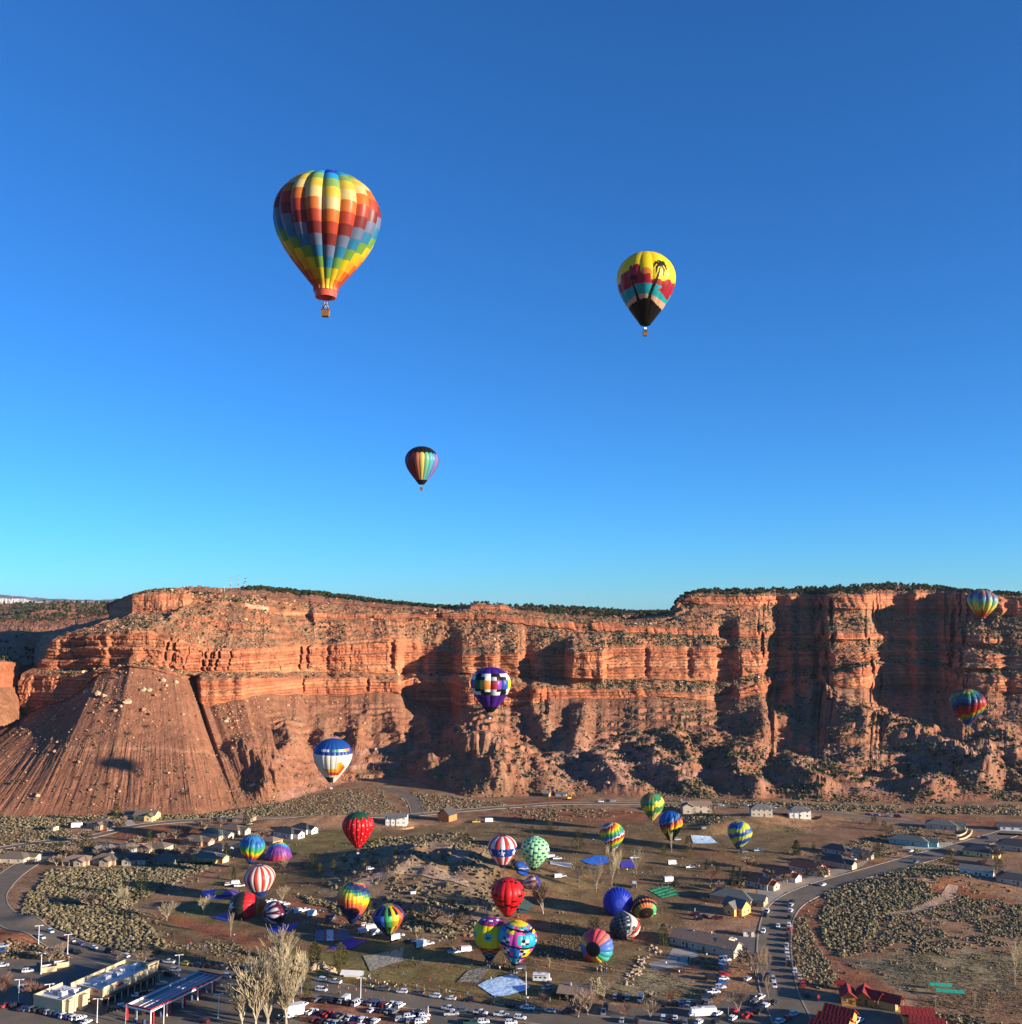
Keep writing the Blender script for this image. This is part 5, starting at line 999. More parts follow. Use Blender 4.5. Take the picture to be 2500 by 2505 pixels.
def hip(w, d, z, p, ov, th=.18):                      # hip roof over w x d centred, returns MB
    m = MB(); W, D = w/2+ov, d/2+ov; r = min(W, D); zt = z+r*p
    if W >= D: a, b = (-W+D, 0, zt), (W-D, 0, zt)
    else: a, b = (0, -D+W, zt), (0, D-W, zt)
    c = [(-W, -D, z), (W, -D, z), (W, D, z), (-W, D, z)]; lo = [(x, y, z-th) for x, y, _ in c]
    if W >= D: fs = ([c[0], c[1], b, a], [c[1], c[2], b], [c[2], c[3], a, b], [c[3], c[0], a])
    else: fs = ([c[0], c[1], a], [c[1], c[2], b, a], [c[2], c[3], b], [c[3], c[0], a, b])
    for f in fs: m.poly(f)
    for i in range(4): j = (i+1) % 4; m.poly([lo[i], lo[j], c[j], c[i]])
    m.poly(lo[::-1]); return m
def gable(w, d, z, p, ov, th=.2, axis='x'):           # ridge along axis
    m = MB(); W, D = w/2+ov, d/2+ov
    if axis == 'x':
        zt = z+D*p
        for s in (-1, 1):
            q = [(-W, s*D, z), (W, s*D, z), (W, 0, zt), (-W, 0, zt)]; lo = [(x, y, zz-th) for x, y, zz in q]
            q2 = q if s < 0 else q[::-1]; lo2 = lo if s < 0 else lo[::-1]
            m.poly(q2); m.poly(lo2[::-1])
            for i in range(4): j = (i+1) % 4; m.poly([lo2[i], lo2[j], q2[j], q2[i]])
    else:
        zt = z+W*p
        for s in (-1, 1):
            q = [(s*W, D, z), (s*W, -D, z), (0, -D, zt), (0, D, zt)]; lo = [(x, y, zz-th) for x, y, zz in q]
            q2 = q[::-1] if s > 0 else q; lo2 = lo[::-1] if s > 0 else lo
            m.poly(q2); m.poly(lo2[::-1])
            for i in range(4): j = (i+1) % 4; m.poly([lo2[i], lo2[j], q2[j], q2[i]])
    return m
def gwall(w, d, h, p, axis='x'):
    m = MB(); m.box(-w/2, w/2, -d/2, d/2, -1.0, h)
    if axis == 'x':
        t = h+d/2*p
        for s in (-1, 1): q = [(s*w/2, -d/2*s, h), (s*w/2, d/2*s, h), (s*w/2, 0, t)]; m.poly(q)
    else:
        t = h+w/2*p
        for s in (-1, 1): q = [(-w/2*-s, d/2*s, h), (w/2*-s, d/2*s, h), (0, d/2*s, t)]; m.poly(q)
    return m
def house(label, u, v, w, d, rz, wall, roof, kind='hip', h=2.9, p=.42, wing=None, cat='house', chim=False, wins=3, ends=2, garage=None, porch=False, name='house'):
    """w along local x; front is local -y. wing: (x, width, depth, side) gabled block pushed out of the front ('f') or right end ('e')"""
    g = G(u, v); a = R(rz); off = Vector((-sin(a), cos(a)))*(d/2); loc = Vector((g[0]+off[0], g[1]+off[1], 0)); loc[2] = min(float(gz(loc[0], loc[1])), g[2]+0.4)+0.1
    t = thing(name, label, cat, tuple(loc), a); wm, rm = wallm(wall), roofm(roof)
    if kind == 'hip': m = MB(); m.box(-w/2, w/2, -d/2, d/2, -1.0, h); m.build('wall', wm, t); r = hip(w, d, h+.16, p, .6).build('roof', rm, t)
    else: gwall(w, d, h, p, 'x').build('wall', wm, t); r = gable(w, d, h+.22, p, .55).build('roof', rm, t)
    if chim: m = MB(); m.box(w*.12, w*.12+.9, .2, 1.0, h, h+d/2*p+.9); m.build('chimney', wm, r)
    fl = 2 if h > 4.5 else 1; win_y = -d/2-.03
    for lev in range(fl):
        for k in range(wins):
            x = -w/2+w*(k+.5)/wins
            if wing and wing[3] == 'f' and abs(x-wing[0]) < wing[1]/2+.6: continue
            window(t, x, win_y, 1.55+2.8*lev, 0, 1.15)
        for k in range(ends): window(t, w/2+.03, -d/2+d*(k+.5)/ends, 1.55+2.8*lev, pi/2, 1.1)
        if ends: window(t, -w/2-.03, 0, 1.55+2.8*lev, pi/2, 1.0)
    if wing:
        x, ww, wd, sd = wing
        if sd == 'f': cx, cy, ang = x, -d/2-wd/2+.02, 0
        else: cx, cy, ang = w/2+wd/2-.02, x, pi/2
        wl = gwall(ww, wd+.1, h-.12, p+.08, 'y').build('wall', wm, t, (cx, cy, 0), ang); rr = gable(ww, wd+ww*.5, h+.1, p+.08, .45, axis='y').build('roof', rm, t, (cx-(ww*.25-.3)*sin(ang), cy+(ww*.25-.3)*cos(ang), 0), ang)
        fx, fy = (cx, cy-wd/2-.09) if sd == 'f' else (cx+wd/2+.09, cy)
        if garage: go = link('garage_door', G_ME, t, (fx, fy, .05), ang); go.scale = (min(ww/3.4, 1.6), 1, 1)
        else: window(t, fx, fy, 1.5, ang, 1.3)
    if not garage and not porch: link('door', D_ME, t, (w*.12, win_y-.02, 0), 0)
    if porch:
        m = MB()
        for k in range(4): m.box(-w*.38+k*w*.25, -w*.38+k*w*.25+.28, -d/2-2.4, -d/2-2.1, -.8, h-.3)
        m.box(-w*.40, w*.40, -d/2-2.5, -d/2+.05, h-.3, h-.05); m.build('porch', wm, t); m = MB(); m.poly([(-w*.42, -d/2-2.8, h+.02), (w*.42, -d/2-2.8, h+.02), (w*.42, -d/2+.8, h+.75), (-w*.42, -d/2+.8, h+.75)]); m.box(-w*.42, w*.42, -d/2-2.8, -d/2-2.7, h-.15, h+.0); m.build('porch_roof', rm, t)
    return t
HOUSES = [
 ('cream stucco house with garage at left edge beside the curving street', 22,2112,19,12,-8,'cream','brown','hip',2.9,.38,(2.5,5.5,4,'e'),True),
 ('tan house with arched patio, first in the row above sagebrush', 182,2117,17,9,-6,'tan','tanroof','hip',2.7,.42,(4,6,3,'f'),False,dict(porch=True)),
 ('tan house with patio posts, second in the row above sagebrush', 250,2116,16,10,-8,'tan','brown','hip',2.8,.46,(3,6,3.5,'f'),False),
 ('pale house with dark grey roof, third in the row above sagebrush', 326,2115,15,10,-6,'beige','dark','hip',2.8,.46,(-3,5.5,3,'f'),False),
 ('tan house with open patio, right end of row above sagebrush', 398,2115,13,10,-10,'tan','brown','hip',2.7,.5,None,False,dict(porch=True)),
 ('house with sunlit orange end wall, rightmost before the brown field', 497,2109,18,10,-24,'amber','grey','hip',2.8,.42,(0,6,4,'e'),True),
 ('pale house with double front gables beside round bare tree', 374,2084,16,10,-14,'cream','brown','hip',2.8,.44,(-3.5,6,3.5,'f'),False),
 ('brick house with double garage below the bare red lot', 465,2069,17,11,-22,'brick','brown','hip',2.8,.44,(0,7,4,'e'),True),
 ('pale house with tall gabled entry, left of the brown garage house', 510,2055,17,12,-24,'cream','green','hip',3.0,.46,(1.5,6,4,'e'),False),
 ('brown roofed house with garage behind the pale gabled house', 557,2041,17,11,-24,'beige','brown','hip',2.9,.42,(0,6,4,'e'),True),
 ('bright yellow house with arched windows below the cliff', 352,2007,16,10,-6,'yellow','brown','gable',3.3,.5,(4.5,6,3,'f'),False,dict(chim=True)),
 ('brown wing house attached left of the bright yellow house', 312,2002,9,8,-20,'beige','brown','gable',2.7,.42,None,False),
 ('tan stone house with tall entry gables left of tall pine', 236,2028,17,10,-16,'tan','brown','hip',3.4,.5,(3,5,3,'f'),False),
 ('small cream shed with flat roof left of the white trailer', 122,2033,6,5,-18,'cream','tanroof','gable',2.4,.15,None,False,dict(wins=1,ends=1)),
 ('weathered grey house in shade beside large dark pine', 246,2087,14,9,-30,'grey','grey','hip',2.7,.46,(-2,5,3,'f'),False),
 ('grey roofed house in shade behind the second patio house', 300,2086,14,9,-26,'grey','grey','hip',2.7,.46,None,False),
 ('low tan house with flat brown roof beside twin pines', 590,2012,14,9,-14,'tan','tanroof','hip',2.7,.36,None,False),
 ('white walled dark roofed house above the slumped rainbow balloon', 690,2049,17,11,-34,'white','dark','hip',3.0,.5,(0,6,4,'e'),False),
 ('white walled house with dark roof, right end of left subdivision', 730,2038,15,10,-34,'white','dark','hip',3.0,.5,(0,6,3,'e'),False),
 ('tan house half hidden behind the blue topped rainbow balloon', 652,2068,11,9,-30,'amber','tanroof','hip',2.7,.42,None,False),
 ('dark roofed house in shade behind slender pine', 524,2087,13,9,-26,'grey','dark','hip',2.7,.46,(0,5,3,'e'),False),
 ('low house in shade left of the rainbow balloon', 580,2084,12,8,-24,'grey','dark','hip',2.6,.42,None,False),
 ('white two storey house beside the cul de sac road', 968,2020,15,9,-2,'white','grey','gable',5.4,.34,None,False,dict(porch=True,wins=4)),
 ('orange steep gabled house with dark roof and wooden deck', 1108,2008,10,10,58,'orange','dark','gable',4.2,.85,None,False,dict(wins=1,porch=False)),
 ('beige two storey house with wide gables behind rainbow balloons', 1706,1989,22,11,-2,'beige','tanroof','gable',5.2,.42,(-7,8,2.5,'f'),False,dict(wins=4)),
 ('beige gabled house with recessed balcony on the red bank', 1864,1998,15,10,-4,'beige','grey','hip',5.2,.5,None,False,dict(wins=4,porch=False)),
 ('white house with two level pillared porch on upper road', 1958,2005,15,9,-4,'white','grey','hip',5.2,.42,None,False,dict(porch=True,wins=3)),
 ('large grey roofed house beside the terraced street corner', 2303,2029,20,11,-26,'cream','green','hip',3.0,.42,(1,7,5,'e'),False),
 ('turquoise walled house with white gabled front by the road', 2222,2068,24,11,-32,'teal','green','hip',2.9,.40,(1,6,5,'e'),False),
 ('white house with black garage at upper right edge', 2478,2033,16,9,-14,'white','dark','gable',2.9,.3,(0,6,3,'e'),True),
 ('large beige house with black roof cut by right edge', 2482,2082,20,12,-34,'beige','dark','hip',3.3,.46,(0,7,5,'e'),False),
 ('pale yellow house with dark hip roof on the side street', 2392,2096,17,11,-36,'yellow','dark','hip',2.9,.46,(0,6,3,'e'),False),
 ('white rectangular house with grey gable roof and lawn', 2388,2142,17,10,-30,'white','grey','gable',2.9,.36,None,False,dict(wins=3,ends=3)),
 ('dark roofed house with porch post cut by right edge', 2480,2166,17,10,-30,'beige','dark','hip',2.8,.42,None,False),
 ('red roofed cream house beside twin spruces, nearest the bend', 1850,2172,14,9,-48,'cream','red','gable',2.8,.5,(0,5.5,3,'e'),False),
 ('red roofed white house with two cars in its driveway', 1896,2152,16,10,-48,'white','red','gable',2.8,.5,(0,6,4,'e'),True),
 ('red roofed cream house with round gable windows', 1965,2137,18,10,-46,'cream','red','gable',3.0,.5,(-1,6,4,'e'),False),
 ('dark roofed tan house with garage and concrete driveway', 2035,2120,17,11,-46,'tan','dark','hip',3.0,.5,(-2,6,4,'e'),True),
 ('small grey house with white dormer left of dark round tree', 2102,2100,10,7,-40,'beige','grey','gable',2.7,.5,(0,4,2,'e'),False),
 ('dark roofed house in shade behind the tan driveway house', 2040,2090,16,9,-44,'beige','dark','hip',2.8,.5,None,False),
 ('large grey green hip roofed house with wooden fence', 1786,2210,22,13,-30,'tan','green','hip',2.8,.40,(0,8,6,'e'),False),
 ('white and yellow gabled cottage beside the grassy corner', 1792,2236,11,8,-46,'amber','grey','gable',3.4,.75,(0,6,3,'f'),False),
 ('brown roofed church like building with clustered chimneys and vents', 1706,2324,25,13,-36,'beige','tanroof','gable',3.2,.42,(-2,9,5,'e'),False,dict(chim=True)),
]
for hh in HOUSES:
    lab, u, v, w, d, rz, wc, rc, kind, h_, p_, wing, gar = hh[:13]; kw = hh[13] if len(hh) > 13 else {}
    house(lab, u, v, w, d, rz, wc, rc, kind, h_, p_, wing, garage=gar, **kw)

# long second hip and flues of the church like building
def roofbox(parent_label, u, v, dz, w, d, h, rz, mat, nm, cat):
    g = G(u, v); m = MB(); m.box(-w/2, w/2, -d/2, d/2, 0, h); m.box(-w/2-.08, w/2+.08, -d/2-.08, d/2+.08, h, h+.15); return tag(m.build(nm, mat, None, (g[0], g[1], g[2]+dz), R(rz)), parent_label, cat)
house('lower gabled hall joined to the front of the church like building', 1672,2316,14,11,-36,'beige','tanroof','gable',3.0,.42,None,chim=True)

# ------------------------------------------------------------------ convenience store, fuel canopy, lodge, cabins
def frame(pa, pb):                                    # ground frame from two pixels: origin, x axis angle, length
    a, b = G(*pa), G(*pb); return a, atan2(b[1]-a[1], b[0]-a[0]), hypot(b[0]-a[0], b[1]-a[1])
M_stuc = paint('store_stucco', (0.52, 0.40, 0.24), 0.9, 0.1, noise=0.08); M_stuc2 = paint('store_base', (0.25, 0.17, 0.11), 0.9, 0.1); M_roofw = paint('white_membrane', (0.62, 0.64, 0.66), 0.7); M_redp = paint('red_panel', (0.45, 0.02, 0.025), 0.4); M_whitep = paint('white_panel', (0.75, 0.73, 0.70), 0.4); M_steelr = paint('roof_sheet', (0.16, 0.16, 0.18), 0.4, 0.4, 0.3); M_unit = paint('roof_unit', (0.5, 0.5, 0.5), 0.5); M_brownm = paint('brown_metal', (0.08, 0.045, 0.03), 0.6)
def text(s, size, mat, parent, loc, rot, ext=0.04):
    c = bpy.data.curves.new('lettering', 'FONT'); c.body = s; c.size = size; c.extrude = ext; c.align_x = 'CENTER'; c.align_y = 'CENTER'
    o = bpy.data.objects.new('t', c); COL.objects.link(o); bpy.context.view_layer.update(); me = bpy.data.meshes.new_from_object(o.evaluated_get(bpy.context.evaluated_depsgraph_get())); bpy.data.objects.remove(o)
    me.name = 'lettering'; me.materials.clear(); me.materials.append(mat); q = link('lettering', me, parent, loc); q.rotation_euler = rot; return q
o_, an, L_ = frame((248, 2462), (382, 2398))          # front facade of the store from its left to its right corner
st_ = thing('convenience_store', 'flat roofed tan convenience store with white roof and parapets', 'shop', tuple(o_), an)
Ld = L_; DP = 17.0; HS_ = 6.0
m = MB(); m.box(0, Ld, 0, DP, -1, 3.6); m.build('wall', M_stuc2, st_)
m = MB(); m.box(-.15, Ld+.15, -.6, .35, 3.6, 6.6); m.box(-.15, .4, .36, DP-4, 3.6, 6.3); m.box(Ld-.4, Ld+.15, .36, DP, 3.6, 6.3); m.box(.41, Ld-.41, DP-.4, DP+.1, 3.6, 6.2); m.box(Ld*.80, Ld+.3, -.9, .5, 6.61, 8.0); m.box(.0, Ld*.30, -.85, -.61, 4.2, 7.2); m.build('parapet', M_stuc, st_)
m = MB(); m.box(-13.5, .0, 6, DP+4, -1, 5.0); m.box(-13.7, -13.2, 5.9, DP+4.1, 5.0, 6.1); m.box(-13.19, .0, DP+3.6, DP+4.1, 5.0, 6.1); m.box(-13.19, -.2, 5.8, 6.3, 5.0, 6.1); m.box(-6, -3.4, 3.6, 5.99, -1, 5.6); m.box(-12, -9.5, 4.4, 5.99, -1, 6.0); m.build('rear_block', M_stuc, st_)
m = MB(); m.box(.4, Ld-.4, .35, DP-.4, 4.4, 4.5); m.box(-13.2, 0, 6.3, DP+3.6, 5.0, 5.06); m.build('roof', M_roofw, st_)
m = MB(); m.box(-1, Ld+1, -2.6, -.62, 3.3, 3.62); m.build('awning', M_brownm, st_)
_p = MB(); _p.box(-.15, .15, -.15, .15, 0, 3.3); PO = _p.mesh('post', [M_stuc]); _p = MB(); _p.box(-1.3, 1.3, -.04, .04, 0, 2.7); SHW = _p.mesh('shop_window', [M_glass])
for k in range(9): link('post', PO, st_, (1+k*(Ld-2)/8, -2.4, 0))
for k in range(10): link('window', SHW, st_, (2+k*(Ld-4)/9, -.06, .2))
_p = MB(); _p.box(-1.1, 1.1, -.9, .9, 0, 1.3); _p.tube((-.4, 0, 1.3), (-.4, 0, 1.5), .45, .45, 8); RU = _p.mesh('roof_unit', [M_unit])
for x, y, z, s in ((8, 8, 4.5, 1.1), (12, 10, 4.5, 1.4), (17, 9, 4.5, 1.3), (21, 11, 4.5, 1.0), (26, 8, 4.5, 1.5), (30, 10, 4.5, 1.0), (-4, 10, 5.07, 1.0), (-8, 12, 5.07, 1.3), (-6, 15, 5.07, .9)):
    if x < Ld-3: q = link('roof_unit', RU, st_, (x, y, z)); q.scale = (s, s, s)
_p = MB(); _p.tube((0, 0, 0), (0, 0, .6), .9, .9, 12); _p.tube((0, 0, .6), (0, .25, .9), 1.2, .5, 12); DI = _p.mesh('dish', [M_white])
link('satellite_dish', DI, st_, (5, 9, 4.5)); link('satellite_dish', DI, st_, (14, 12.5, 4.5))
m = MB(); m.box(5.6, 10.4, -1.02, -.86, 4.9, 6.5); sg = m.build('sign', M_stuc, st_); text('STORE' if False else 'FRESH', 1.0, M_redp, sg, (8, -1.06, 5.7), (pi/2, 0, 0)) if False else None
for k in range(6): m = MB(); m.box(-.32, .32, -.06, .06, 0, .9-.1*(k % 2)); m.build('sign_letter', M_redp, st_, (6.2+k*.72, -1.10, 5.25))
for k in range(4): m = MB(); m.box(-.04, .04, -.26, .26, 0, .7); m.build('sign_letter', M_redp, st_, (-.20, 2.0+k*.65, 4.9))
m = MB(); m.box(-2.2, 2.2, -.04, .04, 0, .55); m.build('sign', M_brownm, st_, (Ld*.9, -.95, 7.0))
# canopy
cz_ = 5.2
def at_h(u, v, h):                                    # point seen at a pixel on a horizontal plane h above the ground
    d = ray(u, v); t = (h-CAM_H)/d[2]; return Vector((d[0]*t, d[1]*t, h))
A, B, C2 = at_h(369, 2474, cz_), at_h(541, 2389, cz_), at_h(332, 2467, cz_)
an = atan2(B[1]-A[1], B[0]-A[0]); Lc = (B-A).length; Wc = 11.5
cn = thing('fuel_canopy', 'long red and white fuel station canopy on red pillars', 'canopy', (A[0], A[1], float(gz(A[0], A[1]))), an)
m = MB(); m.box(0, Lc, -.0, Wc, cz_, cz_+.25); m.build('deck', M_steelr, cn)
m = MB(); m.box(-.1, Lc+.1, -.15, -.002, cz_-.1, cz_+.55); m.box(-.15, -.002, -.0, Wc, cz_-.1, cz_+.55); m.box(Lc+.002, Lc+.15, 0, Wc, cz_-.1, cz_+.55); m.box(-.1, Lc+.1, Wc+.002, Wc+.15, cz_-.1, cz_+.55); m.build('white_fascia', M_whitep, cn)
m = MB(); m.box(-.12, Lc+.12, -.2, .1, cz_+.56, cz_+1.15); m.box(-.2, .1, .11, Wc-.1, cz_+.56, cz_+1.15); m.box(Lc-.1, Lc+.2, .11, Wc-.1, cz_+.56, cz_+1.15); m.build('red_fascia', M_redp, cn)
m = MB(); m.box(-.1, Lc+.1, Wc-.09, Wc+.15, cz_+.56, cz_+1.15); m.build('back_parapet', M_unit, cn)
_p = MB(); _p.box(0, Lc-1, -.12, .12, 0, .12); RB = _p.mesh('roof_rib', [M_whitep])
for y in (2.6, 5.2, 7.6): link('roof_rib', RB, cn, (.5, y, cz_+.25))
_p = MB(); _p.box(-.3, .3, -.3, .3, 0, cz_); PWR = _p.mesh('pillar', [M_redp]); _p = MB(); _p.box(-.22, .22, -.22, .22, 0, cz_); PWW = _p.mesh('pillar', [M_whitep])
M_pump = paint('pump_blue', (0.05, 0.07, 0.16), 0.4); _p = MB(); _p.box(-.5, .5, -.35, .35, .15, 1.9); _p.box(-.9, .9, -.6, .6, 0, .15); PMP = _p.mesh('fuel_pump', [M_pump])
for k in range(5):
    x = 2.5+k*(Lc-5)/4; link('pillar', PWR, cn, (x, 1.2, 0)); link('pillar', PWW, cn, (x-1.3, 1.2, 0)); link('pillar', PWW, cn, (x, Wc-2, 0)); 
    g = cn.matrix_basis @ Vector((x-3, 5, 0)); 
    for y in (3.5, 8.0): p = Matrix.Rotation(an, 4, 'Z') @ Vector((x-2.2, y, 0)); tag(link('fuel_pump', PMP, None, (A[0]+p[0], A[1]+p[1], float(gz(A[0]+p[0], A[1]+p[1]))+.06), an), 'dark blue fuel pump under the canopy, %s from the near end, %s side' % (('first', 'second', 'third', 'fourth', 'fifth')[k], 'near' if y < 5 else 'far'), 'fuel pump', 'fuel pumps under the canopy')
# block walled bin enclosures
def enclosure(lab, u, v, w, d, rz):
    g = G(u, v); t = thing('bin_enclosure', lab, 'enclosure', tuple(g), R(rz)); m = MB(); m.box(-w/2, w/2, -d/2, -d/2+.25, -.3, 2.2); m.box(-w/2, -w/2+.25, -d/2+.25, d/2, -.3, 2.2); m.box(w/2-.25, w/2, -d/2+.25, d/2, -.3, 2.2); m.build('wall', M_stuc, t); m = MB(); m.box(-w/2+.26, w/2-.26, d/2-.12, d/2, 0, 1.9); m.build('gate', M_unit, t); m = MB(); m.box(-1, 1, -.7, .7, 0, 1.3); m.box(-1.05, 1.05, -.75, .75, 1.3, 1.4); m.build('bin', M_brownm, t)
enclosure('block walled bin enclosure left of the store, nearer and larger', 120, 2374, 6, 4.5, 25); enclosure('block walled bin enclosure left of the store, farther and smaller', 150, 2364, 6, 4, 25)
# lodge row with red metal roofs
M_seamr = roofm('metalred')
def lodge(lab, pts, z0, ridge_dir, nm='lodge', wall='pine', h=4.5, D=9, gab='x', p=.5, cat='lodge', ang=None):
    a, an, L = frame(*pts); an = an if ang is None else R(ang); t = thing(nm, lab, cat, tuple(a), an)
    mb = gwall(L, D, h, p, gab); r = gable(L, D, h+.22, p, .7, axis=gab)
    mb.build('wall', wallm(wall), t, (L/2, D/2, 0)); rf = r.build('roof', M_seamr, t, (L/2, D/2, 0)); n = int(L/1.2) if gab == 'x' else int(D/1.2)
    rib = MB()
    if gab == 'x':
        q = D/2+.7; l = hypot(q, q*p); rib.box(-.04, .04, 0, l, 0, .035); RM = rib.mesh('roof_seam', [M_seamr])
        for k in range(n+1):
            for s in (1, -1): o = link('roof_seam', RM, rf, (-L/2-.6+k*(L+1.2)/n, -s*q, h+.225)); o.rotation_euler = (atan2(q*p, q), 0, 0 if s > 0 else pi); 
            
    else:
        q = L/2+.7; l = hypot(q, q*p); rib.box(-.04, .04, 0, l, 0, .035); RM = rib.mesh('roof_seam', [M_seamr])
        for k in range(n+1):
            for s in (1, -1): o = link('roof_seam', RM, rf, (s*q, -D/2-.6+k*(D+1.2)/n, h+.225)); o.rotation_euler = (atan2(q*p, q), 0, pi/2 if s > 0 else -pi/2)
    return t, L, D, h
def cabin(lab, u, v, rz, wall):
    g = G(u, v); t = thing('cabin', lab, 'cabin', tuple(g), R(rz)); gwall(5.2, 7.5, 2.9, .75, 'y').build('wall', wallm(wall), t, (0, 3.75, 0)); r = gable(5.2, 9.0, 3.1, .75, .6, axis='y').build('roof', M_seamr, t, (0, 3.2, 0))
    window(t, -1.2, -.04, 1.6, 0, .9); link('door', D_ME, t, (1.0, -.04, 0)); m = MB()
    for x in (-2.4, 2.4): m.box(x-.1, x+.1, -1.5, -1.3, 0, 3.0)
    m.box(-2.6, 2.6, -1.6, -.05, -.1, .1); m.box(-2.5, .2, -1.5, -1.42, .75, .9); m.build('porch', wallm('pine'), t)
cabin('log cabin with dark red roof and lit porch, leftmost of four', 2076, 2458, -14, 'pine'); cabin('log cabin with dark red roof, second of four from the left', 2112, 2458, -24, 'pine'); cabin('log cabin with pinkish sunlit red roof, third of four', 2150, 2462, 34, 'pine'); cabin('log cabin with bright red roof and sunlit yellow wall, rightmost', 2196, 2470, 52, 'amber')
house('tiny shed with red roof behind the leftmost cabin', 2058, 2424, 3, 3, -20, 'pine', 'metalred', 'gable', 2.2, .6, None, wins=1, ends=0, name='shed', cat='shed')
lodge('lodge block with dark red roof, topmost of stepped three', ((2014, 2506), (2080, 2522)), 0, 0, h=3.2, D=8, ang=-36, p=.66); lodge('lodge block with dark red roof, middle of stepped three', ((1998, 2526), (2068, 2545)), 0, 0, h=3.1, D=8, ang=-36, p=.66); lodge('lodge block with dark red roof, lowest and nearest of stepped three', ((1978, 2546), (2054, 2566)), 0, 0, h=3.0, D=9, ang=-36, p=.66)
lodge('lodge block with bright red roof beside the utility pole, upper', ((2212, 2508), (2286, 2514)), 0, 0, h=3.3, D=8, p=.42, wall='amber'); lodge('lodge block with bright red roof at the bottom edge, lower', ((2230, 2532), (2312, 2542)), 0, 0, h=3.2, D=9, p=.42, wall='amber'); lodge('lodge block with bright red roof cut by the bottom edge, lowest', ((2248, 2556), (2336, 2568)), 0, 0, h=3.2, D=9, p=.42, wall='amber')
# park ramada with shallow brown roof, pavilion tent, rows of green panels, concrete wall
def ramada():
    a, an, L = frame((1368, 2447), (1441, 2455)); t = thing('ramada', 'low open ramada with shallow brown roof by the lawn', 'ramada', tuple(a), an); D = 10
    gable(L, D, 3.1, .26, 1.0).build('roof', roofm('tanroof'), t, (L/2, D/2, 0)); m = MB()
    for k in range(5):
        for y in (.4, D-.4): m.box(k*(L-.5)/4, k*(L-.5)/4+.35, y-.18, y+.18, -.3, 2.95)
    m.build('post', M_stuc2, t); m = MB(); m.box(L*.55, L-.6, 1.5, D-1, -.3, 2.9); m.build('wall', M_stuc, t); m = MB(); m.box(L*.3, L*.34, D/2-1, D/2-.4, 3.4, 5.6); m.build('chimney', M_unit, t)
    _t = MB(); _t.box(-1, 1, -.4, .4, .7, .78); _t.box(-1, 1, -.85, -.6, .4, .46); _t.box(-1, 1, .6, .85, .4, .46); _t.box(-.7, -.6, -.7, .7, 0, .7); _t.box(.6, .7, -.7, .7, 0, .7); me = _t.mesh('picnic_table', [M_stuc2])
    for k in range(2): p = Matrix.Rotation(an, 4, 'Z') @ Vector((2.5+3*k, 4, 0)); tag(link('picnic_table', me, None, (a[0]+p[0], a[1]+p[1], a[2]+.02), an), ('left' if k == 0 else 'right')+' wooden picnic table under the brown ramada roof', 'table', 'picnic tables')
ramada()
g = G(862, 2396); t = thing('pavilion_tent', 'long white frame tent with open sides beside the lawn', 'tent', tuple(g), R(-8)); gable(9, 4.5, 2.5, .5, .2, .06).build('canopy', M_white, t); m = MB()
for k in range(4):
    for y in (-2.2, 2.2): m.tube((-4.4+k*2.93, y, -.2), (-4.4+k*2.93, y, 2.45), .06, .06, 5)
m.build('frame', M_steel, t); m = MB(); m.box(-4.4, 4.4, 2.18, 2.24, .1, 2.4); m.build('back_wall', M_white, t)
M_grn = paint('green_panel', (0.02, 0.33, 0.22), 0.35, 0.4); _p = MB(); _p.box(-1.25, 1.25, -.9, .9, -.05, .05); GP = _p.mesh('panel', [M_grn]); _p = MB(); _p.tube((0, 0, -2.2), (0, 0, 0), .06, .06, 5); GL = _p.mesh('leg', [M_steel])
for lab, u0, u1, v0, v1, n in (('row of four tilted green panels, the farther one', 2274, 2329, 2421, 2424, 4), ('row of five tilted green panels, the nearer one', 2290, 2360, 2436, 2441, 5)):
    a, an, L = frame((u0, v0), (u1, v1)); t = thing('panel_row', lab, 'panel row', (a[0], a[1], a[2]+2.2), an)
    for k in range(n): q = link('panel', GP, t, ((k+.5)*L/n, 0, 0)); q.scale = (L/n/2.75, .85, 1); q.rotation_euler = (R(38), 0, 0); link('leg', GL, t, ((k+.5)*L/n, .3, -.1))
def slabwall(lab, pts, h, th, mat, nm='retaining_wall', cat='wall'):
    L = smooth_line(pts, 2.0); m = MB(); n = len(L); A_, B_ = offs(L, th/2), offs(L, -th/2); za = np.minimum(gz(A_[:, 0], A_[:, 1]), gz(B_[:, 0], B_[:, 1]))-.4; zt = gz(L[:, 0], L[:, 1])+h
    for i in range(n-1): m.loft([[(*A_[i], za[i]), (*B_[i], za[i]), (*B_[i], zt[i]), (*A_[i], zt[i])], [(*A_[i+1], za[i+1]), (*B_[i+1], za[i+1]), (*B_[i+1], zt[i+1]), (*A_[i+1], zt[i+1])]])
    return tag(m.build(nm, mat), lab, cat)
M_block = paint('block_wall', (0.34, 0.20, 0.12), 0.95, 0.1, noise=0.2, scale=1.5); M_wood = paint('fence_wood', (0.36, 0.22, 0.11), 0.9, 0.1, noise=0.2, scale=2)
slabwall('brown block wall behind the red roofed houses', [(1720,2170),(1790,2180),(1850,2183)], 1.8, .3, M_block); slabwall('brown block wall between two left houses and the road', [(300,2072),(380,2068),(430,2072)], 1.8, .3, M_block)
slabwall('pale yard wall along the back of the sagebrush row', [(420,2112),(480,2116),(520,2113)], 1.4, .3, M_conc); slabwall('low red wall below the white two storey house', [(940,2028),(985,2030),(1012,2026)], 1.2, .3, M_block)
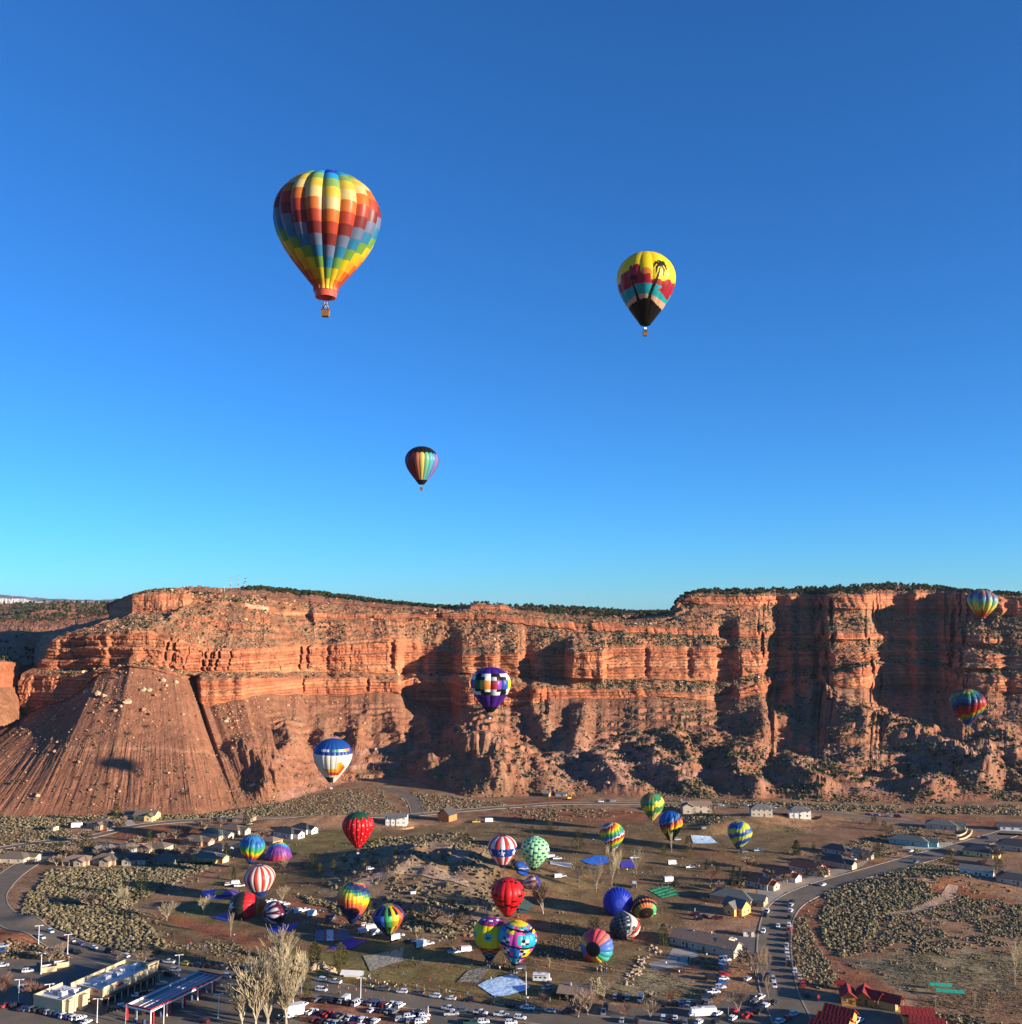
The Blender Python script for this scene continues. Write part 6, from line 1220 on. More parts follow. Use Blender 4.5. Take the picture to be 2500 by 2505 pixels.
slabwall('pale curved terrace wall at the street corner, upper', [(2328,2042),(2345,2046),(2362,2040),(2366,2030)], 1.3, .5, M_stuc); slabwall('pale curved terrace wall at the street corner, lower', [(2322,2050),(2350,2054),(2372,2044),(2378,2032)], 1.0, .5, M_stuc)
slabwall('dark brown yard wall beside the white rectangular house', [(2330,2108),(2390,2115),(2440,2130)], 1.6, .3, M_block); slabwall('pale wall along the beach house lot at upper right', [(2440,2042),(2500,2046)], 1.3, .3, M_conc); slabwall('pale yard wall under the pillared porch house', [(1915,2008),(1990,2012),(2010,2006)], 1.2, .3, M_conc)
# picket fence: every board a part
a, an, L = frame((1714, 2203), (1768, 2212)); t = thing('wooden_fence', 'tall tan board fence below the grey green hip roof', 'fence', tuple(a), an); _p = MB(); _p.box(-.42, .42, -.03, .03, 0, 1.9); FB_ = _p.mesh('board', [M_wood])
for k in range(int(L/.9)): link('board', FB_, t, (.45+k*.9, .05*(k % 2), -.1))
# ------------------------------------------------------------------ vehicles (forward is local +x)
M_tyre = paint('tyre', (0.015, 0.015, 0.015), 0.9); M_rim = paint('rim', (0.35, 0.35, 0.36), 0.35, 0.5, 0.6); M_cglass = paint('car_glass', (0.012, 0.015, 0.018), 0.05, 0.6, noise=0.01); M_lamp = paint('tail_lamp', (0.4, 0.01, 0.01), 0.3)
def wheel_mesh(r):
    m = MB(); m.tube((0, -.12, 0), (0, .12, 0), r, r, 12, 0); m.tube((0, -.13, 0), (0, .13, 0), r*.58, r*.58, 8, 1); return m.mesh('wheel', [M_tyre, M_rim])
WH = wheel_mesh(.34); WHT = wheel_mesh(.42)
def xs(x, w, z0, z1, b=.12): return [(x, -w, z0+b), (x, -w+b*.6, z0), (x, w-b*.6, z0), (x, w, z0+b), (x, w, z1-b), (x, w-b, z1), (x, -w+b, z1), (x, -w, z1-b)]
def car_body(kind):
    b = MB(); g = MB()
    if kind in ('sedan', 'suv', 'van', 'minivan'):
        P = {'sedan': ([(-2.3, .78, .45, .85), (-2.15, .86, .3, .98), (-1.2, .9, .25, 1.0), (.9, .9, .25, .96), (1.9, .87, .28, .84), (2.25, .75, .4, .68)], 1.0, 1.45, (-1.75, -1.0, .45, 1.25)),
             'suv': ([(-2.3, .84, .5, 1.02), (-2.2, .93, .38, 1.12), (-1.2, .96, .32, 1.14), (.9, .96, .32, 1.1), (2.05, .93, .36, 1.0), (2.35, .82, .5, .82)], 1.13, 1.78, (-2.2, -1.95, .35, 1.15)),
             'minivan': ([(-2.4, .86, .45, 1.02), (-2.3, .95, .32, 1.12), (-1.2, .97, .28, 1.14), (1.1, .97, .28, 1.06), (2.1, .93, .32, .92), (2.45, .82, .45, .76)], 1.12, 1.82, (-2.28, -2.1, .85, 1.75)),
             'van': ([(-2.8, .9, .5, 1.25), (-2.75, 1.0, .38, 1.32), (-1.2, 1.0, .34, 1.32), (1.5, 1.0, .34, 1.25), (2.4, .97, .38, 1.1), (2.75, .86, .5, .9)], 1.3, 2.3, (-2.72, -2.62, 1.15, 1.95))}[kind]
        st, zb, zt, (x0, x1, x2, x3) = P; b.loft([xs(*s) for s in st]); w = st[2][1]-.05; wt = w-.16
        g.loft([[(x0, -w, zb-.04), (x0, w, zb-.04), (x3, w, zb-.06), (x3, -w, zb-.06)], [(x1, -wt, zt-.06), (x1, wt, zt-.06), (x2, wt, zt-.06), (x2, -wt, zt-.06)]])
        b.loft([[(x1-.03, -wt-.03, zt-.06), (x1-.03, wt+.03, zt-.06), (x2+.05, wt+.03, zt-.06), (x2+.05, -wt-.03, zt-.06)], [(x1+.12, -wt+.1, zt), (x1+.12, wt-.1, zt), (x2-.12, wt-.1, zt), (x2-.12, -wt+.1, zt)]])
        for s in (-1, 1):
            for f in ((.0, .02), (.42, .46), (.72, .76)) if kind != 'sedan' else ((.0, .03), (.5, .54)):
                q = [(x0+(x3-x0)*f[0], s*(w+.012), zb-.04), (x0+(x3-x0)*f[1]+.08, s*(w+.012), zb-.04), (x1+(x2-x1)*f[1]+.08, s*(wt+.012), zt-.05), (x1+(x2-x1)*f[0], s*(wt+.012), zt-.05)]; b.poly(q if s < 0 else q[::-1])
        L = (st[0][0], st[-1][0]); ax = (-1.4, 1.42) if kind != 'van' else (-1.75, 1.75); wl = [(x, s*(st[2][1]-.06), .34) for x in ax for s in (-1, 1)]; wh = WH
    elif kind == 'pickup':
        b.loft([xs(*s) for s in ((-2.9, .9, .55, 1.05), (-2.8, .97, .45, 1.1), (-.6, .98, .42, 1.12), (1.2, .98, .42, 1.12), (2.5, .95, .45, 1.05), (2.85, .84, .55, .88))])
        b.box(-2.85, -2.75, -.95, .95, 1.1, 1.38); b.box(-2.75, -.72, -.97, -.86, 1.1, 1.38); b.box(-2.75, -.72, .86, .97, 1.1, 1.38)
        g.loft([[(-.72, -.92, 1.08), (-.72, .92, 1.08), (1.55, .92, 1.08), (1.55, -.92, 1.08)], [(-.55, -.76, 1.82), (-.55, .76, 1.82), (.75, .76, 1.82), (.75, -.76, 1.82)]])
        b.loft([[(-.58, -.79, 1.82), (-.58, .79, 1.82), (.8, .79, 1.82), (.8, -.79, 1.82)], [(-.45, -.66, 1.89), (-.45, .66, 1.89), (.6, .66, 1.89), (.6, -.66, 1.89)]])
        for s in (-1, 1):
            for f in (0, .42): q = [(-.72+f*2.2, s*.935, 1.08), (-.55+f*2.2, s*.935, 1.08), (-.42+f*1.3, s*.775, 1.82), (-.55+f*1.3, s*.775, 1.82)]; b.poly(q if s < 0 else q[::-1])
        m2 = MB(); L = (-2.85, 2.85); wl = [(x, s*.92, .42) for x in (-1.75, 1.85) for s in (-1, 1)]; wh = WHT
    me = b.mesh('body', [None]); return me, g.mesh('window', [M_cglass]), wl, wh, L
CARK = {k: car_body(k) for k in ('sedan', 'suv', 'van', 'minivan', 'pickup')}
_b = MB(); _b.box(-2.74, -.74, -.85, .85, 1.13, 1.16); BEDL = _b.mesh('bed_liner', [M_tyre])
_b = MB(); _b.box(-.06, .02, -.18, .18, -.1, .1); TLM = _b.mesh('tail_lamp', [M_lamp])
CARC = {'w': ('white', (0.72, 0.72, 0.72)), 's': ('silver', (0.40, 0.41, 0.42)), 'g': ('grey', (0.13, 0.135, 0.14)), 'k': ('black', (0.012, 0.012, 0.014)), 'r': ('red', (0.42, 0.02, 0.02)), 'b': ('blue', (0.03, 0.08, 0.24)), 'm': ('maroon', (0.13, 0.015, 0.02)), 'y': ('yellow', (0.65, 0.48, 0.03)), 't': ('tan', (0.36, 0.28, 0.18)), 'l': ('light blue', (0.25, 0.42, 0.55)), 'e': ('dark green', (0.03, 0.07, 0.045)), 'n': ('navy', (0.015, 0.025, 0.07))}
KN = {'c': 'sedan', 'u': 'suv', 'v': 'van', 'n': 'minivan', 'p': 'pickup'}; KW = {'sedan': 'sedan', 'suv': 'SUV', 'van': 'tall van', 'minivan': 'minivan', 'pickup': 'pickup truck'}
def carpaint(c): n, col = CARC[c]; return paint('car_paint_'+n.replace(' ', '_'), col, 0.28, 0.5, noise=0.03)
def place(u, v, rz, z=0.09):
    g = G(u, v); return (g[0], g[1], float(gz(g[0], g[1]))+z)
def car(u, v, kind, c, head, label, group, z=0.1):
    k = KN[kind]; body, gl, wl, wh, L = CARK[k]; t = thing('pickup_truck' if k == 'pickup' else 'parked_'+('car' if k in ('sedan', 'suv') else 'van'), label, 'pickup' if k == 'pickup' else 'van' if 'van' in k else 'car', place(u, v, 0, z), R(head), group)
    o = link('body', body, t); o.material_slots[0].link = 'OBJECT'; o.material_slots[0].material = carpaint(c); link('window', gl, t)
    for w in wl: link('wheel', wh, t, w)
    if k == 'pickup': link('bed_liner', BEDL, t)
    if v > 2270:
        for s in (-1, 1): link('tail_lamp', TLM, t, (L[0]-.0, s*.68, .95))
    return t
ORD = ['first', 'second', 'third', 'fourth', 'fifth', 'sixth', 'seventh', 'eighth', 'ninth', 'tenth', 'eleventh', 'twelfth', 'thirteenth', 'fourteenth', 'fifteenth', 'sixteenth', 'seventeenth', 'eighteenth', 'nineteenth', 'twentieth']
def dirang(L, u, v):                                  # direction of a road line near a pixel
    x, y = flat(u, v); i = int(np.argmin((L[:, 0]-x)**2+(L[:, 1]-y)**2)); i = min(max(i, 1), len(L)-2); d = L[i+1]-L[i-1]; return math.degrees(atan2(d[1], d[0]))
def cars(row, head, phrase, group, jit=4, order='from the left'):
    """row: 'u,v,kindcolour ...' ; head: degrees or a road line (flip with a tuple)"""
    for k, q in enumerate(row.split()):
        u, v, kc = q.split(','); u, v = float(u), float(v)
        if isinstance(head, tuple): h = dirang(head[0], u, v)+head[1]
        else: h = head
        if len(kc) > 2: h += 180
        car(u, v, kc[0], kc[1], h+random.uniform(-jit, jit), '%s %s %s, %s %s' % (CARC[kc[1]][0], KW[KN[kc[0]]], phrase, ORD[k] if k < 20 else 'last', order), group)
cars('774,2449,cg 799,2452,ck 815,2451,uk 837,2454,us 853,2457,uk 874,2459,vw 898,2457,cn 909,2459,cs 921,2459,ub 938,2462,um 958,2462,pw 979,2464,nw', 62, 'in back row of the dirt lot', 'cars in the red dirt car park')
cars('739,2464,pw 763,2480,pw 788,2483,uk 804,2486,pr 823,2489,uk 838,2491,pg 856,2494,cw 872,2496,cb 887,2499,uw 902,2501,ck 918,2503,uw', 60, 'in middle row of the dirt lot', 'cars in the red dirt car park')
cars('909,2475,cw 934,2476,ck 950,2477,cs 964,2479,ug', 62, 'in short inner row of the dirt lot', 'cars in the red dirt car park')
cars('769,2498,um 787,2502,ck 806,2504,cs 824,2507,us 842,2510,uk 860,2512,um 880,2514,cw', 60, 'in bottom row of the dirt lot', 'cars in the red dirt car park')
cars('980,2498,us 1001,2491,uw 1024,2482,uk 1037,2489,uw 1036,2497,cw 1028,2504,uw 1006,2502,ug', 20, 'in crowded right corner of the dirt lot', 'cars in the red dirt car park')
cars('689,2501,pk 700,2492,pw', 25, 'beside white box trailer at lot edge', 'cars in the red dirt car park')
MR = (L_main, 180)
cars('784,2400,uw 819,2406,pw 936,2424,pg 983,2430,uw 1021,2434,pg 1064,2441,uw 1102,2446,cw 1146,2450,uk 1195,2456,uk 1247,2464,uk 1290,2470,pw 1346,2476,cs 1392,2480,vn', MR, 'parked on far kerb of main road', 'cars along the main road')
cars('1098,2472,pw 1131,2476,ug 1176,2482,pw 1226,2487,pw 1272,2494,uw', (L_main, 0), 'parked on near kerb of main road', 'cars along the main road')
cars('1104,2485,ps 1174,2491,pk 1182,2504,uw 1250,2506,uw 1152,2507,pe', 5, 'in second row below main road', 'cars below the main road')
cars('786,2425,nw 101,2297,uw 123,2282,uw', (L_main, 0), 'driving on the main road', 'cars driving on the main road')
cars('159,2298,cm 175,2304,cs 195,2312,cb 228,2321,cw 267,2331,vk 306,2342,uw 380,2354,uk 413,2357,pw 451,2361,uy 481,2365,un 509,2368,pk 543,2372,pg 572,2374,uk 590,2374,uk', MR, 'parked on far kerb before sagebrush lot', 'cars along the main road')
cars('173,2327,ck 190,2334,uk 298,2360,us 324,2362,ck 392,2373,uk 428,2377,us 413,2387,uk 556,2392,us 582,2395,uk', (L_main, 0), 'parked on near kerb behind the store', 'cars along the main road')
cars('548,2408,uk 396,2410,cs 374,2433,un 353,2435,uk 336,2438,cw 285,2472,uk 300,2466,uw 276,2474,ck', 30, 'parked between store and canopy', 'cars at the fuel station')
cars('68,2379,uw 62,2422,vs 4,2366,pw', 20, 'parked left of the store', 'cars at the fuel station')
cars('497,2502,um 340,2482,uk', 160, 'near the canopy front', 'cars at the fuel station')
cars('15,2463,cr 37,2463,uk 56,2471,cn 67,2472,cb 80,2473,ug 94,2475,uk 110,2477,uk 121,2480,us 133,2482,ug 146,2485,ub 158,2489,uw 171,2491,ub 183,2494,uw 196,2495,uw 211,2504,cw', 58, 'in bottom left car park row', 'cars in the bottom left car park')
cars('8,2318,us 2,2330,ub', 10, 'at the left edge beside red dirt', 'cars in the bottom left car park')
cars('663,2208,pw 698,2215,uw 699,2228,pw 716,2226,uk 746,2230,pw 781,2233,pk', 32, 'on the field beside the trailers', 'chase vehicles on the field')
cars('894,2266,uw 975,2292,pw 1002,2307,pn 1047,2312,pw 1111,2333,pw', 20, 'on the field near patchwork balloon', 'chase vehicles on the field')
cars('1363,2103,pw 1552,2101,pw 1688,2124,pw 1655,2167,pk 1821,2086,ug 1854,2083,pl 1657,2056,us 1376,2146,us 1280,2128,ps', 12, 'on the upper field', 'chase vehicles on the field')
cars('560,2167,uw 586,2170,pw 905,2138,uw 720,2092,pk', 15, 'on the left field', 'chase vehicles on the field')
cars('1701,2239,um 1721,2244,ck 1754,2249,pm 1708,2251,uk', 165, 'on the grass behind the church like building', 'cars by the church like building')
cars('1791,2301,cw 1788,2309,cs', 15, 'in the small paved lot', 'cars by the church like building')
cars('1773,2352,vw 1771,2361,uw 1771,2375,un 1771,2388,ur 1770,2397,cw 1742,2397,vk 1767,2408,ub 1762,2419,uw 1745,2431,pw 1738,2441,uk 1729,2445,uk 1728,2455,ug', 8, 'in diagonal grass parking column', 'cars parked on the grass', order='from the top')
cars('1829,2398,cw 1879,2388,cn 1860,2444,pw 1846,2455,pg 1873,2464,uw 1893,2455,ck 1856,2478,pk 1828,2489,pr 1798,2476,ur 1793,2495,uw 1756,2484,uw 1751,2503,uk 1711,2504,uw', 50, 'in the corner lot below bare trees', 'cars in the corner lot')
cars('1505,2442,us 1517,2443,pk 1535,2444,us 1567,2447,vw 1624,2461,uk 1650,2459,uk 1669,2461,ub 1683,2459,cw 1698,2460,ck 1728,2456,ug', 75, 'in the back row behind thin bare trees', 'cars in the lower middle lot')
cars('1482,2466,pk 1476,2480,ps 1521,2499,cs 1556,2501,uk 1622,2494,uw 1637,2497,pk 1651,2494,cw 1675,2505,ug', 80, 'in the front row by the main road', 'cars in the lower middle lot')
RR = (L_right, 180)
cars('1938,2209,uk 1935,2217,us 1934,2231,uw 1931,2247,uk 1930,2266,nw 1929,2276,ur 1926,2291,uk 1926,2302,uk 1924,2316,us 1924,2330,nw 1927,2348,us 1930,2361,pk 1944,2378,uw 1955,2394,us 1963,2411,ur 1973,2436,uk', RR, 'parked on right kerb of curved street', 'cars along the curved street', order='from the top')
cars('1876,2233,nw 1872,2242,uk 1867,2282,uw 1891,2400,us 1894,2414,nw', (L_right, 0), 'parked on left kerb of curved street', 'cars along the curved street', order='from the top')
cars('1903,2268,cw 2013,2167,cw 1900,2170,cw 2228,2084,cw 2240,2112,ug', (L_right, 0), 'driving on the curved street', 'cars driving on the curved street', order='from the bottom')
cars('1943,2484,uw 1927,2495,cr 1908,2503,uw 2100,2502,pw', 40, 'at the lodge entrance', 'cars at the lodge')
cars('1470,1963,uw 1487,1961,ug 1498,1962,us 1764,1972,uw 1824,1972,uw 1891,1978,nw 2124,1994,cb 2145,1996,us 2173,1998,uw 2196,2000,vm', (L_top, 0), 'on the upper road below the cliff', 'cars on the upper road')
cars('1932,2147,cw 1951,2147,cr 2016,2133,ck 2084,2104,pw 1844,2217,un 2410,2052,pb 2450,2062,ps', -46, 'in a driveway on the right', 'cars in driveways')
cars('255,2036,cr 270,2033,cs 545,2004,uw 480,2082,ub 445,2084,cw 338,2090,cb 610,2018,uw', 20, 'parked by the left houses', 'cars by the left houses')
cars('1338,2421,us', 205, 'parked on lawn beside ramada', 'cars by the ramada')
cars('1165,2013,py', 10, 'parked by the orange gabled house', 'cars by the upper houses')
# trailers, motorhomes
M_trl = paint('trailer_white', (0.68, 0.67, 0.65), 0.45, 0.4); M_trd = paint('trailer_dark', (0.06, 0.06, 0.07), 0.5)
def trailer_mesh():
    b = MB(); b.box(-2.2, 2.2, -1.05, 1.05, .45, 2.55, 0, (.06, .06)); b.poly([(2.2, -1.0, .5), (2.75, 0, .5), (2.2, 1.0, .5)]); b.loft([[(2.2, -1.0, .5), (2.2, 1.0, .5), (2.2, 1.0, 2.4), (2.2, -1.0, 2.4)], [(2.65, -.2, .55), (2.65, .2, .55), (2.6, .2, 2.2), (2.6, -.2, 2.2)]]); b.tube((2.6, 0, .5), (3.6, 0, .45), .07, .06, 5); return b.mesh('body', [M_trl])
TRB = trailer_mesh(); _b = MB(); _b.box(-2.24, -2.21, -.95, .95, .5, 2.4); TRD = _b.mesh('rear_door', [M_trd]); _b = MB(); _b.box(-1.2, 1.2, -1.10, -1.06, 1.3, 1.65); TRS = _b.mesh('stripe', [M_unit])
def trailer(u, v, head, label, s=1.0, dark=False):
    t = thing('box_trailer', label, 'trailer', place(u, v, 0), R(head), 'box trailers'); t.scale = (s, s, s); o = link('body', TRB, t)
    if dark: o.material_slots[0].link = 'OBJECT'; o.material_slots[0].material = M_trd
    link('rear_door', TRD, t); link('side_stripe', TRS, t)
    for x in (-.45, .45):
        for y in (-1.0, 1.0): link('wheel', WH, t, (x, y, .34))
for u, v, hd, lab, s, dk in ((678,2218,35,'white box trailer between white pickups, beside maroon striped balloon',1,0),(727,2235,30,'white box trailer, second of the field trailers',1,0),(760,2242,30,'white box trailer with bright end, left of rainbow striped balloon',1.15,0),(809,2253,30,'dark trailer with red end beside rainbow striped balloon',1.1,1),(906,2277,28,'white box trailer behind the patchwork balloon, farther',1.15,0),(885,2284,28,'low white trailer left of the cream trailer',1,0),(917,2288,28,'cream box trailer nearest the patchwork balloon',1.15,0),(965,2300,40,'white trailer at the foot of the patchwork balloon',1.1,0),(1027,2318,40,'white box trailer hitched beside white pickup on lawn',1.25,0),(1139,2329,12,'grey open trailer behind the lone white pickup',1,0),(716,2486,25,'large white box trailer at the dirt lot edge',1.7,0),(1347,2101,8,'white trailer behind the green chequered balloon',1,0),(1643,2116,10,'white trailer with red end on the upper field',1.1,0),(1552,2171,85,'white box trailer standing alone below bare trees',1.1,0),(1635,2158,15,'silver box trailer behind the green tarp',1.2,0),(1721,2036,15,'dark open trailer on the far field',1,1),(1364,2148,15,'white trailer beside deflating striped balloon',.9,0),(187,2026,10,'large white trailer left of the tan stone house',1.5,0),(1592,2239,20,'white trailer peeking behind the black orange balloon',1,0),(575,2164,10,'white trailer beside red white striped balloon',.9,0),(1195,2012,10,'white camper beside the yellow pickup',1.2,0),(1272,2376,10,'dark trailer at the foot of pixel balloon',1,1),(845,2452,70,'small white concession trailer by the dirt lot',1,0),(1010,2192,15,'white trailer on the hill path',.6,0)): trailer(u, v, hd, lab, s, dk)
def motorhome(u, v, head, label, L=8.5):
    t = thing('motorhome', label, 'motorhome', place(u, v, 0), R(head)); b = MB(); b.box(-L/2, L/2-1.7, -1.2, 1.2, .5, 3.2, 0, (.05, .05)); b.box(L/2-1.69, L/2-.6, -1.15, 1.15, 1.7, 3.15, 0, (.1, .1)); b.loft([xs(L/2-1.68, 1.0, .5, 1.75), xs(L/2-.3, .98, .5, 1.3), xs(L/2+.1, .9, .55, 1.15)]); b.build('body', M_trl, t)
    m = MB(); m.box(L/2-1.0, L/2-.75, -.9, .9, 1.28, 1.72); m.build('windscreen', M_cglass, t)
    _w = MB(); _w.box(-.5, .5, -1.235, -1.2, 1.6, 2.2); wm_ = _w.mesh('window', [M_cglass])
    for k in range(3): link('window', wm_, t, (-L/2+1.3+k*1.9, 0, 0))
    m = MB(); m.box(-L/2+.4, L/2-2.2, -1.24, -1.2, 2.5, 2.75); m.build('stripe', M_trd, t); m = MB(); m.box(-.5, .5, -.4, .4, 3.2, 3.5); m.build('roof_unit', M_unit, t); q = m
    for x in (-L/2+1.8, L/2-1.0):
        for y in (-1.05, 1.05): link('wheel', WHT, t, (x, y, .42))
motorhome(1719, 2486, 188, 'long white motorhome parked in the corner lot', 10.5); motorhome(1326, 2401, -8, 'white motorhome beside the blue and white tarp', 7.5)
# ------------------------------------------------------------------ trees
def bare_mesh(seed, depth, spread, n0, rt, trunk, rise, minr):
    """unit-high leafless tree: trunk + limbs, then finer twigs"""
    r = np.random.default_rng(seed); T = MB(); Cn = MB()
    def perp(d):
        a = r.normal(size=3); a -= d*np.dot(a, d); return a/(np.linalg.norm(a)+1e-9)
    def grow(p, d, L, rad, lev):
        q = p+d*L; mid = p+d*L*.5+perp(d)*L*.05; m = T if lev <= 1 else Cn; k = 5 if lev == 0 else 4 if lev == 1 else 3
        m.tube(p, mid, rad, rad*.82, k, cap=False); m.tube(mid, q, rad*.82, max(rad*.6, minr), k, cap=False)
        if lev >= depth: return
        nb = n0 if lev == 0 else (5 if lev == 1 else 4)
        for i in range(nb):
            f = 1.0 if (lev == 0 or i == 0) else r.uniform(.35, .95); s = p+d*L*f
            ax = perp(d); an = spread*(r.uniform(.55, 1.15) if lev == 0 else r.uniform(.45, 1.0) if lev == 1 else r.uniform(.3, .75)); nd = d*cos(an)+ax*sin(an); nd[2] += rise; nd /= np.linalg.norm(nd)
            grow(s, nd, L*(r.uniform(1.7, 2.3) if lev == 0 else r.uniform(.55, .85)), max(rad*(.55 if lev == 0 else .5), minr), lev+1)
    grow(np.array([0, 0, -.02]), np.array([r.uniform(-.04, .04), r.uniform(-.04, .04), 1.0]), trunk, rt, 0)
    z = max(v[2] for v in Cn.v)
    for m in (T, Cn): m.v = [tuple(c/z for c in v) for v in m.v]
    return T, Cn
M_twig = paint('twig_tan', (0.36, 0.29, 0.18), 0.95, 0.05, noise=0.2, scale=.7); M_twigg = paint('twig_brown', (0.27, 0.19, 0.13), 0.95, 0.05, noise=0.2, scale=.7); M_twigr = paint('twig_reddish', (0.26, 0.13, 0.085), 0.95, 0.05, noise=0.2, scale=.7); M_greyb = paint('bark_grey', (0.34, 0.29, 0.23), 0.95, .1, noise=.2, scale=2)
BT = {'big': [bare_mesh(k+1, 4, .46, 9, .012, .07, .20, .0017) for k in range(3)], 'mid': [bare_mesh(k+11, 4, .50, 6, .014, .20, .18, .0026) for k in range(3)], 'round': [bare_mesh(k+21, 4, .62, 7, .016, .15, .08, .0030) for k in range(2)], 'slim': [bare_mesh(k+31, 3, .24, 6, .016, .26, .45, .0048) for k in range(2)], 'bush': [bare_mesh(k+41, 4, .70, 9, .010, .05, .12, .0036) for k in range(2)], 'open': [bare_mesh(k+51, 4, .58, 4, .016, .26, .14, .0026) for k in range(2)]}
BTM = {}
def bare(u, v, hpx, kind, label, col='tan', wide=1.0, group='leafless trees'):
    i = random.randrange(len(BT[kind])); key = (kind, i, col)
    if key not in BTM:
        tm = {'tan': M_pale, 'brown': M_greyb, 'red': M_bark}[col]; cm = {'tan': M_twig, 'brown': M_twigg, 'red': M_twigr}[col]; BTM[key] = (BT[kind][i][0].mesh('trunk', [tm]), BT[kind][i][1].mesh('crown', [cm]))
    g = G(u, v); H = hpx*mpp(u, v)/0.95; t = thing('bare_tree', label, 'tree', (g[0], g[1], g[2]), random.uniform(0, 6.28), group); wide *= 1.25 if kind == 'big' else 1.0; t.scale = (H*wide, H*wide, H)
    link('trunk', BTM[key][0], t); link('crown', BTM[key][1], t)
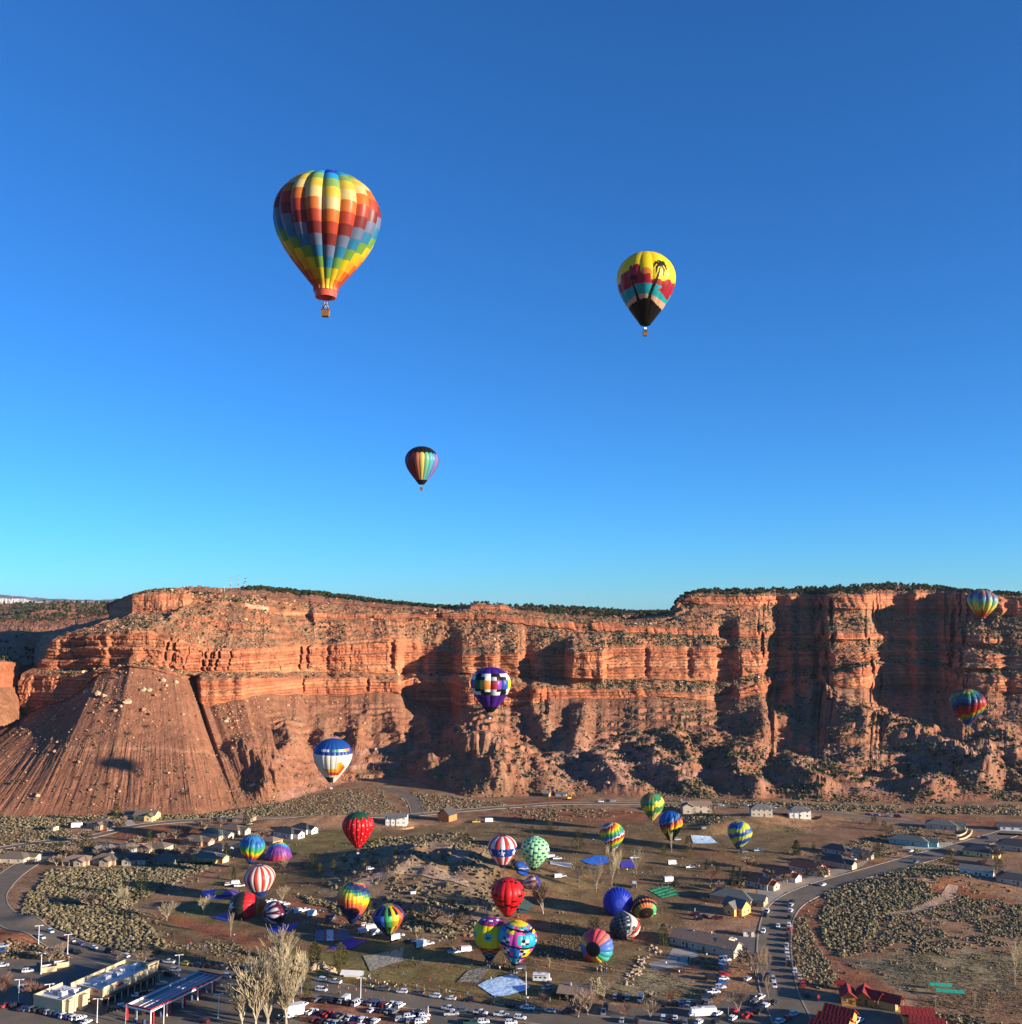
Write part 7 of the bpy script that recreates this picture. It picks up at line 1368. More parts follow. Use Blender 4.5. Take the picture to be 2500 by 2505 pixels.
for u, v, h, k, lab, c, w in (
 (686,2385,95,'big','pale leafless cottonwood standing at the back of the roadside cluster','tan',1.0), (635,2468,125,'big','tall pale leafless cottonwood in the middle of the roadside cluster','tan',.9), (716,2462,120,'big','tall pale leafless cottonwood at the right of the roadside cluster','tan',.85),
 (690,2470,78,'mid','shorter pale leafless tree between two tall cottonwoods','tan',1.0), (592,2512,98,'big','pale leafless tree at the lower left of the roadside cluster','tan',.9), (655,2512,150,'big','nearest tall pale leafless cottonwood at the bottom edge','tan',.85), (738,2430,85,'mid','slim pale leafless tree at the right rim of the cluster','tan',.75), (610,2440,85,'mid','pale leafless tree at the left rim of the cluster','tan',1.0), (665,2440,110,'big','pale leafless cottonwood behind the middle of the cluster','tan',1.0), (625,2515,130,'big','pale leafless cottonwood at the bottom edge, left of nearest','tan',.9), (700,2505,105,'big','pale leafless cottonwood at the bottom edge, right of nearest','tan',.9),
 (1416,2171,72,'mid','white trunked bare tree, leftmost on the upper field','tan',.65), (1459,2181,66,'mid','white trunked bare tree, second on the upper field','tan',.7), (1497,2167,92,'mid','tall grey bare tree in front of the zigzag balloon','tan',.8), (1514,2137,66,'mid','bare tree right behind the tall grey one','tan',.7), (1557,2139,64,'mid','bare tree beside the purple ground sheet','tan',.6),
 (1643,2086,52,'slim','tall thin bare tree in front of the blue black balloon','tan',.9), (1328,2235,76,'big','wide fan shaped bare tree beside the red balloon','brown',1.0), (1535,2043,24,'slim','thin bare tree with white top in the far field','brown',1.0),
 (81,2450,44,'round','round brown bare tree by store, right of two','red',1.1), (10,2441,48,'round','round brown bare tree at left edge','red',1.1), (151,2465,38,'round','brown bare tree in front of the store wall','red',.9), (154,2336,30,'round','tan bare tree at the road junction','brown',.9), (120,2352,28,'bush','grey bare bush tree left of bin enclosure','brown',1.2), (352,2363,34,'round','bare tree behind the store at the kerb','brown',1.2), (291,2360,24,'round','small bare tree behind the store roof edge','brown',1.0),
 (498,2237,42,'round','round pale bare tree on shaded field beside red balloon','tan',1.0), (564,2290,54,'slim','narrow feathery pale bare tree in front of the balloons','tan',1.1), (305,2226,50,'round','wide bare tree in the middle of sagebrush lot','tan',1.1), (408,2252,42,'round','bare tree at the right rim of sagebrush lot','tan',1.1), (216,2218,28,'bush','low bare tree in the left of sagebrush lot','brown',1.4), (453,2113,30,'round','upright bare tree beside the patio houses','brown',.9), (374,2082,24,'round','round bare tree beside the double gabled house','brown',1.2), (265,2098,28,'round','bare tree between shaded grey houses','brown',1.3), (320,2090,26,'round','bare tree behind the third patio house','brown',1.3), (138,2118,22,'bush','bare bushes at the corner of the left street','brown',1.4),
 (690,2206,36,'round','round bare tree above the parked trailers','tan',.9), (697,2128,30,'open','bare tree in front of slumped rainbow balloon','tan',1.0), (466,2068,20,'round','bare tree before the brick garage house','brown',1.2),
 (2483,2409,98,'open','lone tall bare tree in the dry grass at right','tan',.8), (2106,2354,36,'slim','dead snag beside the dirt track','brown',.7), (1849,2390,62,'mid','bare tree at the left of street side thicket','brown',1.0), (1866,2403,74,'mid','tall bare tree in the street side thicket','brown',.9), (1880,2442,50,'mid','bare tree at the foot of the street side thicket','brown',.9), (1836,2372,44,'bush','bare shrub tree behind the street side thicket','brown',1.3), (1877,2370,48,'mid','bare tree at the kerb of the street side thicket','brown',.9), (1807,2482,56,'round','dark bare tree in the corner lot','brown',1.0),
 (1331,2460,28,'round','small reddish bare tree before the ramada shrubs','red',1.1), (1438,2484,56,'round','bare thicket tree right of the ramada','brown',1.0), (1415,2488,44,'bush','low bare thicket below the ramada','brown',1.3), (1477,2447,42,'round','pale bare tree behind the lower middle lot','tan',1.1), (1595,2459,30,'bush','pale bare bush in the back row of the lot','tan',1.2), (1644,2462,36,'round','reddish bare tree in the back row of the lot','red',1.0), (1591,2494,42,'round','dark bare tree in the front row of the lot','brown',1.1), (1530,2492,34,'round','reddish bare tree at left of the front row','red',1.1), (1460,2430,30,'bush','bare scrub tree above the lower middle lot','tan',1.3),
 (1690,2085,30,'open','bare tree on the white tarp edge','brown',1.1), (1832,2122,24,'bush','pale pinkish bare bush beside the house yards','brown',1.5), (1740,2160,34,'round','dark bare tree at the house yards corner','red',1.0), (2016,2148,26,'bush','bare tree before the round windowed house','brown',1.2), (1997,2118,24,'round','bare tree between red roofed and dark houses','brown',1.0), (1060,2260,34,'bush','bare bush below the central hill','brown',1.4), (1120,2275,36,'bush','bare bushes behind the yellow bird balloon','brown',1.6), (1020,2300,30,'bush','pale bare bush at the edge of the lawn','tan',.9), (1275,2330,28,'bush','tall dry bush behind the pixel balloon','tan',1.2), (1345,2370,26,'slim','thin young bare tree on the lawn edge','tan',1.2), (1385,2372,24,'slim','second thin young tree on the lawn edge','tan',1.2), (2385,2468,40,'open','bare dark shrub tree in the dry meadow','brown',.8),
): bare(u, v, h, k, lab, c, w)
for u, v in ((160,2098),(180,2095),(238,2100),(290,2096),(345,2096),(392,2096),(420,2098),(445,2092),(480,2092),(430,2052),(455,2046),(500,2032),(540,2024),(300,2018),(290,2030),(205,2060),(620,2060),(640,2052),(395,2060),(330,2075)): bare(u, v, 17+random.random()*9, 'bush', 'small brown leafless shrub among the yards of the left houses', 'brown', 1.3, 'yard shrubs by the left houses')
for u, v in ((1745,2180),(1765,2172),(1815,2178),(1870,2172),(1885,2150),(1918,2160),(1950,2150),(1985,2140),(2010,2110),(2075,2105),(2120,2104),(2295,2050),(2250,2055),(2330,2098),(2440,2100),(2405,2120),(2460,2150)): bare(u, v, 15+random.random()*8, 'bush', 'small brown leafless shrub among the yards of the right houses', 'brown', 1.3, 'yard shrubs by the right houses')
def conifer(seed, n=260, cone=.8, col=((.05, .065, .028), (.075, .085, .033), (.10, .105, .04)), lo=.12, wid=.34):
    r = np.random.default_rng(seed); V = []; F = []; cl = []
    for i in range(n):
        z = lo+(1-lo)*r.uniform(0, 1)**1.15; rr = wid*((1-z)**cone+.06)*(.75+.35*r.uniform())*(1+.25*np.sin(seed+7*z)); a = r.uniform(0, 6.28); q = rr*r.uniform(.35, 1.0)**.6
        p = np.array([q*cos(a), q*sin(a), z-.10*q]); d = np.array([cos(a), sin(a), r.uniform(-.25, .65)]); d /= np.linalg.norm(d); s = np.cross(d, [0, 0, 1.0]); s /= np.linalg.norm(s); L = r.uniform(.045, .10); w = r.uniform(.02, .045); b = len(V); up = np.array([0, 0, r.uniform(-.02, .04)])
        V += [p-d*L*.4, p+s*w+up, p-s*w+up, p+d*L]; F += [(b, b+1, b+2), (b+1, b+3, b+2)]; c = np.array(col[r.integers(len(col))])*r.uniform(.75, 1.25); cl += [c, c]
    m = MB(); m.tube((0, 0, -.02), (0, 0, .8), .022, .008, 5, cap=False)
    return mesh_np('crown', np.array(V), np.array(F), np.array(cl), False, M_leaf), m.mesh('trunk', [M_bark])
CON = {'pine': [conifer(k+1, 420, .62, lo=.10, wid=.36) for k in range(3)], 'spruce': [conifer(k+11, 420, .95, ((.035, .05, .03), (.05, .066, .042), (.065, .08, .05)), lo=.05, wid=.30) for k in range(2)], 'olive': [conifer(k+21, 420, .5, ((.13, .12, .03), (.17, .15, .04), (.09, .09, .03)), lo=.10, wid=.34) for k in range(2)], 'round': [conifer(k+31, 420, .34, ((.05, .06, .026), (.075, .08, .034), (.04, .048, .022)), lo=.04, wid=.44) for k in range(2)], 'slimc': [conifer(k+41, 300, .7, ((.045, .06, .026), (.07, .08, .034)), lo=.03, wid=.18) for k in range(2)], 'willow': [conifer(k+51, 420, .3, ((.22, .16, .05), (.28, .2, .07), (.15, .11, .04)), lo=.05, wid=.5) for k in range(1)]}
def ever(u, v, hpx, kind, label, wide=1.0, group='evergreen trees'):
    c, tr_ = random.choice(CON[kind]); g = G(u, v); H = hpx*mpp(u, v)/.95; t = thing('evergreen_tree', label, 'tree', (g[0], g[1], g[2]), random.uniform(0, 6.28), group); t.scale = (H*wide, H*wide, H); link('crown', c, t); link('trunk', tr_, t)
for u, v, h, k, lab, w in (
 (769,2358,44,'olive','olive green pine on the lawn, left of two',1.1), (832,2370,52,'olive','olive green pine on the lawn, right of two',1.1), (752,2442,38,'olive','olive bush tree behind the cottonwood cluster',.9), (345,2198,50,'round','large dark pine at the edge of the sagebrush lot',.9),
 (212,2078,36,'round','large dark pine beside the shaded grey house',1.1), (146,2095,30,'pine','pine at the left street corner',1.1), (365,2062,28,'pine','pine above the double gabled house',1.1), (367,2115,32,'round','pine between third and last patio houses',.8), (284,2015,40,'pine','tall pine left of the bright yellow house',1.0), (553,2095,28,'slimc','slender pine before dark roofed houses',1.4), (571,2154,26,'slimc','small dark pine on the left field',1.2), (600,2022,28,'pine','dark pine, left of the twin pines',1.0), (612,2022,26,'pine','dark pine, right of the twin pines',1.0),
 (1623,2314,46,'pine','green pine left of the church like building',.9), (1452,2288,38,'willow','golden brown willow on the field',1.0), (1795,2163,36,'spruce','dark spruce behind the grey green house, left',1.1), (1811,2162,34,'spruce','dark spruce behind the grey green house, right',1.1), (1888,2168,36,'spruce','blue green spruce between two red roofs',1.1), (1834,2163,24,'olive','olive shrub tree against the nearest red roof',1.1), (1949,2091,30,'slimc','dense narrow cypress beside the field',1.9), (1990,2078,16,'olive','small yellow green tree beside the field',1.0), (2145,2099,27,'round','round dark tree beside the street, left',1.1), (2321,2109,27,'round','round dark juniper beside the side street',1.1), (2443,2132,25,'round','round juniper beside the white rectangular house',1.1), (2163,2032,20,'round','dark tree above the turquoise house, left',1.1), (2138,2018,18,'round','dark tree above the upper road bend',1.3), (2180,2034,14,'round','small dark tree above the turquoise house, right',1.2), (1741,1992,20,'round','dense dark shrub beside the beige two storey house',1.0), (2436,2030,14,'round','dark shrub beside the white and black house',1.0),
 (766,2121,30,'round','dark juniper left of the central hill, leftmost',1.1), (782,2135,20,'olive','olive juniper below the leftmost dark juniper',1.2), (816,2128,22,'olive','pale olive juniper beside the hill path',1.2), (841,2111,20,'olive','upright juniper under the strawberry balloon',1.0), (895,2138,22,'round','dark juniper on the hill shoulder',1.2), (930,2128,16,'round','small dark juniper on the hill shoulder',1.1), (968,2145,17,'olive','juniper on the hill path',1.1), (1414,2076,40,'round','large dark juniper on the upper field',.9), (1301,2046,23,'round','dark juniper above the green chequered balloon',1.1), (1345,2032,22,'olive','olive juniper near the upper field edge',1.1), (1255,2126,22,'round','dark juniper under the star band balloon',1.3), (1625,2089,19,'olive','green shrub tree below the blue black balloon',1.3), (1683,2083,32,'round','dark pine beside the white and blue tarp',.9), (1008,2241,19,'olive','juniper below the shaded hill face, left',1.1), (1035,2245,24,'round','juniper below the shaded hill face, right',1.1), (905,2228,22,'olive','juniper right of the striped rainbow balloon',1.1), (1100,2212,16,'round','dark juniper on the hill crest trail',1.6), (1130,2240,20,'round','dark juniper at the hill foot',1.6), (853,2168,14,'round','small juniper above the striped rainbow balloon',1.2), (920,2070,18,'olive','tall brush juniper below the white two storey house',1.4), (1010,2065,16,'olive','brush juniper beside the orange gabled house',1.6), (1140,2058,18,'round','brush juniper right of the orange gabled house',1.5), (1060,2075,18,'round','dark juniper in the hollow behind the hill',1.4), (945,2170,14,'olive','juniper in the shaded hill slope',1.2), (790,2164,14,'olive','small juniper left of the hill path',1.2), (1367,2440,18,'round','dark clipped shrub at the ramada corner',1.8), (1690,2098,16,'willow','yellow shrub below the white tarp',1.3), (1794,2172,12,'willow','low yellow shrub at the yard edge',1.2), (1755,2136,20,'slimc','slim yellow green tree at the field edge',1.5), (1729,2128,20,'slimc','slim pale tree left of the yards',1.5), (1652,2170,22,'slimc','slim green tree beside the green tarp',1.5),
 (245,1795,7,'round','lone dark juniper on the talus cone, upper right',1.6), (225,1802,8,'round','lone dark juniper on the talus cone beside balloon shadow',1.6), (318,1800,10,'round','lone dark juniper on the talus cone, middle',1.7), (362,1780,9,'round','lone dark juniper on the talus cone, right',1.7), (190,1906,9,'round','juniper low on the talus cone, left',1.7), (350,1902,9,'round','juniper low on the talus cone, centre',1.7), (268,1925,10,'round','juniper near the talus foot, centre',1.7), (455,1945,10,'round','juniper near the talus foot, right',1.7)):
    if v < 1960:                                      # on the cliff mesh: nearest terrain vertex seen at that pixel
        q = np.hypot(PU-u, (PV-v)*1.0)+(CB != 0)*1e6; j_ = np.unravel_index(np.argmin(q), q.shape); p = CP[j_]; c, tr_ = random.choice(CON[k]); H = h*p[1]/FPX; t = thing('evergreen_tree', lab, 'tree', (p[0], p[1], p[2]-.2), 0, 'evergreen trees'); t.scale = (H*w, H*w, H); link('crown', c, t); link('trunk', tr_, t)
    else: ever(u, v, h, k, lab, w)

# ------------------------------------------------------------------ cloths and envelopes spread on the ground
def cloth(lab, pts, colf, z=.10, cat='tarp', name='tarp', grp=None):
    P = pixpoly(pts); V, F = gridify(P, 1.2); V[:, 2] = hi_gz(V[:, 0], V[:, 1])+z+.22*fbm(V[:, 0]/1.6, V[:, 1]/1.6, 91, 3)
    if np.cross(V[F[0, 1]]-V[F[0, 0]], V[F[0, 2]]-V[F[0, 0]])[2] < 0: F = F[:, ::-1]
    uv = np.array([pix(p) for p in V[F].mean(1)]); c = colf(uv[:, 0], uv[:, 1]); return tag(link(name, mesh_np(name, V, F, c, False, M_cloth)), lab, cat, grp)
flat_c = lambda h, j=.1: (lambda u, v: np.tile(np.array(hexc(h)), (len(u), 1))*(1-j+2*j*vn(u/3, v/2, 4))[:, None])
cloth('pale blue and white balloon envelope spread on the lawn', [(1168,2411),(1190,2398),(1250,2383),(1262,2386),(1280,2402),(1297,2414),(1283,2424),(1238,2436),(1211,2440)], lambda u, v: np.where((vn(u/2.2, v/1.3, 8) > .38)[:, None], np.array(hexc('c4dcee')), np.array(hexc('8fb6da'))), cat='balloon envelope', name='spread_envelope')
cloth('grey white net like envelope spread on the lawn', [(888,2340),(905,2377),(986,2352),(987,2318),(960,2328)], lambda u, v: np.where((vn(u/1.5, v/1.2, 9) > .45)[:, None], np.array(hexc('a79e8a')), np.array(hexc('7d7565'))), cat='net', name='spread_net')
cloth('grey brown cloth spread left of the blue white envelope', [(1116,2403),(1145,2375),(1195,2362),(1200,2368),(1168,2405)], lambda u, v: np.where((vn(u/2.5, v/2, 10) > .5)[:, None], np.array(hexc('9a8f78')), np.array(hexc('6a6254'))), cat='tarp', name='spread_cloth')
cloth('bright blue diamond tarp behind the bare trees', [(1420,2107),(1455,2094),(1475,2094),(1500,2106),(1470,2119),(1440,2117)], flat_c('2f72cf'))
cloth('purple blue tarp right of the bare trees', [(1516,2108),(1546,2105),(1555,2122),(1520,2124)], flat_c('4a44b4'))
cloth('white and pale blue tarp on the far field', [(1690,2046),(1738,2047),(1756,2063),(1696,2063)], flat_c('cfe4f0'))
cloth('white rectangular cloth beside the deflating balloon', [(1345,2115),(1398,2117),(1399,2131),(1346,2130)], flat_c('b9b9b4'), name='spread_cloth')
cloth('green striped envelope spread on the field', [(1582,2178),(1612,2172),(1640,2166),(1664,2190),(1620,2197),(1600,2186)], lambda u, v: np.where((np.floor((u*.3+v)/4) % 2 == 0)[:, None], np.array(hexc('4fb06a')), np.array(hexc('1f6a4a'))), cat='balloon envelope', name='spread_envelope')
cloth('deep blue tarp under the maroon striped balloon', [(655,2270),(690,2262),(735,2258),(708,2280),(672,2284)], flat_c('1c349a'))
cloth('deep blue tarp under the red and black balloon', [(515,2245),(560,2228),(575,2232),(560,2254)], flat_c('1c3f9a'))
cloth('blue sheet under the flattened yellow balloon', [(492,2182),(508,2176),(560,2176),(565,2196),(505,2200)], flat_c('3f62c4'))
cloth('teal envelope with red and white stripes spread in shade', [(772,2278),(795,2274),(850,2276),(870,2300),(770,2304)], lambda u, v: np.select([((u > 792) & (u < 799)) | ((u > 816) & (u < 824)), (u >= 799) & (u <= 816)], [0, 1], 2)[:, None].repeat(3, 1)*0+np.array([hexc('b02434'), hexc('d2cfc8'), hexc('1f5f74')])[np.select([((u > 792) & (u < 799)) | ((u > 816) & (u < 824)), (u >= 799) & (u <= 816)], [0, 1], 2)], cat='balloon envelope', name='spread_envelope')
cloth('purple cloth spread in shade below the striped envelope', [(800,2322),(850,2298),(900,2302),(860,2322)], flat_c('3a2f9a'), name='spread_cloth')
cloth('blue tarp behind the red dashed balloon', [(1257,2145),(1280,2140),(1296,2158),(1288,2176),(1268,2170)], flat_c('2f5fb4'))
cloth('grey green tarp right of the red dashed balloon', [(1265,2225),(1282,2212),(1305,2222),(1290,2240),(1270,2240)], flat_c('55685a'))
cloth('pale strip cloth between the blue and navy balloons', [(1505,2250),(1560,2247),(1568,2253),(1508,2254)], flat_c('b9a08c'), name='spread_cloth')
# piles of bales / boulders lining the swale, and a rock outcrop by the pines
RM_ = [mesh_np('boulder', V*1.0, F, None, False, paint('sandstone_pale', (0.46, 0.33, 0.2), 0.95, .1, noise=.25, scale=1.5, bump=.4)) for V, F in [blob(70+k, 7, .95) for k in range(4)]]
def rocks(pts, n, s0, s1, lab, grp, spread=1.0):
    L = smooth_line(pts, 1.0)
    for k in range(n):
        p = L[int(k*(len(L)-1)/max(n-1, 1))]+RNG.uniform(-spread, spread, 2); s = random.uniform(s0, s1); o = link('boulder', RM_[k % 4], None, (p[0], p[1], float(gz(p[0], p[1]))-.15), random.uniform(0, 6)); o.scale = (s, s*random.uniform(.6, 1), s*random.uniform(.5, .9)); tag(o, lab, 'rock', grp)
rocks([(1536,2408),(1552,2380),(1568,2356),(1575,2342)], 70, .8, 1.9, 'pale sandstone block in the heap edging the dry meadow', 'sandstone blocks along the swale', 2.6)
rocks([(1590,2320),(1610,2330),(1600,2336)], 18, .8, 2.0, 'pale sandstone boulder in the heap beside the green pine', 'boulders beside the green pine', 2.5)
rocks([(770,2370),(790,2362),(805,2375),(818,2386)], 26, 1.6, 3.6, 'pale sandstone boulder in the outcrop beside the white tent', 'boulders beside the white tent', 2.2)
for u_, v_, s_ in ((212,1694,7), (240,1698,8), (255,1702,6), (352,1688,7), (365,1690,6), (315,1718,8), (400,1665,7), (432,1668,6)):
    q = np.hypot(PU-u_, PV-v_)+(CB != 0)*1e6; p = CP[np.unravel_index(np.argmin(q), q.shape)]; o = link('boulder', RM_[int(u_) % 4], None, (p[0], p[1]-1, p[2]-1), u_); o.scale = (s_, s_*.8, s_*.7); tag(o, 'large red brown boulder resting high on the left talus cone', 'rock', 'boulders on the talus cone')
rocks([(745,2255),(800,2262),(850,2268)], 14, .6, 1.3, 'small pale stone edging the field track', 'stones edging the field track', 1.5)

# ------------------------------------------------------------------ poles, lamps, flags, masts
M_lampw = paint('lamp_post_white', (0.72, 0.70, 0.66), 0.5)
_p = MB(); _p.tube((0, 0, 0), (0, 0, 8.6), .16, .12, 7); _p.tube((0, 0, 0), (0, 0, .7), .3, .3, 8); LPO = _p.mesh('pole', [M_lampw]); _p = MB(); _p.box(-1.3, 1.3, -.08, .08, 8.55, 8.72); _p.box(-1.75, -.9, -.3, .3, 8.5, 8.75); _p.box(.9, 1.75, -.3, .3, 8.5, 8.75); LPH = _p.mesh('lamp_head', [M_lampw])
for k, (u, v, lab) in enumerate(((94,2312,'at the road edge above the red bank'), (165,2335,'at the junction beside dark parked cars'), (100,2383,'left of the bin enclosures'), (45,2452,'behind the bottom left car row, leftmost'), (119,2464,'behind the bottom left car row, second'), (183,2474,'in front of the store wall'), (237,2502,'at the bottom left car park corner'), (437,2388,'on the island behind the canopy'), (534,2490,'on the island right of the canopy'), (882,2448,'in the back row of the dirt lot'))):
    g = G(u, v); t = thing('lamp_post', 'white double headed lamp post '+lab, 'lamp post', tuple(g), random.uniform(-.4, .4), 'white lamp posts'); link('pole', LPO, t); link('lamp_head', LPH, t)
M_polew = paint('pole_wood', (0.2, 0.14, 0.09), 0.9)
def upole(u, v, hpx, lab, m=M_polew, arm=True):
    g = G(u, v); H = hpx*mpp(u, v)/.95; t = thing('utility_pole', lab, 'pole', tuple(g), .3); b = MB(); b.tube((0, 0, -.5), (0, 0, H), .18, .12, 7); b.build('pole', m, t)
    if arm: b = MB(); b.box(-1.3, 1.3, -.08, .08, H-.9, H-.7); b.build('crossarm', m, t)
upole(2289,2482,38,'wooden utility pole with crossarm beside the red lodge roof'); upole(1287,2452,62,'tall pale flagpole on the lawn by the envelope',M_lampw,False); upole(400,2505,36,'thin pale post at the canopy front',M_lampw,False); upole(1047,2478,14,'small white post by the main road',M_lampw,False); upole(1782,2490,22,'thin grey post beside the motorhome',M_steel,False); upole(1700,2238,14,'thin post on the grass',M_lampw,False)
def feather(u, v, hpx, lab, cols):
    g = G(u, v); H = hpx*mpp(u, v)/.95; t = thing('feather_flag', lab, 'flag', tuple(g), .2); b = MB(); b.tube((0, 0, 0), (0, 0, H), .06, .03, 5); b.build('pole', M_lampw, t); V = []; C = []; F = []; n = 14
    for k in range(n+1): z = H*(.2+.8*k/n); w = .95*sin(pi*min(1, (1-k/n)*.62+.05)); V += [(0.05, .02*sin(k), z), (.05+w, .10*sin(k*.9), z)]
    for k in range(n): F.append((2*k, 2*k+1, 2*k+3, 2*k+2)); C.append(hexc(cols[(k*5) % len(cols)]))
    link('banner', mesh_np('banner', np.array(V), np.array(F), np.array(C), False, M_cloth), t)
feather(307,2506,38,'tall red and white feather flag before the store',['b02a2a','e8e0d8','d8d0c8','b02a2a','e6e0da'])
for k, (u, v, lab, s) in enumerate(((428,1436,'thin white mast on the left mesa top, leftmost',14), (564,1437,'lattice radio mast with antennas, left of three',26), (583,1437,'tall lattice radio mast with dish, middle of three',32), (598,1438,'pale radio mast with round dishes, right of three',29))):
    q = np.hypot(PU-u, PV-v)+((CB < 8) | (SU < 300))*1e6; j_ = np.unravel_index(np.argmin(q), q.shape); p = CP[j_]; H = s*p[1]/FPX; t = thing('radio_mast', lab, 'mast', tuple(p), 0, 'radio masts'); m = MB(); w = .55
    if k == 0: m.tube((0, 0, -1), (0, 0, H), .22, .12, 6); m.build('mast', M_lampw, t); continue
    for a in range(3): x, y = w*cos(a*2.1), w*sin(a*2.1); m.tube((x, y, -1), (x*.5, y*.5, H), .13, .09, 4)
    for z in np.linspace(1, H-1, 8):
        for a in range(3): m.tube((w*cos(a*2.1)*(1-z/H/2), w*sin(a*2.1)*(1-z/H/2), z), (w*cos(a*2.1+2.1)*(1-z/H/2), w*sin(a*2.1+2.1)*(1-z/H/2), z+.8), .07, .07, 3)
    m.build('lattice', M_steelr if k < 3 else M_unit, t)
    _p = MB(); _p.box(-1.4, 1.4, -.12, .12, -.1, .1); _p.box(-1.5, -1.2, -.2, .2, -.7, .7); _p.box(1.2, 1.5, -.2, .2, -.7, .7); an_ = _p.mesh('antenna', [M_steelr]); _p = MB(); _p.tube((.6, -.4, 0), (.6, -.9, 0), .95, .95, 10); ds_ = _p.mesh('dish', [M_steelr])
    for z in ((.97, .72) if k < 3 else ()): link('antenna', an_, t, (0, 0, H*z))
    for z, f in (((.3, -1),) if k < 3 else ((.85, 1), (.6, 1), (.45, -1), (.25, -1.6))): link('dish', ds_, t, (.8*f, 0, H*z))
# traffic cones, sign, green letters
_c = MB(); _c.tube((0, 0, 0), (0, 0, .75), .2, .05, 8); _c.box(-.25, .25, -.25, .25, 0, .05); CNM = _c.mesh('traffic_cone', [paint('cone_orange', (0.75, 0.2, 0.05), .6)])
for k, (u, v) in enumerate(((801,2412), (828,2416), (852,2419), (871,2422), (894,2425))): g = G(u, v); tag(link('traffic_cone', CNM, None, (g[0], g[1], g[2]+.08)), 'orange traffic cone on main road edge, %s from the left' % ORD[k], 'traffic cone', 'traffic cones')
g = G(2003, 2456); t = thing('street_sign', 'small red and white sign on post at the lodge entrance', 'sign', tuple(g), 0); b = MB(); b.tube((0, 0, 0), (0, 0, 3), .06, .06, 5); b.build('post', M_steel, t); b = MB(); b.box(-.5, .5, -.09, -.05, 2.2, 3.4); b.build('panel', M_redp, t)
# entrance kiosk, shelter on the street corner
house('small flat roofed white kiosk at the paved lot corner', 1832, 2292, 5, 4, -8, 'white', 'tanroof', 'gable', 2.4, .1, None, wins=1, ends=1, name='kiosk', cat='kiosk')
# collapsed shed and excavator site by the road
def shed(u, v): 
    g = G(u, v); t = thing('leaning_shed', 'weathered grey sheds leaning beside the upper road', 'shed', tuple(g), R(-25)); gable(6, 5, 2.6, .8, .3).build('roof', M_greyb, t); gwall(5, 4.5, 2.5, .8).build('wall', M_wood, t)
shed(1338, 1948); house('low grey shed right of the leaning shed', 1372, 1948, 9, 5, -10, 'grey', 'grey', 'gable', 1.8, .35, None, wins=0, ends=0, name='shed', cat='shed')
def excavator(u, v):
    g = G(u, v); t = thing('excavator', 'yellow excavator with raised arm beside the upper road', 'excavator', tuple(g), R(15)); yl = paint('machine_yellow', (0.62, 0.42, 0.03), .5); b = MB(); b.box(-1.6, 1.6, -1.2, 1.2, 1.0, 2.2); b.build('body', yl, t); b = MB(); b.box(.2, 1.5, -1.1, 0, 2.2, 3.3, 0, (.1, .1)); b.build('cab', M_cglass, t); b = MB(); b.tube((1.4, .5, 2), (3.2, .5, 5.6), .3, .25, 6); b.tube((3.2, .5, 5.6), (5.2, .5, 3.6), .24, .18, 6); b.build('arm', yl, t); b = MB(); b.box(4.8, 5.7, 0, 1, 2.7, 3.6); b.build('bucket', M_steelr, t); b = MB()
    for s in (-1, 1): b.box(-2, 2, s*1.2-.3, s*1.2+.3, 0, .95, 0, (.3, 0))
    b.build('track', M_tyre, t)
excavator(1392, 1956)

# ------------------------------------------------------------------ people on the field
def crowd(n, pts, lab, grp, sp=1.5, coat=None):
    L = smooth_line(pts, .7)
    for k in range(n):
        p = L[RNG.integers(len(L))]+RNG.normal(0, sp, 2); person((p[0], p[1], float(gz(p[0], p[1]))+.02), lab, grp, coat)
crowd(34, [(985,2150),(1010,2140),(1015,2155),(1025,2172),(1060,2186),(1090,2196)], 'spectator in a # jacket standing along the hill crest trail', 'spectators on the hill crest', 1.4)
crowd(16, [(880,2142),(930,2146),(980,2142)], 'spectator in a # jacket on the path behind the hill', 'spectators on the hill path', 2)
crowd(24, [(895,2400),(915,2408),(945,2414)], 'spectator in a # jacket at lawn edge behind the grey pickup', 'spectators on the lawn edge', 2.5)
crowd(20, [(960,2416),(1030,2420),(1130,2438)], 'spectator in a # jacket beside the far kerb cars', 'spectators along the kerb', 2)
crowd(26, [(1185,2358),(1210,2362),(1235,2362)], 'crew member in a # jacket around the yellow bird balloon', 'crew around the bird balloon', 3)
crowd(12, [(1250,2378),(1270,2376)], 'crew member in a # jacket at the pixel balloon basket', 'crew around the pixel balloon', 3)
crowd(26, [(1310,2332),(1340,2335),(1400,2342)], 'spectator in a # jacket in the shade behind the pixel balloon', 'spectators behind the pixel balloon', 2)
crowd(30, [(1462,2374),(1490,2374),(1505,2378)], 'spectator in a # jacket below the rainbow wedge balloon', 'spectators below the rainbow wedge balloon', 2.2)
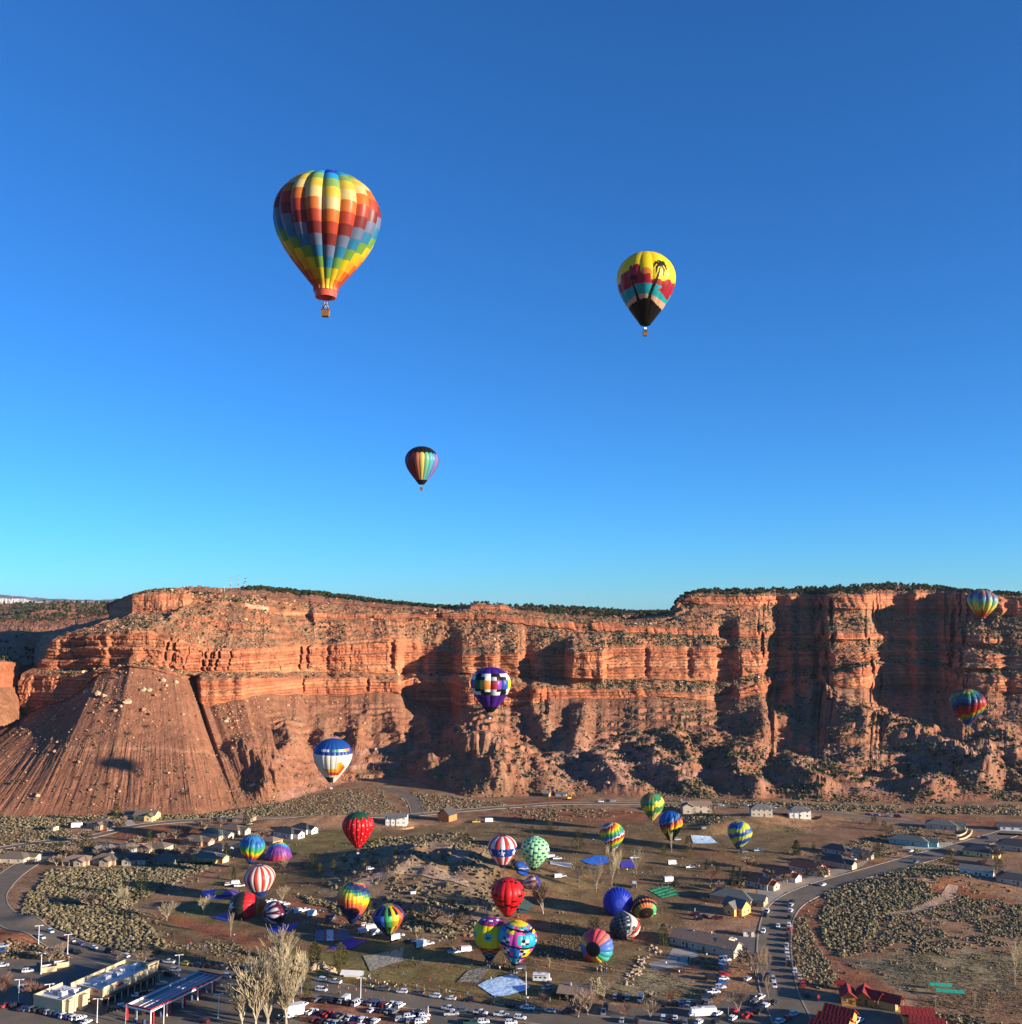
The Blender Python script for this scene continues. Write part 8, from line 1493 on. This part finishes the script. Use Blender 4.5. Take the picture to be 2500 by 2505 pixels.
crowd(14, [(610,2210),(640,2212),(600,2250)], 'crew member in a # jacket near the striped balloons', 'crew near the left balloons', 6)
crowd(16, [(780,2262),(860,2272),(900,2290)], 'crew member in a # jacket among trailers and envelopes', 'crew among the trailers', 4)
crowd(14, [(1180,2210),(1200,2225),(1215,2250)], 'crew member in a # jacket beside the red dashed balloon', 'crew near the red balloon', 4)
crowd(12, [(1620,2170),(1640,2178)], 'crew member in a # jacket on the green envelope', 'crew on the green envelope', 2.5)
crowd(22, [(520,2290),(600,2320),(620,2300),(440,2310)], 'walker in a # jacket on the brown field by the cottonwoods', 'walkers on the brown field', 9)
crowd(26, [(1000,2360),(1080,2370),(1150,2350),(900,2350)], 'walker in a # jacket crossing the lawn', 'walkers on the lawn', 12)
crowd(22, [(1420,2170),(1560,2150),(1700,2140),(1820,2110)], 'walker in a # jacket on the upper field', 'walkers on the upper field', 10)
crowd(14, [(1540,2350),(1640,2370),(1700,2350)], 'walker in a # jacket near the concrete court', 'walkers near the court', 7)
crowd(10, [(1010,2242),(1050,2250),(1085,2240)], 'spectator in a # jacket at the foot of the shaded hill', 'spectators at the hill foot', 4)
crowd(10, [(830,2440),(900,2450),(950,2455)], 'person in a # jacket between dirt lot cars', 'people in the dirt lot', 2)
crowd(8, [(1310,2440),(1420,2450)], 'person in a # jacket on the ramada lawn', 'people at the ramada', 4)

# ------------------------------------------------------------------ clear desert air: far things fade a little to blue
hz = MB(); hz.box(-16000, 16000, -500, 17500, -6, 340); hm = bpy.data.materials.new('air'); hm.use_nodes = True; n_ = hm.node_tree.nodes; n_.clear()
pv = n_.new('ShaderNodeVolumePrincipled'); pv.inputs['Density'].default_value = 1.5e-5; pv.inputs['Color'].default_value = (0.62, 0.76, 0.95, 1); pv.inputs['Anisotropy'].default_value = 0.2
out = n_.new('ShaderNodeOutputMaterial'); hm.node_tree.links.new(pv.outputs[0], out.inputs['Volume'])
tag(hz.build('haze', hm), kind='stuff')
SC.cycles.volume_bounces = 0
